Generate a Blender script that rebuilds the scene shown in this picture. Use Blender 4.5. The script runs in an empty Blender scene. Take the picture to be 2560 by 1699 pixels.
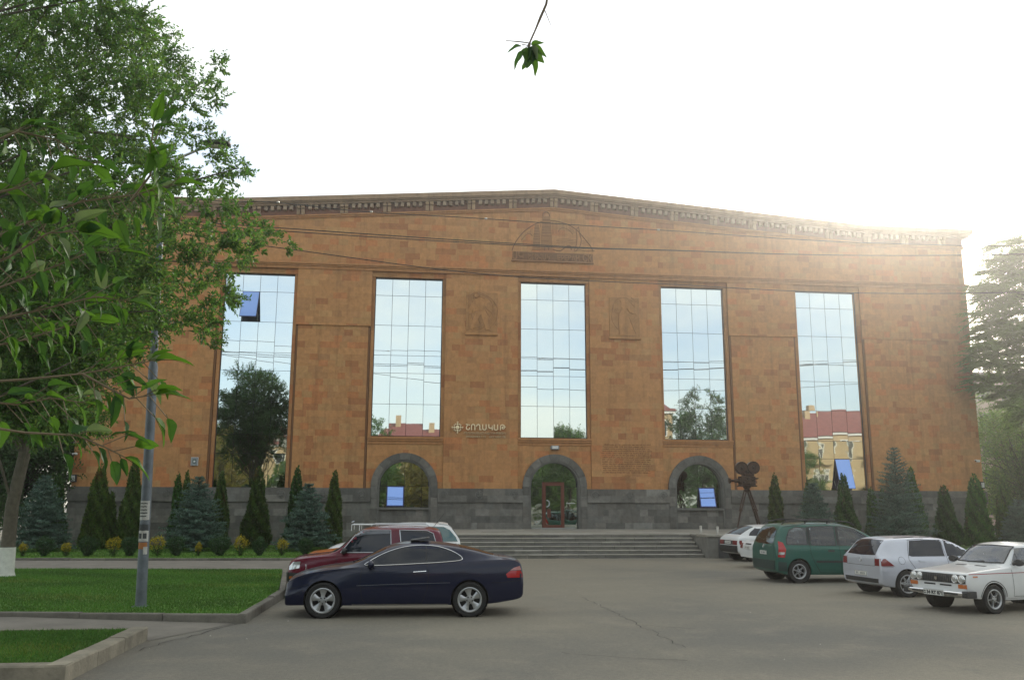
import bpy, bmesh, math, random
import numpy as np
from mathutils import Vector, Matrix, geometry
from mathutils.bvhtree import BVHTree

scene = bpy.context.scene
col = scene.collection
R = math.radians
random.seed(7)
rng = np.random.default_rng(7)

# ------------------------------------------------------------------ camera, sky, sun, exposure
CAM = Vector((-7.381, -44.2, 2.04))
cd = bpy.data.cameras.new('camera')
cd.sensor_width = 36.0
cd.lens = 2197.7158 / 2560 * 36
cd.clip_start = 0.05
cd.clip_end = 3000
cam = bpy.data.objects.new('camera', cd)
col.objects.link(cam)
cam.matrix_world = (Matrix.Translation(CAM) @ Matrix.Rotation(-0.1168, 4, 'Z') @
                    Matrix.Rotation(math.pi / 2 + 0.1855, 4, 'X') @ Matrix.Rotation(0.0031, 4, 'Z'))
scene.camera = cam

SUN_EL, SUN_AZ = R(22), R(32)          # azimuth measured from +Y towards +X
world = bpy.data.worlds.new('World')
scene.world = world
world.use_nodes = True
wn = world.node_tree
wn.nodes.clear()
w_out = wn.nodes.new('ShaderNodeOutputWorld')
w_bg = wn.nodes.new('ShaderNodeBackground')
w_sky = wn.nodes.new('ShaderNodeTexSky')
w_sky.sky_type = 'NISHITA'
w_sky.sun_disc = False
w_sky.sun_elevation = SUN_EL
w_sky.sun_rotation = SUN_AZ
w_sky.altitude = 1000
w_sky.air_density = 1.0
w_sky.dust_density = 3.0
w_sky.ozone_density = 1.5
w_tc = wn.nodes.new('ShaderNodeTexCoord')
w_map = wn.nodes.new('ShaderNodeMapping')
w_map.inputs['Scale'].default_value = (1.6, 1.6, 5.0)
w_noise = wn.nodes.new('ShaderNodeTexNoise')
w_noise.inputs['Scale'].default_value = 2.3
w_noise.inputs['Detail'].default_value = 7
w_noise.inputs['Roughness'].default_value = 0.55
w_ramp = wn.nodes.new('ShaderNodeValToRGB')
w_ramp.color_ramp.elements[0].position = 0.36
w_ramp.color_ramp.elements[0].color = (0.30, 0.30, 0.30, 1)
w_ramp.color_ramp.elements[1].position = 0.70
w_ramp.color_ramp.elements[1].color = (0.85, 0.85, 0.85, 1)
w_mix = wn.nodes.new('ShaderNodeMixRGB')
w_mix.inputs['Color2'].default_value = (6.55, 6.60, 5.85, 1)     # thin bright cloud over the whole sky
wn.links.new(w_tc.outputs['Generated'], w_map.inputs['Vector'])
wn.links.new(w_map.outputs['Vector'], w_noise.inputs['Vector'])
wn.links.new(w_noise.outputs['Fac'], w_ramp.inputs['Fac'])
wn.links.new(w_ramp.outputs['Color'], w_mix.inputs['Fac'])
wn.links.new(w_sky.outputs['Color'], w_mix.inputs['Color1'])
wn.links.new(w_mix.outputs['Color'], w_bg.inputs['Color'])
wn.links.new(w_bg.outputs['Background'], w_out.inputs['Surface'])
w_bg.inputs['Strength'].default_value = 0.12

sd = bpy.data.lights.new('sun', 'SUN')
sd.energy = 2.0
sd.angle = R(5)
sd.color = (1.0, 0.93, 0.82)
sun = bpy.data.objects.new('sun', sd)
col.objects.link(sun)
sv = Vector((math.sin(SUN_AZ) * math.cos(SUN_EL), math.cos(SUN_AZ) * math.cos(SUN_EL), math.sin(SUN_EL)))
sun.rotation_euler = (-sv).to_track_quat('-Z', 'Y').to_euler()
sun.location = sv * 60

scene.view_settings.view_transform = 'Standard'
scene.view_settings.look = 'None'
scene.view_settings.gamma = 1.0
scene.view_settings.use_curve_mapping = False
scene.view_settings.exposure = 1.05
scene.render.engine = 'CYCLES'
scene.cycles.max_bounces = 8
scene.cycles.transparent_max_bounces = 8

# ------------------------------------------------------------------ materials
MATS = {}
def mat(name, color, rough=0.7, metal=0.0, var=0.0, vscale=3.0, bump=0.0, bscale=30.0, coat=0.0, spec=0.5,
        tint=False, trans=None, var2=None, wave=None, streak=0.0):
    """Principled material with procedural colour variation (var), relief (bump) and an optional per-piece tint."""
    if name in MATS:
        return MATS[name]
    m = bpy.data.materials.new(name)
    m.use_nodes = True
    n, l = m.node_tree.nodes, m.node_tree.links
    b = n['Principled BSDF']
    out = n['Material Output']
    b.inputs['Base Color'].default_value = (*color, 1)
    b.inputs['Roughness'].default_value = rough
    b.inputs['Metallic'].default_value = metal
    b.inputs['Specular IOR Level'].default_value = spec
    if coat:
        b.inputs['Coat Weight'].default_value = coat
        b.inputs['Coat Roughness'].default_value = 0.04
    tc = n.new('ShaderNodeTexCoord')
    cur = None
    if var:
        nz = n.new('ShaderNodeTexNoise')
        nz.inputs['Scale'].default_value = vscale
        nz.inputs['Detail'].default_value = 6
        nz.inputs['Roughness'].default_value = 0.65
        l.new(tc.outputs['Object'], nz.inputs['Vector'])
        mr = n.new('ShaderNodeMapRange')
        mr.inputs['From Min'].default_value = 0.25
        mr.inputs['From Max'].default_value = 0.75
        mr.inputs['To Min'].default_value = 1 - var
        mr.inputs['To Max'].default_value = 1 + var
        l.new(nz.outputs['Fac'], mr.inputs['Value'])
        mx = n.new('ShaderNodeMixRGB')
        mx.blend_type = 'MULTIPLY'
        mx.inputs['Fac'].default_value = 1
        mx.inputs['Color1'].default_value = (*color, 1)
        l.new(mr.outputs['Result'], mx.inputs['Color2'])
        cur = mx.outputs['Color']
        if streak:                                 # rain streaks and soot running down the wall
            mp = n.new('ShaderNodeMapping')
            mp.inputs['Scale'].default_value = (2.2, 2.2, 0.16)
            l.new(tc.outputs['Object'], mp.inputs['Vector'])
            ns = n.new('ShaderNodeTexNoise')
            ns.inputs['Scale'].default_value = 1.0
            ns.inputs['Detail'].default_value = 6
            ns.inputs['Roughness'].default_value = 0.7
            l.new(mp.outputs['Vector'], ns.inputs['Vector'])
            rs = n.new('ShaderNodeMapRange')
            rs.inputs['From Min'].default_value = 0.52
            rs.inputs['From Max'].default_value = 0.74
            rs.inputs['To Min'].default_value = 1.0
            rs.inputs['To Max'].default_value = 1.0 - streak
            l.new(ns.outputs['Fac'], rs.inputs['Value'])
            mst = n.new('ShaderNodeMixRGB')
            mst.blend_type = 'MULTIPLY'
            mst.inputs['Fac'].default_value = 1
            l.new(cur, mst.inputs['Color1'])
            l.new(rs.outputs['Result'], mst.inputs['Color2'])
            cur = mst.outputs['Color']
        if var2:                                   # a second, larger, coloured stain
            nz2 = n.new('ShaderNodeTexNoise')
            nz2.inputs['Scale'].default_value = var2[0]
            nz2.inputs['Detail'].default_value = 4
            l.new(tc.outputs['Object'], nz2.inputs['Vector'])
            rp = n.new('ShaderNodeMapRange')
            rp.inputs['From Min'].default_value = 0.42
            rp.inputs['From Max'].default_value = 0.68
            l.new(nz2.outputs['Fac'], rp.inputs['Value'])
            mx2 = n.new('ShaderNodeMixRGB')
            mx2.inputs['Color2'].default_value = (*var2[1], 1)
            ml = n.new('ShaderNodeMath')
            ml.operation = 'MULTIPLY'
            ml.inputs[1].default_value = var2[2]
            l.new(rp.outputs['Result'], ml.inputs[0])
            l.new(ml.outputs['Value'], mx2.inputs['Fac'])
            l.new(cur, mx2.inputs['Color1'])
            cur = mx2.outputs['Color']
    if tint:
        at = n.new('ShaderNodeAttribute')
        at.attribute_name = 'tint'
        mt = n.new('ShaderNodeMixRGB')
        mt.blend_type = 'MULTIPLY'
        mt.inputs['Fac'].default_value = 1
        if cur:
            l.new(cur, mt.inputs['Color1'])
        else:
            mt.inputs['Color1'].default_value = (*color, 1)
        l.new(at.outputs['Color'], mt.inputs['Color2'])
        cur = mt.outputs['Color']
    if cur:
        l.new(cur, b.inputs['Base Color'])
    if bump:
        nb = n.new('ShaderNodeTexNoise')
        nb.inputs['Scale'].default_value = bscale
        nb.inputs['Detail'].default_value = 5
        l.new(tc.outputs['Object'], nb.inputs['Vector'])
        bp = n.new('ShaderNodeBump')
        bp.inputs['Strength'].default_value = bump
        bp.inputs['Distance'].default_value = 0.02
        l.new(nb.outputs['Fac'], bp.inputs['Height'])
        l.new(bp.outputs['Normal'], b.inputs['Normal'])
    if wave:                                       # slow waviness of sheet glass
        nb = n.new('ShaderNodeTexNoise')
        nb.inputs['Scale'].default_value = wave[0]
        nb.inputs['Detail'].default_value = 1
        l.new(tc.outputs['Object'], nb.inputs['Vector'])
        bp = n.new('ShaderNodeBump')
        bp.inputs['Strength'].default_value = wave[1]
        bp.inputs['Distance'].default_value = 0.02
        l.new(nb.outputs['Fac'], bp.inputs['Height'])
        l.new(bp.outputs['Normal'], b.inputs['Normal'])
    if trans:                                      # light shining through leaves
        tr = n.new('ShaderNodeBsdfTranslucent')
        tr.inputs['Color'].default_value = (*trans[0], 1)
        if tint:
            mt2 = n.new('ShaderNodeMixRGB')
            mt2.blend_type = 'MULTIPLY'
            mt2.inputs['Fac'].default_value = 1
            mt2.inputs['Color1'].default_value = (*trans[0], 1)
            l.new(at.outputs['Color'], mt2.inputs['Color2'])
            l.new(mt2.outputs['Color'], tr.inputs['Color'])
        ms = n.new('ShaderNodeMixShader')
        ms.inputs['Fac'].default_value = trans[1]
        l.new(b.outputs['BSDF'], ms.inputs[1])
        l.new(tr.outputs['BSDF'], ms.inputs[2])
        l.new(ms.outputs['Shader'], out.inputs['Surface'])
    MATS[name] = m
    return m

# ------------------------------------------------------------------ mesh helpers
class MB:
    """collects shapes; build() links them as ONE mesh object"""
    def __init__(self):
        self.v, self.f, self.t = [], [], []
        self.tint = (1, 1, 1)
    def add(self, vs, fs):
        o = len(self.v)
        self.v += [tuple(p) for p in vs]
        self.t += [self.tint] * len(vs)
        self.f += [tuple(i + o for i in f) for f in fs]
        return self
    def box(self, x0, x1, y0, y1, z0, z1):
        return self.add([(x0, y0, z0), (x1, y0, z0), (x1, y1, z0), (x0, y1, z0), (x0, y0, z1), (x1, y0, z1), (x1, y1, z1), (x0, y1, z1)],
                        [(0, 3, 2, 1), (4, 5, 6, 7), (0, 1, 5, 4), (1, 2, 6, 5), (2, 3, 7, 6), (3, 0, 4, 7)])
    def bbox(self, x0, x1, y0, y1, z0, z1, b=0.01):
        """box with chamfered front (-Y) edges"""
        v = [(x0, y1, z0), (x1, y1, z0), (x1, y1, z1), (x0, y1, z1),
             (x0, y0 + b, z0), (x1, y0 + b, z0), (x1, y0 + b, z1), (x0, y0 + b, z1),
             (x0 + b, y0, z0 + b), (x1 - b, y0, z0 + b), (x1 - b, y0, z1 - b), (x0 + b, y0, z1 - b)]
        f = [(3, 2, 1, 0), (0, 1, 5, 4), (1, 2, 6, 5), (2, 3, 7, 6), (3, 0, 4, 7),
             (4, 5, 9, 8), (5, 6, 10, 9), (6, 7, 11, 10), (7, 4, 8, 11), (8, 9, 10, 11)]
        return self.add(v, f)
    def prism_y(self, poly, y0, y1):
        """polygon in (x,z), extruded in y from y0 (front) to y1"""
        n = len(poly)
        v = [(x, y0, z) for x, z in poly] + [(x, y1, z) for x, z in poly]
        f = [tuple(range(n)), tuple(range(2 * n - 1, n - 1, -1))]
        f += [(i, i + n, (i + 1) % n + n, (i + 1) % n) for i in range(n)]
        return self.add(v, f)
    def prism_z(self, poly, z0, z1):
        n = len(poly)
        v = [(x, y, z0) for x, y in poly] + [(x, y, z1) for x, y in poly]
        f = [tuple(range(n - 1, -1, -1)), tuple(range(n, 2 * n))]
        f += [(i, (i + 1) % n, (i + 1) % n + n, i + n) for i in range(n)]
        return self.add(v, f)
    def tube(self, pts, rad, seg=8, cap=True):
        """round tube along pts; rad is a number or one per point"""
        pts = [Vector(p) for p in pts]
        if not hasattr(rad, '__len__'):
            rad = [rad] * len(pts)
        prev = None
        vs, fs = [], []
        for i, p in enumerate(pts):
            d = (pts[min(i + 1, len(pts) - 1)] - pts[max(i - 1, 0)])
            d = d.normalized() if d.length > 1e-9 else Vector((0, 0, 1))
            if prev is None:
                a = d.cross(Vector((0, 0, 1)))
                if a.length < 1e-3:
                    a = d.cross(Vector((1, 0, 0)))
            else:
                a = prev - d * prev.dot(d)
            a.normalize()
            prev = a
            b = d.cross(a)
            for k in range(seg):
                t = 2 * math.pi * k / seg
                vs.append(p + (a * math.cos(t) + b * math.sin(t)) * rad[i])
        for i in range(len(pts) - 1):
            for k in range(seg):
                k2 = (k + 1) % seg
                fs.append((i * seg + k, i * seg + k2, (i + 1) * seg + k2, (i + 1) * seg + k))
        if cap:
            fs.append(tuple(range(seg - 1, -1, -1)))
            o = (len(pts) - 1) * seg
            fs.append(tuple(range(o, o + seg)))
        return self.add(vs, fs)
    def lathe(self, prof, axis='z', seg=24, center=(0, 0, 0)):
        """profile of (radius, height) about an axis through center"""
        vs, fs = [], []
        cx, cy, cz = center
        for r, h in prof:
            for k in range(seg):
                t = 2 * math.pi * k / seg
                a, b = r * math.cos(t), r * math.sin(t)
                vs.append({'z': (cx + a, cy + b, cz + h), 'y': (cx + a, cy + h, cz - b), 'x': (cx + h, cy + a, cz + b)}[axis])
        for i in range(len(prof) - 1):
            for k in range(seg):
                k2 = (k + 1) % seg
                fs.append((i * seg + k, i * seg + k2, (i + 1) * seg + k2, (i + 1) * seg + k))
        if prof[0][0] > 1e-6:
            fs.append(tuple(range(seg - 1, -1, -1)))
        if prof[-1][0] > 1e-6:
            o = (len(prof) - 1) * seg
            fs.append(tuple(range(o, o + seg)))
        return self.add(vs, fs)
    def xform(self, M, start=0):
        for i in range(start, len(self.v)):
            self.v[i] = tuple(M @ Vector(self.v[i]))
        return self
    def mesh(self, name, m, smooth=False):
        me = bpy.data.meshes.new(name)
        me.from_pydata(self.v, [], self.f)
        me.materials.append(m)
        a = me.color_attributes.new('tint', 'FLOAT_COLOR', 'POINT')
        t = np.ones((len(self.v), 4), np.float32)
        if self.t:
            t[:, :3] = np.array(self.t, np.float32)
        a.data.foreach_set('color', t.ravel())
        if smooth:
            me.polygons.foreach_set('use_smooth', [True] * len(me.polygons))
            try:
                me.set_sharp_from_angle(angle=R(38))
            except Exception:
                pass
        me.update()
        return me
    def build(self, name, m, parent=None, smooth=False, loc=None):
        o = bpy.data.objects.new(name, self.mesh(name, m, smooth))
        col.objects.link(o)
        if parent:
            o.parent = parent
        if loc is not None:
            o.location = loc
        return o

def tag(o, label=None, cat=None, group=None, kind=None):
    if label: o['label'] = label
    if cat: o['category'] = cat
    if group: o['group'] = group
    if kind: o['kind'] = kind
    return o

def thing(name, label, cat, loc=(0, 0, 0), rz=0.0, group=None, scale=1.0):
    o = bpy.data.objects.new(name, None)
    o.empty_display_size = 0.2
    col.objects.link(o)
    o.location = loc
    o.rotation_euler = (0, 0, rz)
    o.scale = (scale, scale, scale) if not hasattr(scale, '__len__') else scale
    return tag(o, label, cat, group)

def obj(name, me, parent=None, loc=(0, 0, 0), rot=(0, 0, 0), scale=(1, 1, 1)):
    o = bpy.data.objects.new(name, me)
    col.objects.link(o)
    if parent: o.parent = parent
    o.location, o.rotation_euler, o.scale = loc, rot, scale
    return o

def np_mesh(name, V, F, m, tint=None, smooth=False):
    """fast mesh from numpy arrays; F is (n,3) or (n,4)"""
    me = bpy.data.meshes.new(name)
    V = np.ascontiguousarray(V, np.float32)
    F = np.ascontiguousarray(F, np.int32)
    me.vertices.add(len(V))
    me.vertices.foreach_set('co', V.ravel())
    k = F.shape[1]
    me.loops.add(F.size)
    me.loops.foreach_set('vertex_index', F.ravel())
    me.polygons.add(len(F))
    me.polygons.foreach_set('loop_start', np.arange(0, F.size, k, dtype=np.int32))
    me.polygons.foreach_set('loop_total', np.full(len(F), k, np.int32))
    me.materials.append(m)
    a = me.color_attributes.new('tint', 'FLOAT_COLOR', 'POINT')
    t = np.ones((len(V), 4), np.float32)
    if tint is not None:
        t[:, :3] = tint
    a.data.foreach_set('color', t.ravel())
    if smooth:
        me.polygons.foreach_set('use_smooth', np.ones(len(F), bool))
    me.update(calc_edges=True)
    me.validate()
    return me

def leaf_cloud(name, P, D, m, length, width, fold=0.25, tint=None, up=None):
    """one folded pointed leaf (two triangles) at each point P, along D"""
    n = len(P)
    D = D / (np.linalg.norm(D, axis=1, keepdims=True) + 1e-9)
    if up is None:
        up = rng.normal(size=(n, 3))
        up[:, 2] += 1.0
    S = np.cross(D, up)
    S /= (np.linalg.norm(S, axis=1, keepdims=True) + 1e-9)
    N = np.cross(S, D)
    L = np.broadcast_to(np.asarray(length, float).reshape(-1, 1), (n, 1))
    W = np.broadcast_to(np.asarray(width, float).reshape(-1, 1), (n, 1))
    mid = P + D * L * 0.42
    V = np.stack([P, mid + S * W * 0.5 + N * W * fold, P + D * L - N * L * 0.08, mid - S * W * 0.5 + N * W * fold], 1).reshape(-1, 3)
    b = np.arange(n) * 4
    F = np.concatenate([np.stack([b, b + 1, b + 2], 1), np.stack([b, b + 2, b + 3], 1)])
    if tint is None:
        tint = (0.7 + 0.6 * rng.random((n, 1))) * np.ones((1, 3))
    return np_mesh(name, V, F, m, np.repeat(tint, 4, 0))

def seg_pts(a, b, n):
    a, b = Vector(a), Vector(b)
    return [a.lerp(b, i / (n - 1)) for i in range(n)]
# ------------------------------------------------------------------ setting: ground, lot, lawns, kerbs
def asphalt(name, base, dark, pale):
    m = bpy.data.materials.new(name); m.use_nodes = True
    n, l = m.node_tree.nodes, m.node_tree.links
    p = n['Principled BSDF']; p.inputs['Roughness'].default_value = .9
    tc = n.new('ShaderNodeTexCoord')
    def noise(scale, detail, rough=.6):
        t = n.new('ShaderNodeTexNoise'); t.inputs['Scale'].default_value = scale; t.inputs['Detail'].default_value = detail; t.inputs['Roughness'].default_value = rough
        l.new(tc.outputs['Object'], t.inputs['Vector']); return t.outputs['Fac']
    def rng_(v, a, c, lo=0.0, hi=1.0):
        r = n.new('ShaderNodeMapRange'); r.inputs['From Min'].default_value = a; r.inputs['From Max'].default_value = c
        r.inputs['To Min'].default_value = lo; r.inputs['To Max'].default_value = hi; l.new(v, r.inputs['Value']); return r.outputs['Result']
    def mix(f, c1, c2, mode='MIX'):
        x = n.new('ShaderNodeMixRGB'); x.blend_type = mode
        for k, v in (('Fac', f), ('Color1', c1), ('Color2', c2)):
            if isinstance(v, tuple): x.inputs[k].default_value = (*v, 1)
            elif isinstance(v, float): x.inputs[k].default_value = v
            else: l.new(v, x.inputs[k])
        return x.outputs['Color']
    c = mix(rng_(noise(.11, 5), .42, .62), base, dark)                  # broad worn and patched areas
    c = mix(rng_(noise(.9, 6, .7), .50, .75, 0, .55), c, pale)          # dusty blotches
    c = mix(rng_(noise(2.6, 3), .62, .72, 0, .5), c, dark)              # oil spots
    g1 = rng_(noise(55.0, 3, .8), .3, .7, .72, 1.28)
    g2 = rng_(noise(14.0, 4, .7), .3, .7, .86, 1.14)
    c = mix(1.0, mix(1.0, c, g1, 'MULTIPLY'), g2, 'MULTIPLY')
    l.new(c, p.inputs['Base Color'])
    bp = n.new('ShaderNodeBump'); bp.inputs['Strength'].default_value = .5; bp.inputs['Distance'].default_value = .02
    l.new(noise(70.0, 4, .8), bp.inputs['Height']); l.new(bp.outputs['Normal'], p.inputs['Normal'])
    return m
M_asphalt = asphalt('asphalt', (0.205, 0.184, 0.141), (0.138, 0.131, 0.112), (0.26, 0.23, 0.176))
M_road = asphalt('road_asphalt', (0.205, 0.18, 0.145), (0.15, 0.138, 0.12), (0.24, 0.212, 0.17))
M_path = mat('path_asphalt', (0.19, 0.172, 0.145), 0.95, var=0.25, vscale=1.5, bump=0.5, bscale=60)
M_kerb = mat('kerb_stone', (0.15, 0.138, 0.115), 0.9, var=0.3, vscale=4, bump=0.5, bscale=25, tint=True)
M_kerb_near = mat('worn_concrete', (0.23, 0.205, 0.155), 0.92, var=0.35, vscale=3, bump=0.7, bscale=18, tint=True)
M_soil = mat('lawn_soil', (0.095, 0.20, 0.016), 0.95, var=0.4, vscale=3, bump=0.4, bscale=40)
M_grass = mat('grass_blade', (0.045, 0.135, 0.012), 0.7, tint=True, trans=((0.08, 0.22, 0.02), 0.3))
M_crack = mat('crack_tar', (0.03, 0.028, 0.025), 0.95)
M_litter = mat('litter_paper', (0.42, 0.40, 0.35), 0.8)

g = MB()
g.add([(-400, -400, 0), (400, -400, 0), (400, 400, 0), (-400, 400, 0)], [(0, 1, 2, 3)])
tag(g.build('ground', M_asphalt), kind='structure')
g = MB()
g.add([(-300, -48, .004), (300, -60, .004), (300, -46.5, .004), (-8, -34.6, .004), (-300, -25.0, .004)], [(0, 1, 2, 3, 4)])
road = tag(g.build('road', M_road), kind='structure')

def sheet(name, poly, z, m, h=0.0):
    b = MB()
    if h:
        b.prism_z(poly, z - h, z)
    else:
        b.add([(x, y, z) for x, y in poly], [tuple(range(len(poly)))])
    return tag(b.build(name, m), kind='structure')

LAWN = [(-45, -23.7), (-10.28, -27.68), (-10.18, -23.4), (-11.0, -16.6), (-45, -13.0)]
ISLE = [(-40, -29.75), (-11.5, -29.75), (-11.5, -32.75), (-40, -32.75)]
sheet('lawn_bed', LAWN, 0.14, M_soil, 0.14)
sheet('lawn_bed', ISLE, 0.17, M_soil, 0.17)
# path between the two lawns, sloping down to the lot
g = MB()
g.add([(-45, -23.8, .10), (-14.0, -27.3, .10), (-10.3, -27.75, .006), (-11.2, -29.7, .006), (-14.0, -29.7, .10), (-45, -29.7, .10)],
      [(0, 5, 4, 1), (1, 4, 3, 2)])
tag(g.build('path', M_path), kind='structure')
sheet('walkway', [(-45, -13.3), (-10.8, -16.85), (-10.4, -11.7), (-45, -9.2)], 0.095, M_path, 0.09)
BED = [(-45, -9.0), (-9.4, -11.5), (-9.3, -0.15), (-45, -0.15)]
sheet('planting_bed', BED, 0.13, M_soil, 0.13)
sheet('planting_bed', [(9.2, -7.6), (45, -7.6), (45, -0.15), (9.2, -0.15)], 0.10, M_soil, 0.1)

def kerb(name, pts, w, z1, m, step=1.0, side=1, z0=0.0):
    """kerb stones laid along a polyline, each stone a piece of its own"""
    root = bpy.data.objects.new(name, None)
    col.objects.link(root)
    tag(root, kind='structure')
    for a, b in zip(pts[:-1], pts[1:]):
        a, b = Vector((*a, 0)), Vector((*b, 0))
        d = (b - a)
        n = max(1, round(d.length / step))
        u = d.normalized()
        s = Vector((-u.y, u.x, 0)) * w * side
        for i in range(n):
            p = a + d * (i / n) + u * .006
            q = a + d * ((i + 1) / n) - u * .006
            mb = MB()
            t = 0.8 + 0.4 * random.random()
            mb.tint = (t, t, t)
            dz = random.uniform(-.012, .012)
            c = .02
            lo = [p, q, q + s, p + s]
            hi = [p + s * .08, q + s * .08, q + s * .95, p + s * .95]
            vs = [(v.x, v.y, z0) for v in lo] + [(v.x, v.y, z1 + dz - c) for v in lo] + [(v.x, v.y, z1 + dz) for v in hi]
            fs = [(3, 2, 1, 0)] + [(k, (k + 1) % 4, (k + 1) % 4 + 4, k + 4) for k in range(4)] + \
                 [(k + 4, (k + 1) % 4 + 4, (k + 1) % 4 + 8, k + 8) for k in range(4)] + [(8, 9, 10, 11)]
            mb.add(vs, fs)
            mb.build('kerb_stone', m, root)
    return root
kerb('lawn_kerb', [(-26, -25.95), (-10.12, -27.80), (-10.02, -23.4), (-10.85, -16.6)], .14, .165, M_kerb, 1.4, 1)
kerb('island_kerb', [(-11.26, -29.62), (-11.26, -32.95), (-20, -32.95)], .24, .20, M_kerb_near, 1.0, -1)
kerb('island_kerb', [(-22, -29.62), (-11.52, -29.62)], .12, .185, M_kerb_near, 1.2, -1)
kerb('bed_kerb', [(-30, -10.05), (-9.4, -11.52), (-9.25, -5.0)], .12, .165, M_kerb, 1.2, 1)

def inpoly(P, poly):
    x, y = P[:, 0], P[:, 1]
    c = np.zeros(len(P), bool)
    for (x1, y1), (x2, y2) in zip(poly, poly[1:] + poly[:1]):
        m = (y1 > y) != (y2 > y)
        c ^= m & (x < (x2 - x1) * (y - y1) / (y2 - y1 + 1e-12) + x1)
    return c

def grass(name, poly, z, n, x0, label):
    xs = [p[0] for p in poly]; ys = [p[1] for p in poly]
    P = np.stack([rng.uniform(max(min(xs), x0), max(xs), n), rng.uniform(min(ys), max(ys), n)], 1)
    P = P[inpoly(P, poly)]
    n = len(P)
    P3 = np.concatenate([P, np.full((n, 1), z)], 1)
    h = rng.uniform(.018, .05, (n, 1)) * (1 + .5 * (rng.random((n, 1)) < .06))
    patch = 0.75 + 0.5 * (np.sin(P[:, :1] * 1.7 + np.cos(P[:, 1:] * 1.1) * 2) * .25 + np.sin(P[:, 1:] * 2.3 + P[:, :1]) * .25 + .5)
    tip = P3 + np.concatenate([rng.normal(0, .022, (n, 2)), np.ones((n, 1))], 1) * np.concatenate([np.ones((n, 2)), h], 1)
    a = rng.uniform(0, 6.28, n)
    s = np.stack([np.cos(a), np.sin(a), np.zeros(n)], 1) * .007
    V = np.stack([P3 - s, P3 + s, tip], 1).reshape(-1, 3)
    b = np.arange(n) * 3
    F = np.stack([b, b + 1, b + 2], 1)
    t = patch * rng.uniform(.65, 1.35, (n, 1)) * np.array([[1.0, 1.0, 1.0]])
    t[:, 0] *= rng.uniform(.8, 1.5, n)
    dry = (np.sin(P[:, 0] * .9 + 2 * np.sin(P[:, 1] * .7)) + np.sin(P[:, 1] * 1.9 + P[:, 0] * .6) + rng.normal(0, .6, n)) > 1.75
    t[dry] *= np.array([1.9, 1.15, 1.6])
    me = np_mesh(name, V, F, M_grass, np.repeat(t, 3, 0))
    return tag(obj(name, me), label, 'grass', kind='stuff')
grass('lawn_grass', LAWN, .14, 190000, -21.5, 'short mown green grass of the wide lawn round the lamp post')
grass('lawn_grass', ISLE, .17, 60000, -18.5, 'short green grass of the near corner lawn inside the concrete kerb')
grass('bed_grass', BED, .13, 60000, -25, 'short grass under the conifers in front of the wall')

# cracks, tar and litter on the lot
def ribbon(name, pts, w, z, m):
    b = MB()
    vs = []
    for i, p in enumerate(pts):
        p = Vector((*p, 0))
        q = Vector((*pts[min(i + 1, len(pts) - 1)], 0)) - Vector((*pts[max(i - 1, 0)], 0))
        q.normalize()
        s = Vector((-q.y, q.x, 0)) * w * random.uniform(.35, 1)
        vs += [(p.x + s.x, p.y + s.y, z), (p.x - s.x, p.y - s.y, z)]
    b.add(vs, [(2 * i, 2 * i + 1, 2 * i + 3, 2 * i + 2) for i in range(len(pts) - 1)])
    return tag(b.build(name, m), kind='structure')
def jag(a, b, n, amp):
    return [(a[0] + (b[0] - a[0]) * i / n + random.uniform(-amp, amp), a[1] + (b[1] - a[1]) * i / n + random.uniform(-amp, amp)) for i in range(n + 1)]
ribbon('asphalt_crack', jag((-3.34, -23.8), (-3.30, -31.1), 40, .06), .008, .003, M_crack)
ribbon('asphalt_crack', jag((-3.3, -28.6), (-2.5, -29.2), 8, .05), .009, .003, M_crack)
ribbon('asphalt_crack', jag((-10.3, -27.9), (-11.1, -30.6), 14, .06), .012, .008, M_crack)
ribbon('asphalt_crack', jag((-6.5, -22.5), (-4.4, -20.8), 14, .06), .008, .003, M_crack)
ribbon('asphalt_crack', jag((-1.0, -15.5), (1.5, -17.0), 16, .08), .010, .003, M_crack)
ribbon('asphalt_crack', jag((-5.2, -31.4), (-3.6, -32.2), 12, .05), .007, .003, M_crack)
for i in range(18):
    x, y = random.uniform(-10.5, 4), random.uniform(-32.5, -14)
    if i < 3:
        x, y = random.uniform(-11.2, -9.6), random.uniform(-31.4, -28.9)
    s = random.uniform(.008, .02)
    b = MB()
    b.add([(x - s, y, .006), (x, y - s * .6, .012), (x + s, y + .2 * s, .008), (x, y + s * .7, .02)], [(0, 1, 2), (0, 2, 3), (0, 3, 1), (1, 3, 2)])
    tag(b.build('litter_scrap', M_litter), 'tiny pale scrap of litter lying on the asphalt', 'litter', 'litter scraps on the asphalt')
b = MB()
M_chalk = mat('lime_wash', (0.42, 0.40, 0.36), .9, var=.5, vscale=9)
for a, c in ((-4.8, -3.2), (-2.9, -1.9), (-1.6, -.4), (.1, .6), (.9, 2.2), (2.6, 4.9), (5.0, 6.0)):
    b.add([(a, -9.38, .005), (c, -9.40, .005), (c - .05, -9.33, .005), (a + .08, -9.32, .005)], [(0, 1, 2, 3)])
tag(b.build('lime_line', M_chalk), kind='structure')

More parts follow.
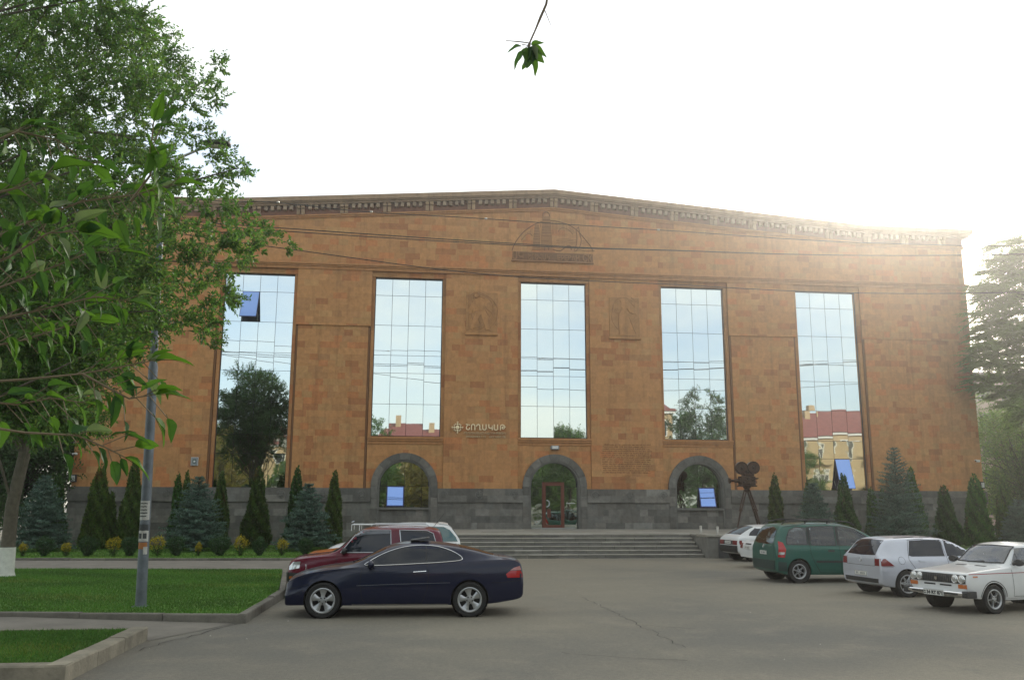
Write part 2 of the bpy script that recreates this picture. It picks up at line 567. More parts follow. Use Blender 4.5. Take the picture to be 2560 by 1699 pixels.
# ------------------------------------------------------------------ terrace and entrance steps
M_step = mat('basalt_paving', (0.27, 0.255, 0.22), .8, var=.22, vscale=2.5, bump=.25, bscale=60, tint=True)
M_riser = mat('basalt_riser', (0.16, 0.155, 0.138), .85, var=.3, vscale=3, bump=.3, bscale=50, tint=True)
TZ = 0.88
g = MB()
g.box(-9.0, 12.0, -7.58, -.12, 0, TZ - .06)
g.box(4.5, 9.2, -9.6, -7.58, 0, TZ - .06)
ter = tag(g.build('terrace', M_riser), kind='structure')
def slab(parent, x0, x1, y0, y1, z0, z1, m=None, name='paving_slab'):
    mb = MB()
    t = random.uniform(.82, 1.15)
    mb.tint = (t, t, t * random.uniform(.96, 1.03))
    mb.bbox(x0 + .004, x1 - .004, y0, y1, z0, z1, .012)
    return mb.build(name, m or M_step, parent)
x = -9.0
while x < 4.45:
    x2 = min(4.46, x + random.uniform(.9, 1.5))
    for (y0, y1) in ((-7.62, -6.4), (-6.4, -5.1), (-5.1, -3.8), (-3.8, -2.5), (-2.5, -1.2), (-1.2, -.13)):
        slab(ter, x, x2, y0 + .003, y1, TZ - .06, TZ)
    x = x2
x = 4.46
while x < 11.9:
    x2 = min(12.0, x + random.uniform(.9, 1.4))
    for (y0, y1) in (((-9.66, -8.4), (-8.4, -7.0)) if x < 9 else ()) + ((-7.0 if x < 9 else -7.62, -5.0), (-5.0, -3.0), (-3.0, -.13)):
        slab(ter, x, min(x2, 9.25) if y0 < -7.62 else x2, y0 + .003, y1, TZ - .06, TZ + (.03 if y0 < -8.4 else 0))
    x = x2
steps = thing('entrance_steps', 'broad flight of six low grey stone steps leading up to the door', 'steps')
RH = TZ / 6
for k in range(1, 6):                      # k-th step from the ground
    y0 = -9.30 + (k - 1) * .342
    st = bpy.data.objects.new('step', None)
    col.objects.link(st)
    st.parent = steps
    x = -8.6
    while x < 4.4:
        x2 = min(4.46, x + random.uniform(.7, 1.9))
        if x2 > 4.0: x2 = 4.46
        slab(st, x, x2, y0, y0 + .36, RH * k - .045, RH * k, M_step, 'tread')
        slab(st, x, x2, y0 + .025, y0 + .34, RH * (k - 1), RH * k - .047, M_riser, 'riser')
        x = x2
x = -8.6
top = bpy.data.objects.new('step', None); col.objects.link(top); top.parent = steps
while x < 4.4:
    x2 = min(4.46, x + random.uniform(.8, 1.6))
    if x2 > 4.0: x2 = 4.46
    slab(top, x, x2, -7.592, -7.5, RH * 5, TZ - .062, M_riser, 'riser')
    x = x2
# side block beside the steps, rendered dark on its front
M_render = mat('dark_render', (0.075, 0.078, 0.08), .9, var=.5, vscale=2.2, bump=.4, bscale=20)
b = MB(); b.box(4.95, 9.18, -9.63, -9.58, 0, TZ - .14); b.build('front_panel', M_render, ter)

# ------------------------------------------------------------------ the building
M_tuff = mat('orange_tuff', (0.425, 0.210, 0.082), .9, var=.20, vscale=5, streak=.30, bump=.35, bscale=45, tint=True)
M_tuff_trim = mat('tuff_trim', (0.39, 0.185, 0.072), .88, streak=.35, var=.2, vscale=4, bump=.3, bscale=45, tint=True)
M_tuff_weather = mat('weathered_tuff', (0.28, 0.185, 0.11), .9, streak=.4, var=.3, vscale=2, bump=.3, bscale=40, tint=True)
M_tuff_red = mat('dark_red_tuff', (0.17, 0.075, 0.046), .9, var=.3, vscale=3, bump=.3, bscale=40)
M_dentil = mat('pale_dentil', (0.31, 0.225, 0.155), .9, var=.3, vscale=5, bump=.2, bscale=40, tint=True)
M_basalt = mat('grey_basalt', (0.128, 0.126, 0.114), .88, streak=.3, var=.3, vscale=4, bump=.35, bscale=45, tint=True)
M_backing = mat('mortar', (0.17, 0.085, 0.04), .95)
M_mortar2 = mat('dark_mortar', (0.05, 0.05, 0.05), .95)
M_glass = mat('mirror_glass', (0.60, 0.645, 0.64), .012, metal=1.0, wave=(0.5, 0.16))
M_glass_low = mat('mirror_glass_rippled', (0.55, 0.60, 0.55), .02, metal=1.0, wave=(1.1, 0.22))
M_sash_sky = mat('sky_blue_sash_glass', (0.22, 0.34, 0.66), .015, metal=1.0)  # mirror glass with the reflected blue of the high sky put into its colour
M_frame = mat('window_frame', (0.012, 0.016, 0.030), .4, spec=.5)
M_blue_frame = mat('blue_sash', (0.012, 0.02, 0.12), .35)
M_alu = mat('aluminium', (0.5, 0.52, 0.55), .35, metal=1.0)
M_door = mat('red_brown_door', (0.105, 0.024, 0.010), .45, var=.15, vscale=6)

W, C1, C2, E = 1.725, 7.515, 15.008, 23.14
SW = 1.885                                   # half width of a bay to the pier edge
ZB, ZL, ZM0, ZM1, ZTOP, ZSILL = 2.842, 2.172, 13.80, 14.12, 13.53, 5.40
ROWS = [13.53, 12.61, 11.05, 9.50, 8.59, 7.02, 5.42, 4.49, 2.85]
AR, AO, AZ = 1.21, 1.635, 2.935               # arch opening radius, outer radius, centre height
BAYS = [-C2, -C1, 0.0, C1, C2]

def ridge(x):                                 # top line of the cornice
    x = abs(x)
    return 18.48 - 1.28 * min(x, 17.3) / 17.3
bld = thing('studio_building', 'long orange tuff stone building with five tall mirror glass windows', 'building')

core = MB()
core.box(-E + .03, E - .03, .50, 17, 0, 15.9)
roof_poly = [(-E - .3, 15.8), (E + .3, 15.8), (E + .3, ridge(23) - .08), (17.3, ridge(17.3) - .08), (0, ridge(0) - .08), (-17.3, ridge(17.3) - .08), (-E - .3, ridge(23) - .08)]
core.prism_y(roof_poly, .52, 17.2)
piers = [(-E, -C2 - SW), (-C2 + SW, -C1 - SW), (-C1 + SW, -SW), (SW, C1 - SW), (C1 + SW, C2 - SW), (C2 + SW, E)]
for a, b_ in piers:
    core.box(a + .02, b_ - .02, .06, .5, 0, ZM1)
core.prism_y([(-E + .02, ZM0), (E - .02, ZM0), (E - .02, ridge(23) - 1.1), (17.3, ridge(17.3) - 1.1), (0, ridge(0) - 1.1), (-17.3, ridge(17.3) - 1.1), (-E + .02, ridge(23) - 1.1)], .05, .52)
core.build('wall', M_backing, bld)

def tuff_tint():
    r = random.random()
    k = random.uniform(.92, 1.08)
    if r < .60: c = (1.0, 1.0, 1.0)
    elif r < .73: c = (1.02, .84, .80)
    elif r < .81: c = (.83, .71, .71)
    elif r < .92: c = (.98, 1.07, 1.10)
    else: c = (.90, .91, .96)
    return tuple(k * v for v in c)
def basalt_tint():
    k = random.uniform(.72, 1.22)
    if random.random() < .16: k *= 1.3
    w = random.uniform(0, .10)
    return (k * (1 + w), k * (1 + w * .4), k)

BLOCKS = {'tuff': [], 'basalt': []}
def lay(kind, x0, x1, z0, z1, yf, depth, rh, wmin, wmax, lo=None, hi=None, off=0.0):
    """lay courses of stone over a rectangle; lo(x)/hi(x) trim them to an arch or a sloping top"""
    z = z0
    base = ZB + off
    k0 = math.floor((z0 - base) / rh + 1e-6)
    k = k0
    while True:
        za, zb_ = max(z0, base + k * rh), min(z1, base + (k + 1) * rh)
        k += 1
        if za >= z1 - .02: break
        if zb_ - za < .02: continue
        x = x0
        while x < x1 - 1e-6:
            w = random.uniform(wmin, wmax)
            if random.random() < .25: w *= random.uniform(.55, .8)
            xe = x + w
            if x1 - xe < wmin * .6: xe = x1
            n = 28 if lo else (8 if hi else 1)
            bot, topp = [], []
            for i in range(n + 1):
                xx = x + .0008 + (xe - x - .0016) * i / n
                l_ = max(za, lo(xx)) if lo else za
                h_ = min(zb_, hi(xx)) if hi else zb_
                bot.append((xx, l_)); topp.append((xx, h_))
            if lo or hi:
                keep = [i for i in range(n + 1) if topp[i][1] - bot[i][1] > .004]
                if len(keep) < 2:
                    x = xe; continue
                i0, i1 = keep[0], keep[-1]
                bot, topp = bot[i0:i1 + 1], topp[i0:i1 + 1]
                if all(abs(b[1] - za) < 1e-6 for b in bot) and all(abs(b[1] - zb_) < 1e-6 for b in topp):
                    bot, topp = [bot[0], bot[-1]], [topp[0], topp[-1]]
            j = .0008
            poly = [(p[0], p[1] + j) for p in bot] + [(p[0], p[1] - j) for p in reversed(topp)]
            area = (xe - x) * (zb_ - za)
            d2 = ((x + xe) / 2 - CAM.x) ** 2 + 44.2 ** 2 + ((za + zb_) / 2) ** 2
            BLOCKS[kind].append((area / d2, poly, yf - random.uniform(0, .007), yf + depth, tuff_tint() if kind == 'tuff' else basalt_tint()))
            x = xe
PROUD = .05
for i, (a, b_) in enumerate(piers):
    if i in (2, 3):
        lay('tuff', a, b_, ZB, ZM0, 0.0, .06, .315, .28, .78)
    else:
        a2, b2 = (a, b_ - .12) if i == 0 else ((a + .12, b_) if i == 5 else (a + .12, b_ - .12))
        lay('tuff', a2, b2, ZB, 10.92, .02, .06, .315, .28, .78)
        lay('tuff', a, b_, 10.92, ZM0, -PROUD, .11, .315, .28, .78)
for cx in (-C1, 0, C1):
    lay('tuff', cx - SW + .004, cx + SW - .004, ZB - .0, 5.0, .07, .3, .315, .34, .8,
        lo=lambda x, cx=cx: AZ + math.sqrt(max(0, AO * AO - (x - cx) ** 2)) if abs(x - cx) < AO else 0)
lay('tuff', -E, E, ZM1, 18, 0.0, .05, .315, .28, .85, hi=lambda x: ridge(x) - 1.04)
# basalt plinth: plain courses below, a projecting band above
def plinth_spans():
    xs = [-E - .06]
    for cx in (-C1, 0, C1):
        xs += [cx - AO, cx + AO]
    xs.append(E + .06)
    return list(zip(xs[0::2], xs[1::2]))
for a, b_ in plinth_spans():
    lay('basalt', a, b_, 0.05, ZL, -.03, .2, .33, .36, 1.0, off=-.67)
    lay('basalt', a - (.0 if a > -23 else .04), b_ + (.0 if b_ < 23 else .04), ZL, ZB, -.11, .28, .335, .9, 1.7, off=-.67)
for cx in (-C1, C1):                          # stone under the arched windows
    lay('basalt', cx - AR, cx + AR, 0.05, 1.80, .10, .3, .33, .4, .9, off=-.67)
for kind, m, nm, grp in (('tuff', M_tuff, 'tuff_block', 'tuff_courses'), ('basalt', M_basalt, 'basalt_block', 'basalt_courses')):
    bl = sorted(BLOCKS[kind], key=lambda t: -t[0])
    rest = MB()
    for i, (_, poly, y0, y1, t) in enumerate(bl):
        mb = MB() if i < 300 else rest
        mb.tint = t
        mb.prism_y(poly, y0, y1)
        if i < 300: mb.build(nm, m, bld)
    if rest.v: tag(rest.build(grp, m, bld), kind='stuff')
b = MB()
for a, b_ in plinth_spans():
    b.box(a + .01, b_ - .01, .02, .3, 0, ZB - .01)
tag(b.build('plinth_core', M_mortar2, bld), kind='stuff')

# mouldings
def moulding(name, x0, x1, layers, m, parent=bld, tint=(1, 1, 1)):
    """layers: (front y, z0, z1)"""
    b = MB(); b.tint = tint
    for y, z0, z1 in layers:
        ext = max(0.0, -y)
        b.bbox(x0 - (ext if x0 <= -E else 0), x1 + (ext if x1 >= E else 0), y, .2, z0, z1, .012)
    return b.build(name, m, parent)
moulding('frieze_moulding', -E, E, [(-.17, 14.03, 14.13), (-.12, 13.95, 14.028), (-.07, 13.84, 13.948), (-.09, 13.795, 13.838)], M_tuff_trim)
for cx in (-C1, 0, C1):
    moulding('sill_moulding', cx - SW + .003, cx + SW - .003, [(-.06, 5.25, 5.37), (-.02, 5.15, 5.248), (.03, 5.0, 5.148)], M_tuff_trim)
b = MB()
# surrounds of the tall windows
for bi, cx in enumerate(BAYS):
    zl = 5.37 if bi in (1, 2, 3) else ZB
    s = MB()
    for sx in (-1, 1):
        a, b_ = sorted((cx + sx * W, cx + sx * SW))
        z = zl
        while z < ZTOP - .05:
            z2 = min(ZTOP, z + random.choice((.63, .945)))
            if ZTOP - z2 < .2: z2 = ZTOP
            s.tint = tuple(.95 * v for v in tuff_tint())
            s.box(a + .001, b_ - .001, .10, .5, z + .002, z2 - .002)
            z = z2
    x = cx - SW
    while x < cx + SW - .01:
        x2 = min(cx + SW, x + .628)
        s.tint = tuple(.95 * v for v in tuff_tint())
        s.box(x + .002, x2 - .002, .07, .5, ZTOP + .002, ZM0 - .002)
        x = x2
    s.build('window_surround', M_tuff_trim, bld)

# tall windows: frame > panes, some sashes hung open
def pane_mesh(name, poly, y, m, tilt=True):
    b = MB()
    n = len(poly)
    cx_ = sum(p[0] for p in poly) / n; cz_ = sum(p[1] for p in poly) / n
    b.prism_y([(p[0] - cx_, p[1] - cz_) for p in poly], 0, .012)
    return b, (cx_, y, cz_)
for bi, cx in enumerate(BAYS):
    rows = ROWS[:7] if bi in (1, 2, 3) else ROWS
    fr = MB()
    fr.box(cx - W, cx + W, .345, .40, rows[-1], rows[0])
    for sx in (-1, 1):
        fr.box(*sorted((cx + sx * W, cx + sx * (W - .03))), .27, .345, rows[-1], rows[0])
    fr.box(cx - W + .03, cx + W - .03, .26, .345, rows[0] - .06, rows[0])
    win = fr.build('window', M_frame, bld)
    cw = 2 * (W - .03) / 4
    for r in range(len(rows) - 1):
        for c in range(4):
            x0 = cx - W + .03 + c * cw; x1 = x0 + cw
            z1 = rows[r] - (.06 if r == 0 else 0); z0 = rows[r + 1]
            gp = .009
            P = [(x0 + gp, z0 + gp), (x1 - gp, z0 + gp), (x1 - gp, z1 - gp), (x0 + gp, z1 - gp)]
            opened = (bi, r, c) in ((0, 1, 1), (4, 7, 2))
            if opened:
                hz = z1 - z0; ww = x1 - x0
                # dark opening behind, blue sash hinged at the top edge
                b = MB(); b.box(-ww / 2 + .01, ww / 2 - .01, 0, .03, -hz + .01, -.01)
                sash = b.build('sash', M_blue_frame, win, loc=((x0 + x1) / 2, .28, z1))
                b = MB(); b.box(-ww / 2 + .035, ww / 2 - .035, -.006, -.001, -hz + .035, -.035)
                gl = b.build('pane', M_sash_sky, sash)
                sash.rotation_euler = (R(-24) if bi == 0 else R(-17), 0, 0)
                for sx in (-1, 1):
                    b = MB(); b.tube([((x0 + x1) / 2 + sx * (ww / 2 - .04), .30, z0 + .06), ((x0 + x1) / 2 + sx * (ww / 2 - .04), -.05 if bi == 0 else 0.05, z0 + hz * .3)], .012, 6)
                    b.build('stay', M_alu, win)
                continue
            b, loc = pane_mesh('pane', P, .30, M_glass)
            o = b.build('pane', M_glass if z0 > 5 else M_glass_low, win, loc=loc)
            o.rotation_euler = (R(random.gauss(0, .16)), 0, R(random.gauss(0, .16)))

# arched openings
def ring_block(cx, a0, a1, r0, r1, y0, y1, tint):
    b = MB(); b.tint = tint
    n = 5
    pts = [(cx + r0 * math.cos(a0 + (a1 - a0) * i / n), AZ + r0 * math.sin(a0 + (a1 - a0) * i / n)) for i in range(n + 1)]
    pts += [(cx + r1 * math.cos(a0 + (a1 - a0) * i / n), AZ + r1 * math.sin(a0 + (a1 - a0) * i / n)) for i in range(n, -1, -1)]
    b.prism_y(pts, y0, y1)
    return b
for ai, cx in enumerate((-C1, 0, C1)):
    arch = bpy.data.objects.new('arch', None); col.objects.link(arch); arch.parent = bld
    for k in range(9):
        a0, a1 = math.pi * k / 9 + .003, math.pi * (k + 1) / 9 - .003
        ring_block(cx, a0, a1, AR + .09, AO, -.05, .45, basalt_tint()).build('voussoir', M_basalt, arch)
    ring = MB()
    n = 28
    pts = [(cx + AR * math.cos(math.pi * i / n), AZ + AR * math.sin(math.pi * i / n)) for i in range(n + 1)]
    pts += [(cx + (AR + .087) * math.cos(math.pi * i / n), AZ + (AR + .087) * math.sin(math.pi * i / n)) for i in range(n, -1, -1)]
    ring.prism_y(pts, .0, .45)
    ring.build('arch_moulding', M_basalt, arch)
    for sx in (-1, 1):
        z = TZ
        while z < AZ - .05:
            z2 = min(AZ, z + random.uniform(.42, .6))
            if AZ - z2 < .25: z2 = AZ
            b = MB(); b.tint = basalt_tint()
            xs = sorted((cx + sx * (AR + .09), cx + sx * AO))
            b.bbox(xs[0] + .002, xs[1] - .002, -.05, .45, z + .003, z2 - .003, .008)
            b.build('jamb_block', M_basalt, arch)
            z = z2
        b = MB()
        xs = sorted((cx + sx * AR, cx + sx * (AR + .087)))
        b.box(xs[0], xs[1], .0, .45, TZ, AZ)
        b.build('arch_moulding', M_basalt, arch)
    zs = TZ if ai == 1 else 1.92
    if ai != 1:
        b = MB(); b.bbox(cx - AR + .004, cx + AR - .004, -.02, .4, 1.80, 1.918, .01); b.build('sill', M_basalt, arch)
    win = bpy.data.objects.new('arched_window', None); col.objects.link(win); win.parent = bld
    b = MB()
    poly = [(cx - AR, zs), (cx + AR, zs)] + [(cx + AR * math.cos(math.pi * i / 24), AZ + AR * math.sin(math.pi * i / 24)) for i in range(25)]
    b.prism_y(poly, .36, .42); b.build('frame', M_frame, win)
    xsn = [cx - AR, cx - .8625, cx, cx + .8625, cx + AR] if ai != 1 else [cx - AR, -.61, .51, cx + AR]
    zsn = [zs, 2.95, 4.2]
    for c in range(len(xsn) - 1):
        for r in range(2):
            x0, x1, z0, z1 = xsn[c] + .007, xsn[c + 1] - .007, zsn[r] + .007, zsn[r + 1] - .007
            if ai == 1 and c == 1:
                if r == 0: continue
                z0 = 3.19
            top_ = [(x0 + (x1 - x0) * i / 8, min(z1, AZ + math.sqrt(max(0, (AR - .01) ** 2 - (x0 + (x1 - x0) * i / 8 - cx) ** 2)))) for i in range(9)]
            top_ = [p for p in top_ if p[1] > z0 + .01]
            if len(top_) < 2: continue
            P = [(top_[0][0], z0), (top_[-1][0], z0)] + top_[::-1]
            opened = (ai == 0 and c == 1 and r == 0) or (ai == 2 and c == 2 and r == 0)
            if opened:
                ww, hz = x1 - x0, z1 - z0
                b = MB(); b.box(-ww / 2, ww / 2, 0, .035, -hz, 0)
                sash = b.build('sash', M_blue_frame, win, loc=((x0 + x1) / 2, .27, z1))
                b = MB(); b.box(-ww / 2 + .045, ww / 2 - .045, -.006, -.001, -hz + .05, -.04)
                b.build('pane', M_sash_sky, sash)
                sash.rotation_euler = (R(-16), 0, 0)
                continue
            b, loc = pane_mesh('pane', P, .30, M_glass_low)
            o = b.build('pane', M_glass_low, win, loc=loc)
            o.rotation_euler = (R(random.gauss(0, .12)), 0, R(random.gauss(0, .12)))
# the door
door = bpy.data.objects.new('door', None); col.objects.link(door); door.parent = bld
b = MB()
b.bbox(-.61, -.44, .20, .34, TZ + .01, 3.18, .01); b.bbox(.34, .51, .20, .34, TZ + .01, 3.18, .01)
b.bbox(-.44, .34, .20, .34, 3.0, 3.18, .01); b.bbox(-.44, .34, .20, .34, TZ + .01, 1.07, .01)
b.build('door_frame', M_door, door)
b = MB(); b.box(-.44, .34, .27, .29, 1.07, 3.0); b.build('pane', M_glass_low, door)
b = MB(); b.tube([(-.42 + .17 * math.sin(t), .16, 2.12 + .17 * math.cos(t)) for t in np.linspace(.2, math.pi - .2, 10)], .018, 8); b.build('handle', M_alu, door)
b = MB(); b.box(-.36, -.18, .255, .268, 1.45, 1.85); b.build('notice', M_door, door)
b = MB(); b.tube([(.62, .25, 2.13), (1.08, .25, 2.13)], .016, 6); b.build('push_bar', M_alu, door)
b = MB(); b.box(-1.15, 1.05, .10, .34, TZ, TZ + .06); b.build('threshold', mat('pale_threshold', (.3, .3, .28), .8), door)

# cornice along the low gable
def slope_layer(y, d0, d1, tint=(1, 1, 1), back=.3):
    b = MB(); b.tint = tint
    ext = max(0, -y)
    xs = [-E - ext, -17.3, 0, 17.3, E + ext]
    poly = [(x, ridge(x) - d1) for x in xs] + [(x, ridge(x) - d0) for x in reversed(xs)]
    return b.prism_y(poly, y, back)
cor = slope_layer(-.45, 0, .24, (.95, .95, .95)).build('cornice', M_tuff_weather, bld)
b = slope_layer(-.38, .242, .30); b.build('fascia', M_tuff_weather, cor)
b = slope_layer(-.30, .302, .40, (.9, .9, .95)); b.build('bed_moulding', M_tuff_weather, cor)
b = slope_layer(-.04, .402, .88); b.build('dentil_band', M_tuff_red, cor)
b = slope_layer(-.12, .882, .96); b.build('string_course', M_tuff_trim, cor)
b = slope_layer(-.07, .962, 1.045); b.build('string_course', M_tuff_trim, cor)
pitch_ = 2.19
for k in range(-10, 11):
    x = k * pitch_
    if abs(x) > E - .1: continue
    for sx in (-.115, .115):
        xx = x + sx; zt = ridge(xx)
        b = MB(); t = random.uniform(.8, 1.15); b.tint = (t, t, t)
        b.box(xx - .085, xx + .085, -.16, .0, zt - .879, zt - .405)
        b.box(xx - .09, xx + .09, -.25, -.161, zt - .56, zt - .405)
        b.build('bracket', M_tuff_weather, cor)
    if k == 10: continue
    for j in range(5):
        xx = x + pitch_ / 2 + (j - 2) * .312; zt = ridge(xx)
        b = MB(); t = random.uniform(.75, 1.2); b.tint = (t, t, t)
        b.bbox(xx - .085, xx + .085, -.24, .0, zt - .63, zt - .405, .015)
        b.build('dentil', M_dentil, cor)
# ------------------------------------------------------------------ carvings, lettering and fittings on the facade
def stroke(b, pts, r, y, closed=False):
    """carved ridge: half-round tube along (x,z) points lying on the plane y"""
    b.tube([(p[0], y, p[1]) for p in pts], r, 6)
def curve(pts, n=6):
    """Catmull-Rom through 2D points"""
    out = []
    P = [pts[0]] + list(pts) + [pts[-1]]
    for i in range(1, len(P) - 2):
        p0, p1, p2, p3 = P[i - 1], P[i], P[i + 1], P[i + 2]
        for k in range(n):
            t = k / n
            out.append(tuple(.5 * (2 * p1[j] + (-p0[j] + p2[j]) * t + (2 * p0[j] - 5 * p1[j] + 4 * p2[j] - p3[j]) * t * t +
                                   (-p0[j] + 3 * p1[j] - 3 * p2[j] + p3[j]) * t ** 3) for j in range(2)))
    out.append(tuple(pts[-1]))
    return out

def relief(name, x0, x1, z0, z1, ref, lines, solids, label):
    """stone slab with a carved figure; ref = pixel box of the drawing"""
    root = bpy.data.objects.new(name, None); col.objects.link(root); root.parent = bld
    root['label'] = label
    mp = lambda p: (x0 + (p[0] - ref[0]) / (ref[2] - ref[0]) * (x1 - x0), z1 - (p[1] - ref[1]) / (ref[3] - ref[1]) * (z1 - z0))
    b = MB(); b.tint = (.9, .96, .95); b.bbox(x0, x1, -.05, .0, z0, z1, .008); b.build('slab', M_tuff_trim, root)
    b = MB(); b.tint = (1.0, 1.05, 1.0); b.bbox(x0 - .03, x1 + .03, -.11, .0, z0 - .07, z0 + .04, .01); b.build('ledge', M_tuff_trim, root)
    b = MB(); b.tint = (.72, .72, .72)
    for ln in lines:
        stroke(b, curve([mp(p) for p in ln], 5), .015, -.052)
    b.build('carved_lines', M_tuff_trim, root)
    for k, pl in enumerate(solids):
        b = MB(); b.tint = (1.02, 1.05, 1.0)
        P = [mp(p) for p in pl]
        b.prism_y(P, -.075 - .004 * k, -.04); b.build('figure', M_tuff_trim, root)
    return root
relief('relief_panel', -4.58, -2.96, 10.66, 12.84, (645, 320, 1390, 1340),
       [[(650, 400), (760, 380), (850, 310)], [(690, 410), (700, 560), (700, 700)], [(740, 410), (730, 520), (745, 640)], [(775, 400), (775, 500), (800, 570)], [(800, 390), (820, 470), (850, 490)],
        [(940, 310), (1100, 380), (1240, 470), (1340, 600), (1390, 740), (1370, 960), (1300, 1090), (1200, 1190)],
        [(900, 340), (1080, 410), (1200, 490), (1270, 620), (1280, 760), (1220, 900), (1160, 1000)],
        [(1330, 700), (1310, 900), (1200, 1060)], [(1300, 740), (1270, 900), (1180, 1030)],
        [(1110, 700), (1190, 770), (1260, 820)], [(1100, 750), (1160, 850), (1220, 910)],
        [(660, 1250), (800, 1220), (950, 1170), (1060, 1100)], [(780, 1280), (950, 1230), (1080, 1170)], [(1000, 1290), (1090, 1230)],
        [(705, 900), (715, 1050), (720, 1220)], [(770, 860), (790, 940), (810, 1000)], [(930, 980), (975, 1060), (990, 1120)], [(900, 900), (940, 920)],
        [(820, 380), (840, 440), (900, 460), (940, 400), (900, 350), (840, 350), (820, 380)], [(940, 400), (1000, 440), (1080, 460)],
        [(1340, 1090), (1370, 1130)], [(1100, 1260), (1180, 1240), (1250, 1280)]],
       [[(850, 500), (940, 440), (1080, 470), (1090, 560), (1050, 660), (1010, 790), (860, 790), (800, 840), (820, 680), (750, 640)],
        [(750, 640), (830, 680), (780, 780), (760, 860), (700, 870), (700, 780)],
        [(1070, 480), (1150, 470), (1210, 530), (1180, 580), (1140, 590), (1140, 670), (1080, 670), (1080, 560)],
        [(880, 800), (1010, 790), (1000, 860), (920, 980), (850, 1130), (810, 1230), (740, 1230), (790, 1060)],
        [(1010, 740), (1090, 740), (1130, 850), (1160, 1010), (1210, 1230), (1120, 1250), (1060, 1060), (1000, 880)],
        [(835, 370), (900, 350), (940, 400), (900, 455), (845, 440)]],
       'carved panel of a striding man leaning forward')
relief('relief_panel', 2.93, 4.55, 10.64, 12.81, (605, 310, 1350, 1310),
       [[(1010, 300), (1120, 370), (1220, 400), (1330, 430)], [(1150, 300), (1240, 370), (1330, 395)], [(1090, 380), (1170, 470), (1240, 540)], [(1240, 440), (1235, 520), (1220, 560)],
        [(1000, 320), (900, 310), (800, 370), (710, 480), (680, 640), (660, 800), (690, 920), (750, 1030), (830, 1110)],
        [(720, 500), (690, 640), (680, 700)], [(800, 560), (740, 640), (710, 700)], [(830, 570), (780, 650), (770, 710)], [(900, 600), (860, 690), (780, 715)],
        [(840, 700), (830, 900), (840, 1240)], [(880, 680), (880, 900), (920, 1240)], [(920, 800), (960, 1010), (1050, 1240)], [(920, 660), (960, 750), (1060, 770)], [(1000, 900), (1080, 1060), (1220, 1240)],
        [(1100, 800), (1160, 960), (1250, 1200)], [(1030, 580), (1110, 680), (1210, 720)], [(1020, 430), (1120, 560), (1240, 700), (1290, 770), (1220, 800)], [(1250, 940), (1220, 1040), (1210, 1100)], [(1270, 840), (1230, 900)]],
       [[(900, 440), (960, 430), (1040, 460), (1060, 560), (1030, 610), (930, 610), (900, 560)],
        [(930, 615), (1040, 615), (1060, 760), (1110, 900), (1210, 1150), (1260, 1250), (850, 1250), (840, 900), (860, 720)],
        [(1040, 470), (1120, 560), (1240, 690), (1210, 720), (1110, 670), (1040, 580)],
        [(870, 370), (940, 340), (1000, 370), (990, 430), (900, 440)]],
       'carved panel of a robed woman stretching out her arm')

def text_mesh(body, size, depth, width=None, bold=0.0):
    cu = bpy.data.curves.new('lettering', 'FONT')
    cu.body = body
    cu.size = size
    cu.extrude = depth
    cu.offset = bold
    cu.resolution_u = 3
    o = bpy.data.objects.new('lettering', cu)
    col.objects.link(o)
    dg = bpy.context.evaluated_depsgraph_get()
    dg.update()
    me = bpy.data.meshes.new_from_object(o.evaluated_get(dg))
    bpy.data.objects.remove(o)
    bpy.data.curves.remove(cu)
    xs = [v.co.x for v in me.vertices] or [0, 1]
    ys = [v.co.y for v in me.vertices] or [0, 1]
    w = max(xs) - min(xs)
    k = (width / w) if width else 1
    x0, y0 = min(xs), min(ys)
    h = max(ys) - y0
    for v in me.vertices:
        v.co = ((v.co.x - x0) * k, -v.co.z, (v.co.y - y0) / (h or 1) * size)
    return me
def letters(body, x0, x1, z0, h, y, depth, m, parent, name='letters', bold=0.0):
    me = text_mesh(body, h, depth, x1 - x0, bold)
    me.materials.clear(); me.materials.append(m)
    a = me.color_attributes.new('tint', 'FLOAT_COLOR', 'POINT')
    a.data.foreach_set('color', np.ones(len(me.vertices) * 4, np.float32))
    return obj(name, me, parent, (x0, y, z0))

# emblem in the gable
emb = bpy.data.objects.new('emblem', None); col.objects.link(emb); emb.parent = bld
emb['label'] = 'carved semicircular emblem with tower and lettering'
M_car = mat('carved_tuff', (0.26, 0.13, 0.058), .9, var=.15, vscale=6, tint=True)
M_car_d = mat('carved_tuff_deep', (0.17, 0.085, 0.04), .95, var=.2, vscale=6)
eref = (315, 180, 2050, 1215)
def em(p): return (-2.25 + (p[0] - 315) / 1735 * 4.4, 17.3 - (p[1] - 180 - (p[0] - 315) * .031) / 1000 * 2.62)
b = MB(); b.tint = (.8, .8, .8)
stroke(b, curve([em(p) for p in [(330, 1000), (400, 830), (560, 620), (760, 470), (960, 390), (1200, 365), (1500, 440), (1700, 560), (1880, 760), (1990, 900), (2040, 1010)]], 5), .028, .0)
for x in range(450, 960, 30):
    zt = 365 + ((x - 1180) / 860) ** 2 * 640
    zb_ = min(820, 620 + abs(x - 640) * .55) if x < 780 else 480 + (x - 780) * .2
    if zb_ - zt > 30 and not 790 < x < 910: stroke(b, [em((x, zt + 12)), em((x, zb_))], .014, .002)
for x in range(1150, 1930, 30):
    zt = 365 + ((x - 1180) / 860) ** 2 * 620
    zb_ = 640 if x < 1300 else 540 + (x - 1300) * .25
    if 1680 < x < 1760: continue
    if zb_ - zt > 25: stroke(b, [em((x, zt + 12)), em((x, zb_))], .014, .002)
for y in (760, 790, 825): stroke(b, curve([em(p) for p in [(1260, y), (1450, y - 10), (1660, y + 10), (1700, y + 10)]]), .014, .002)
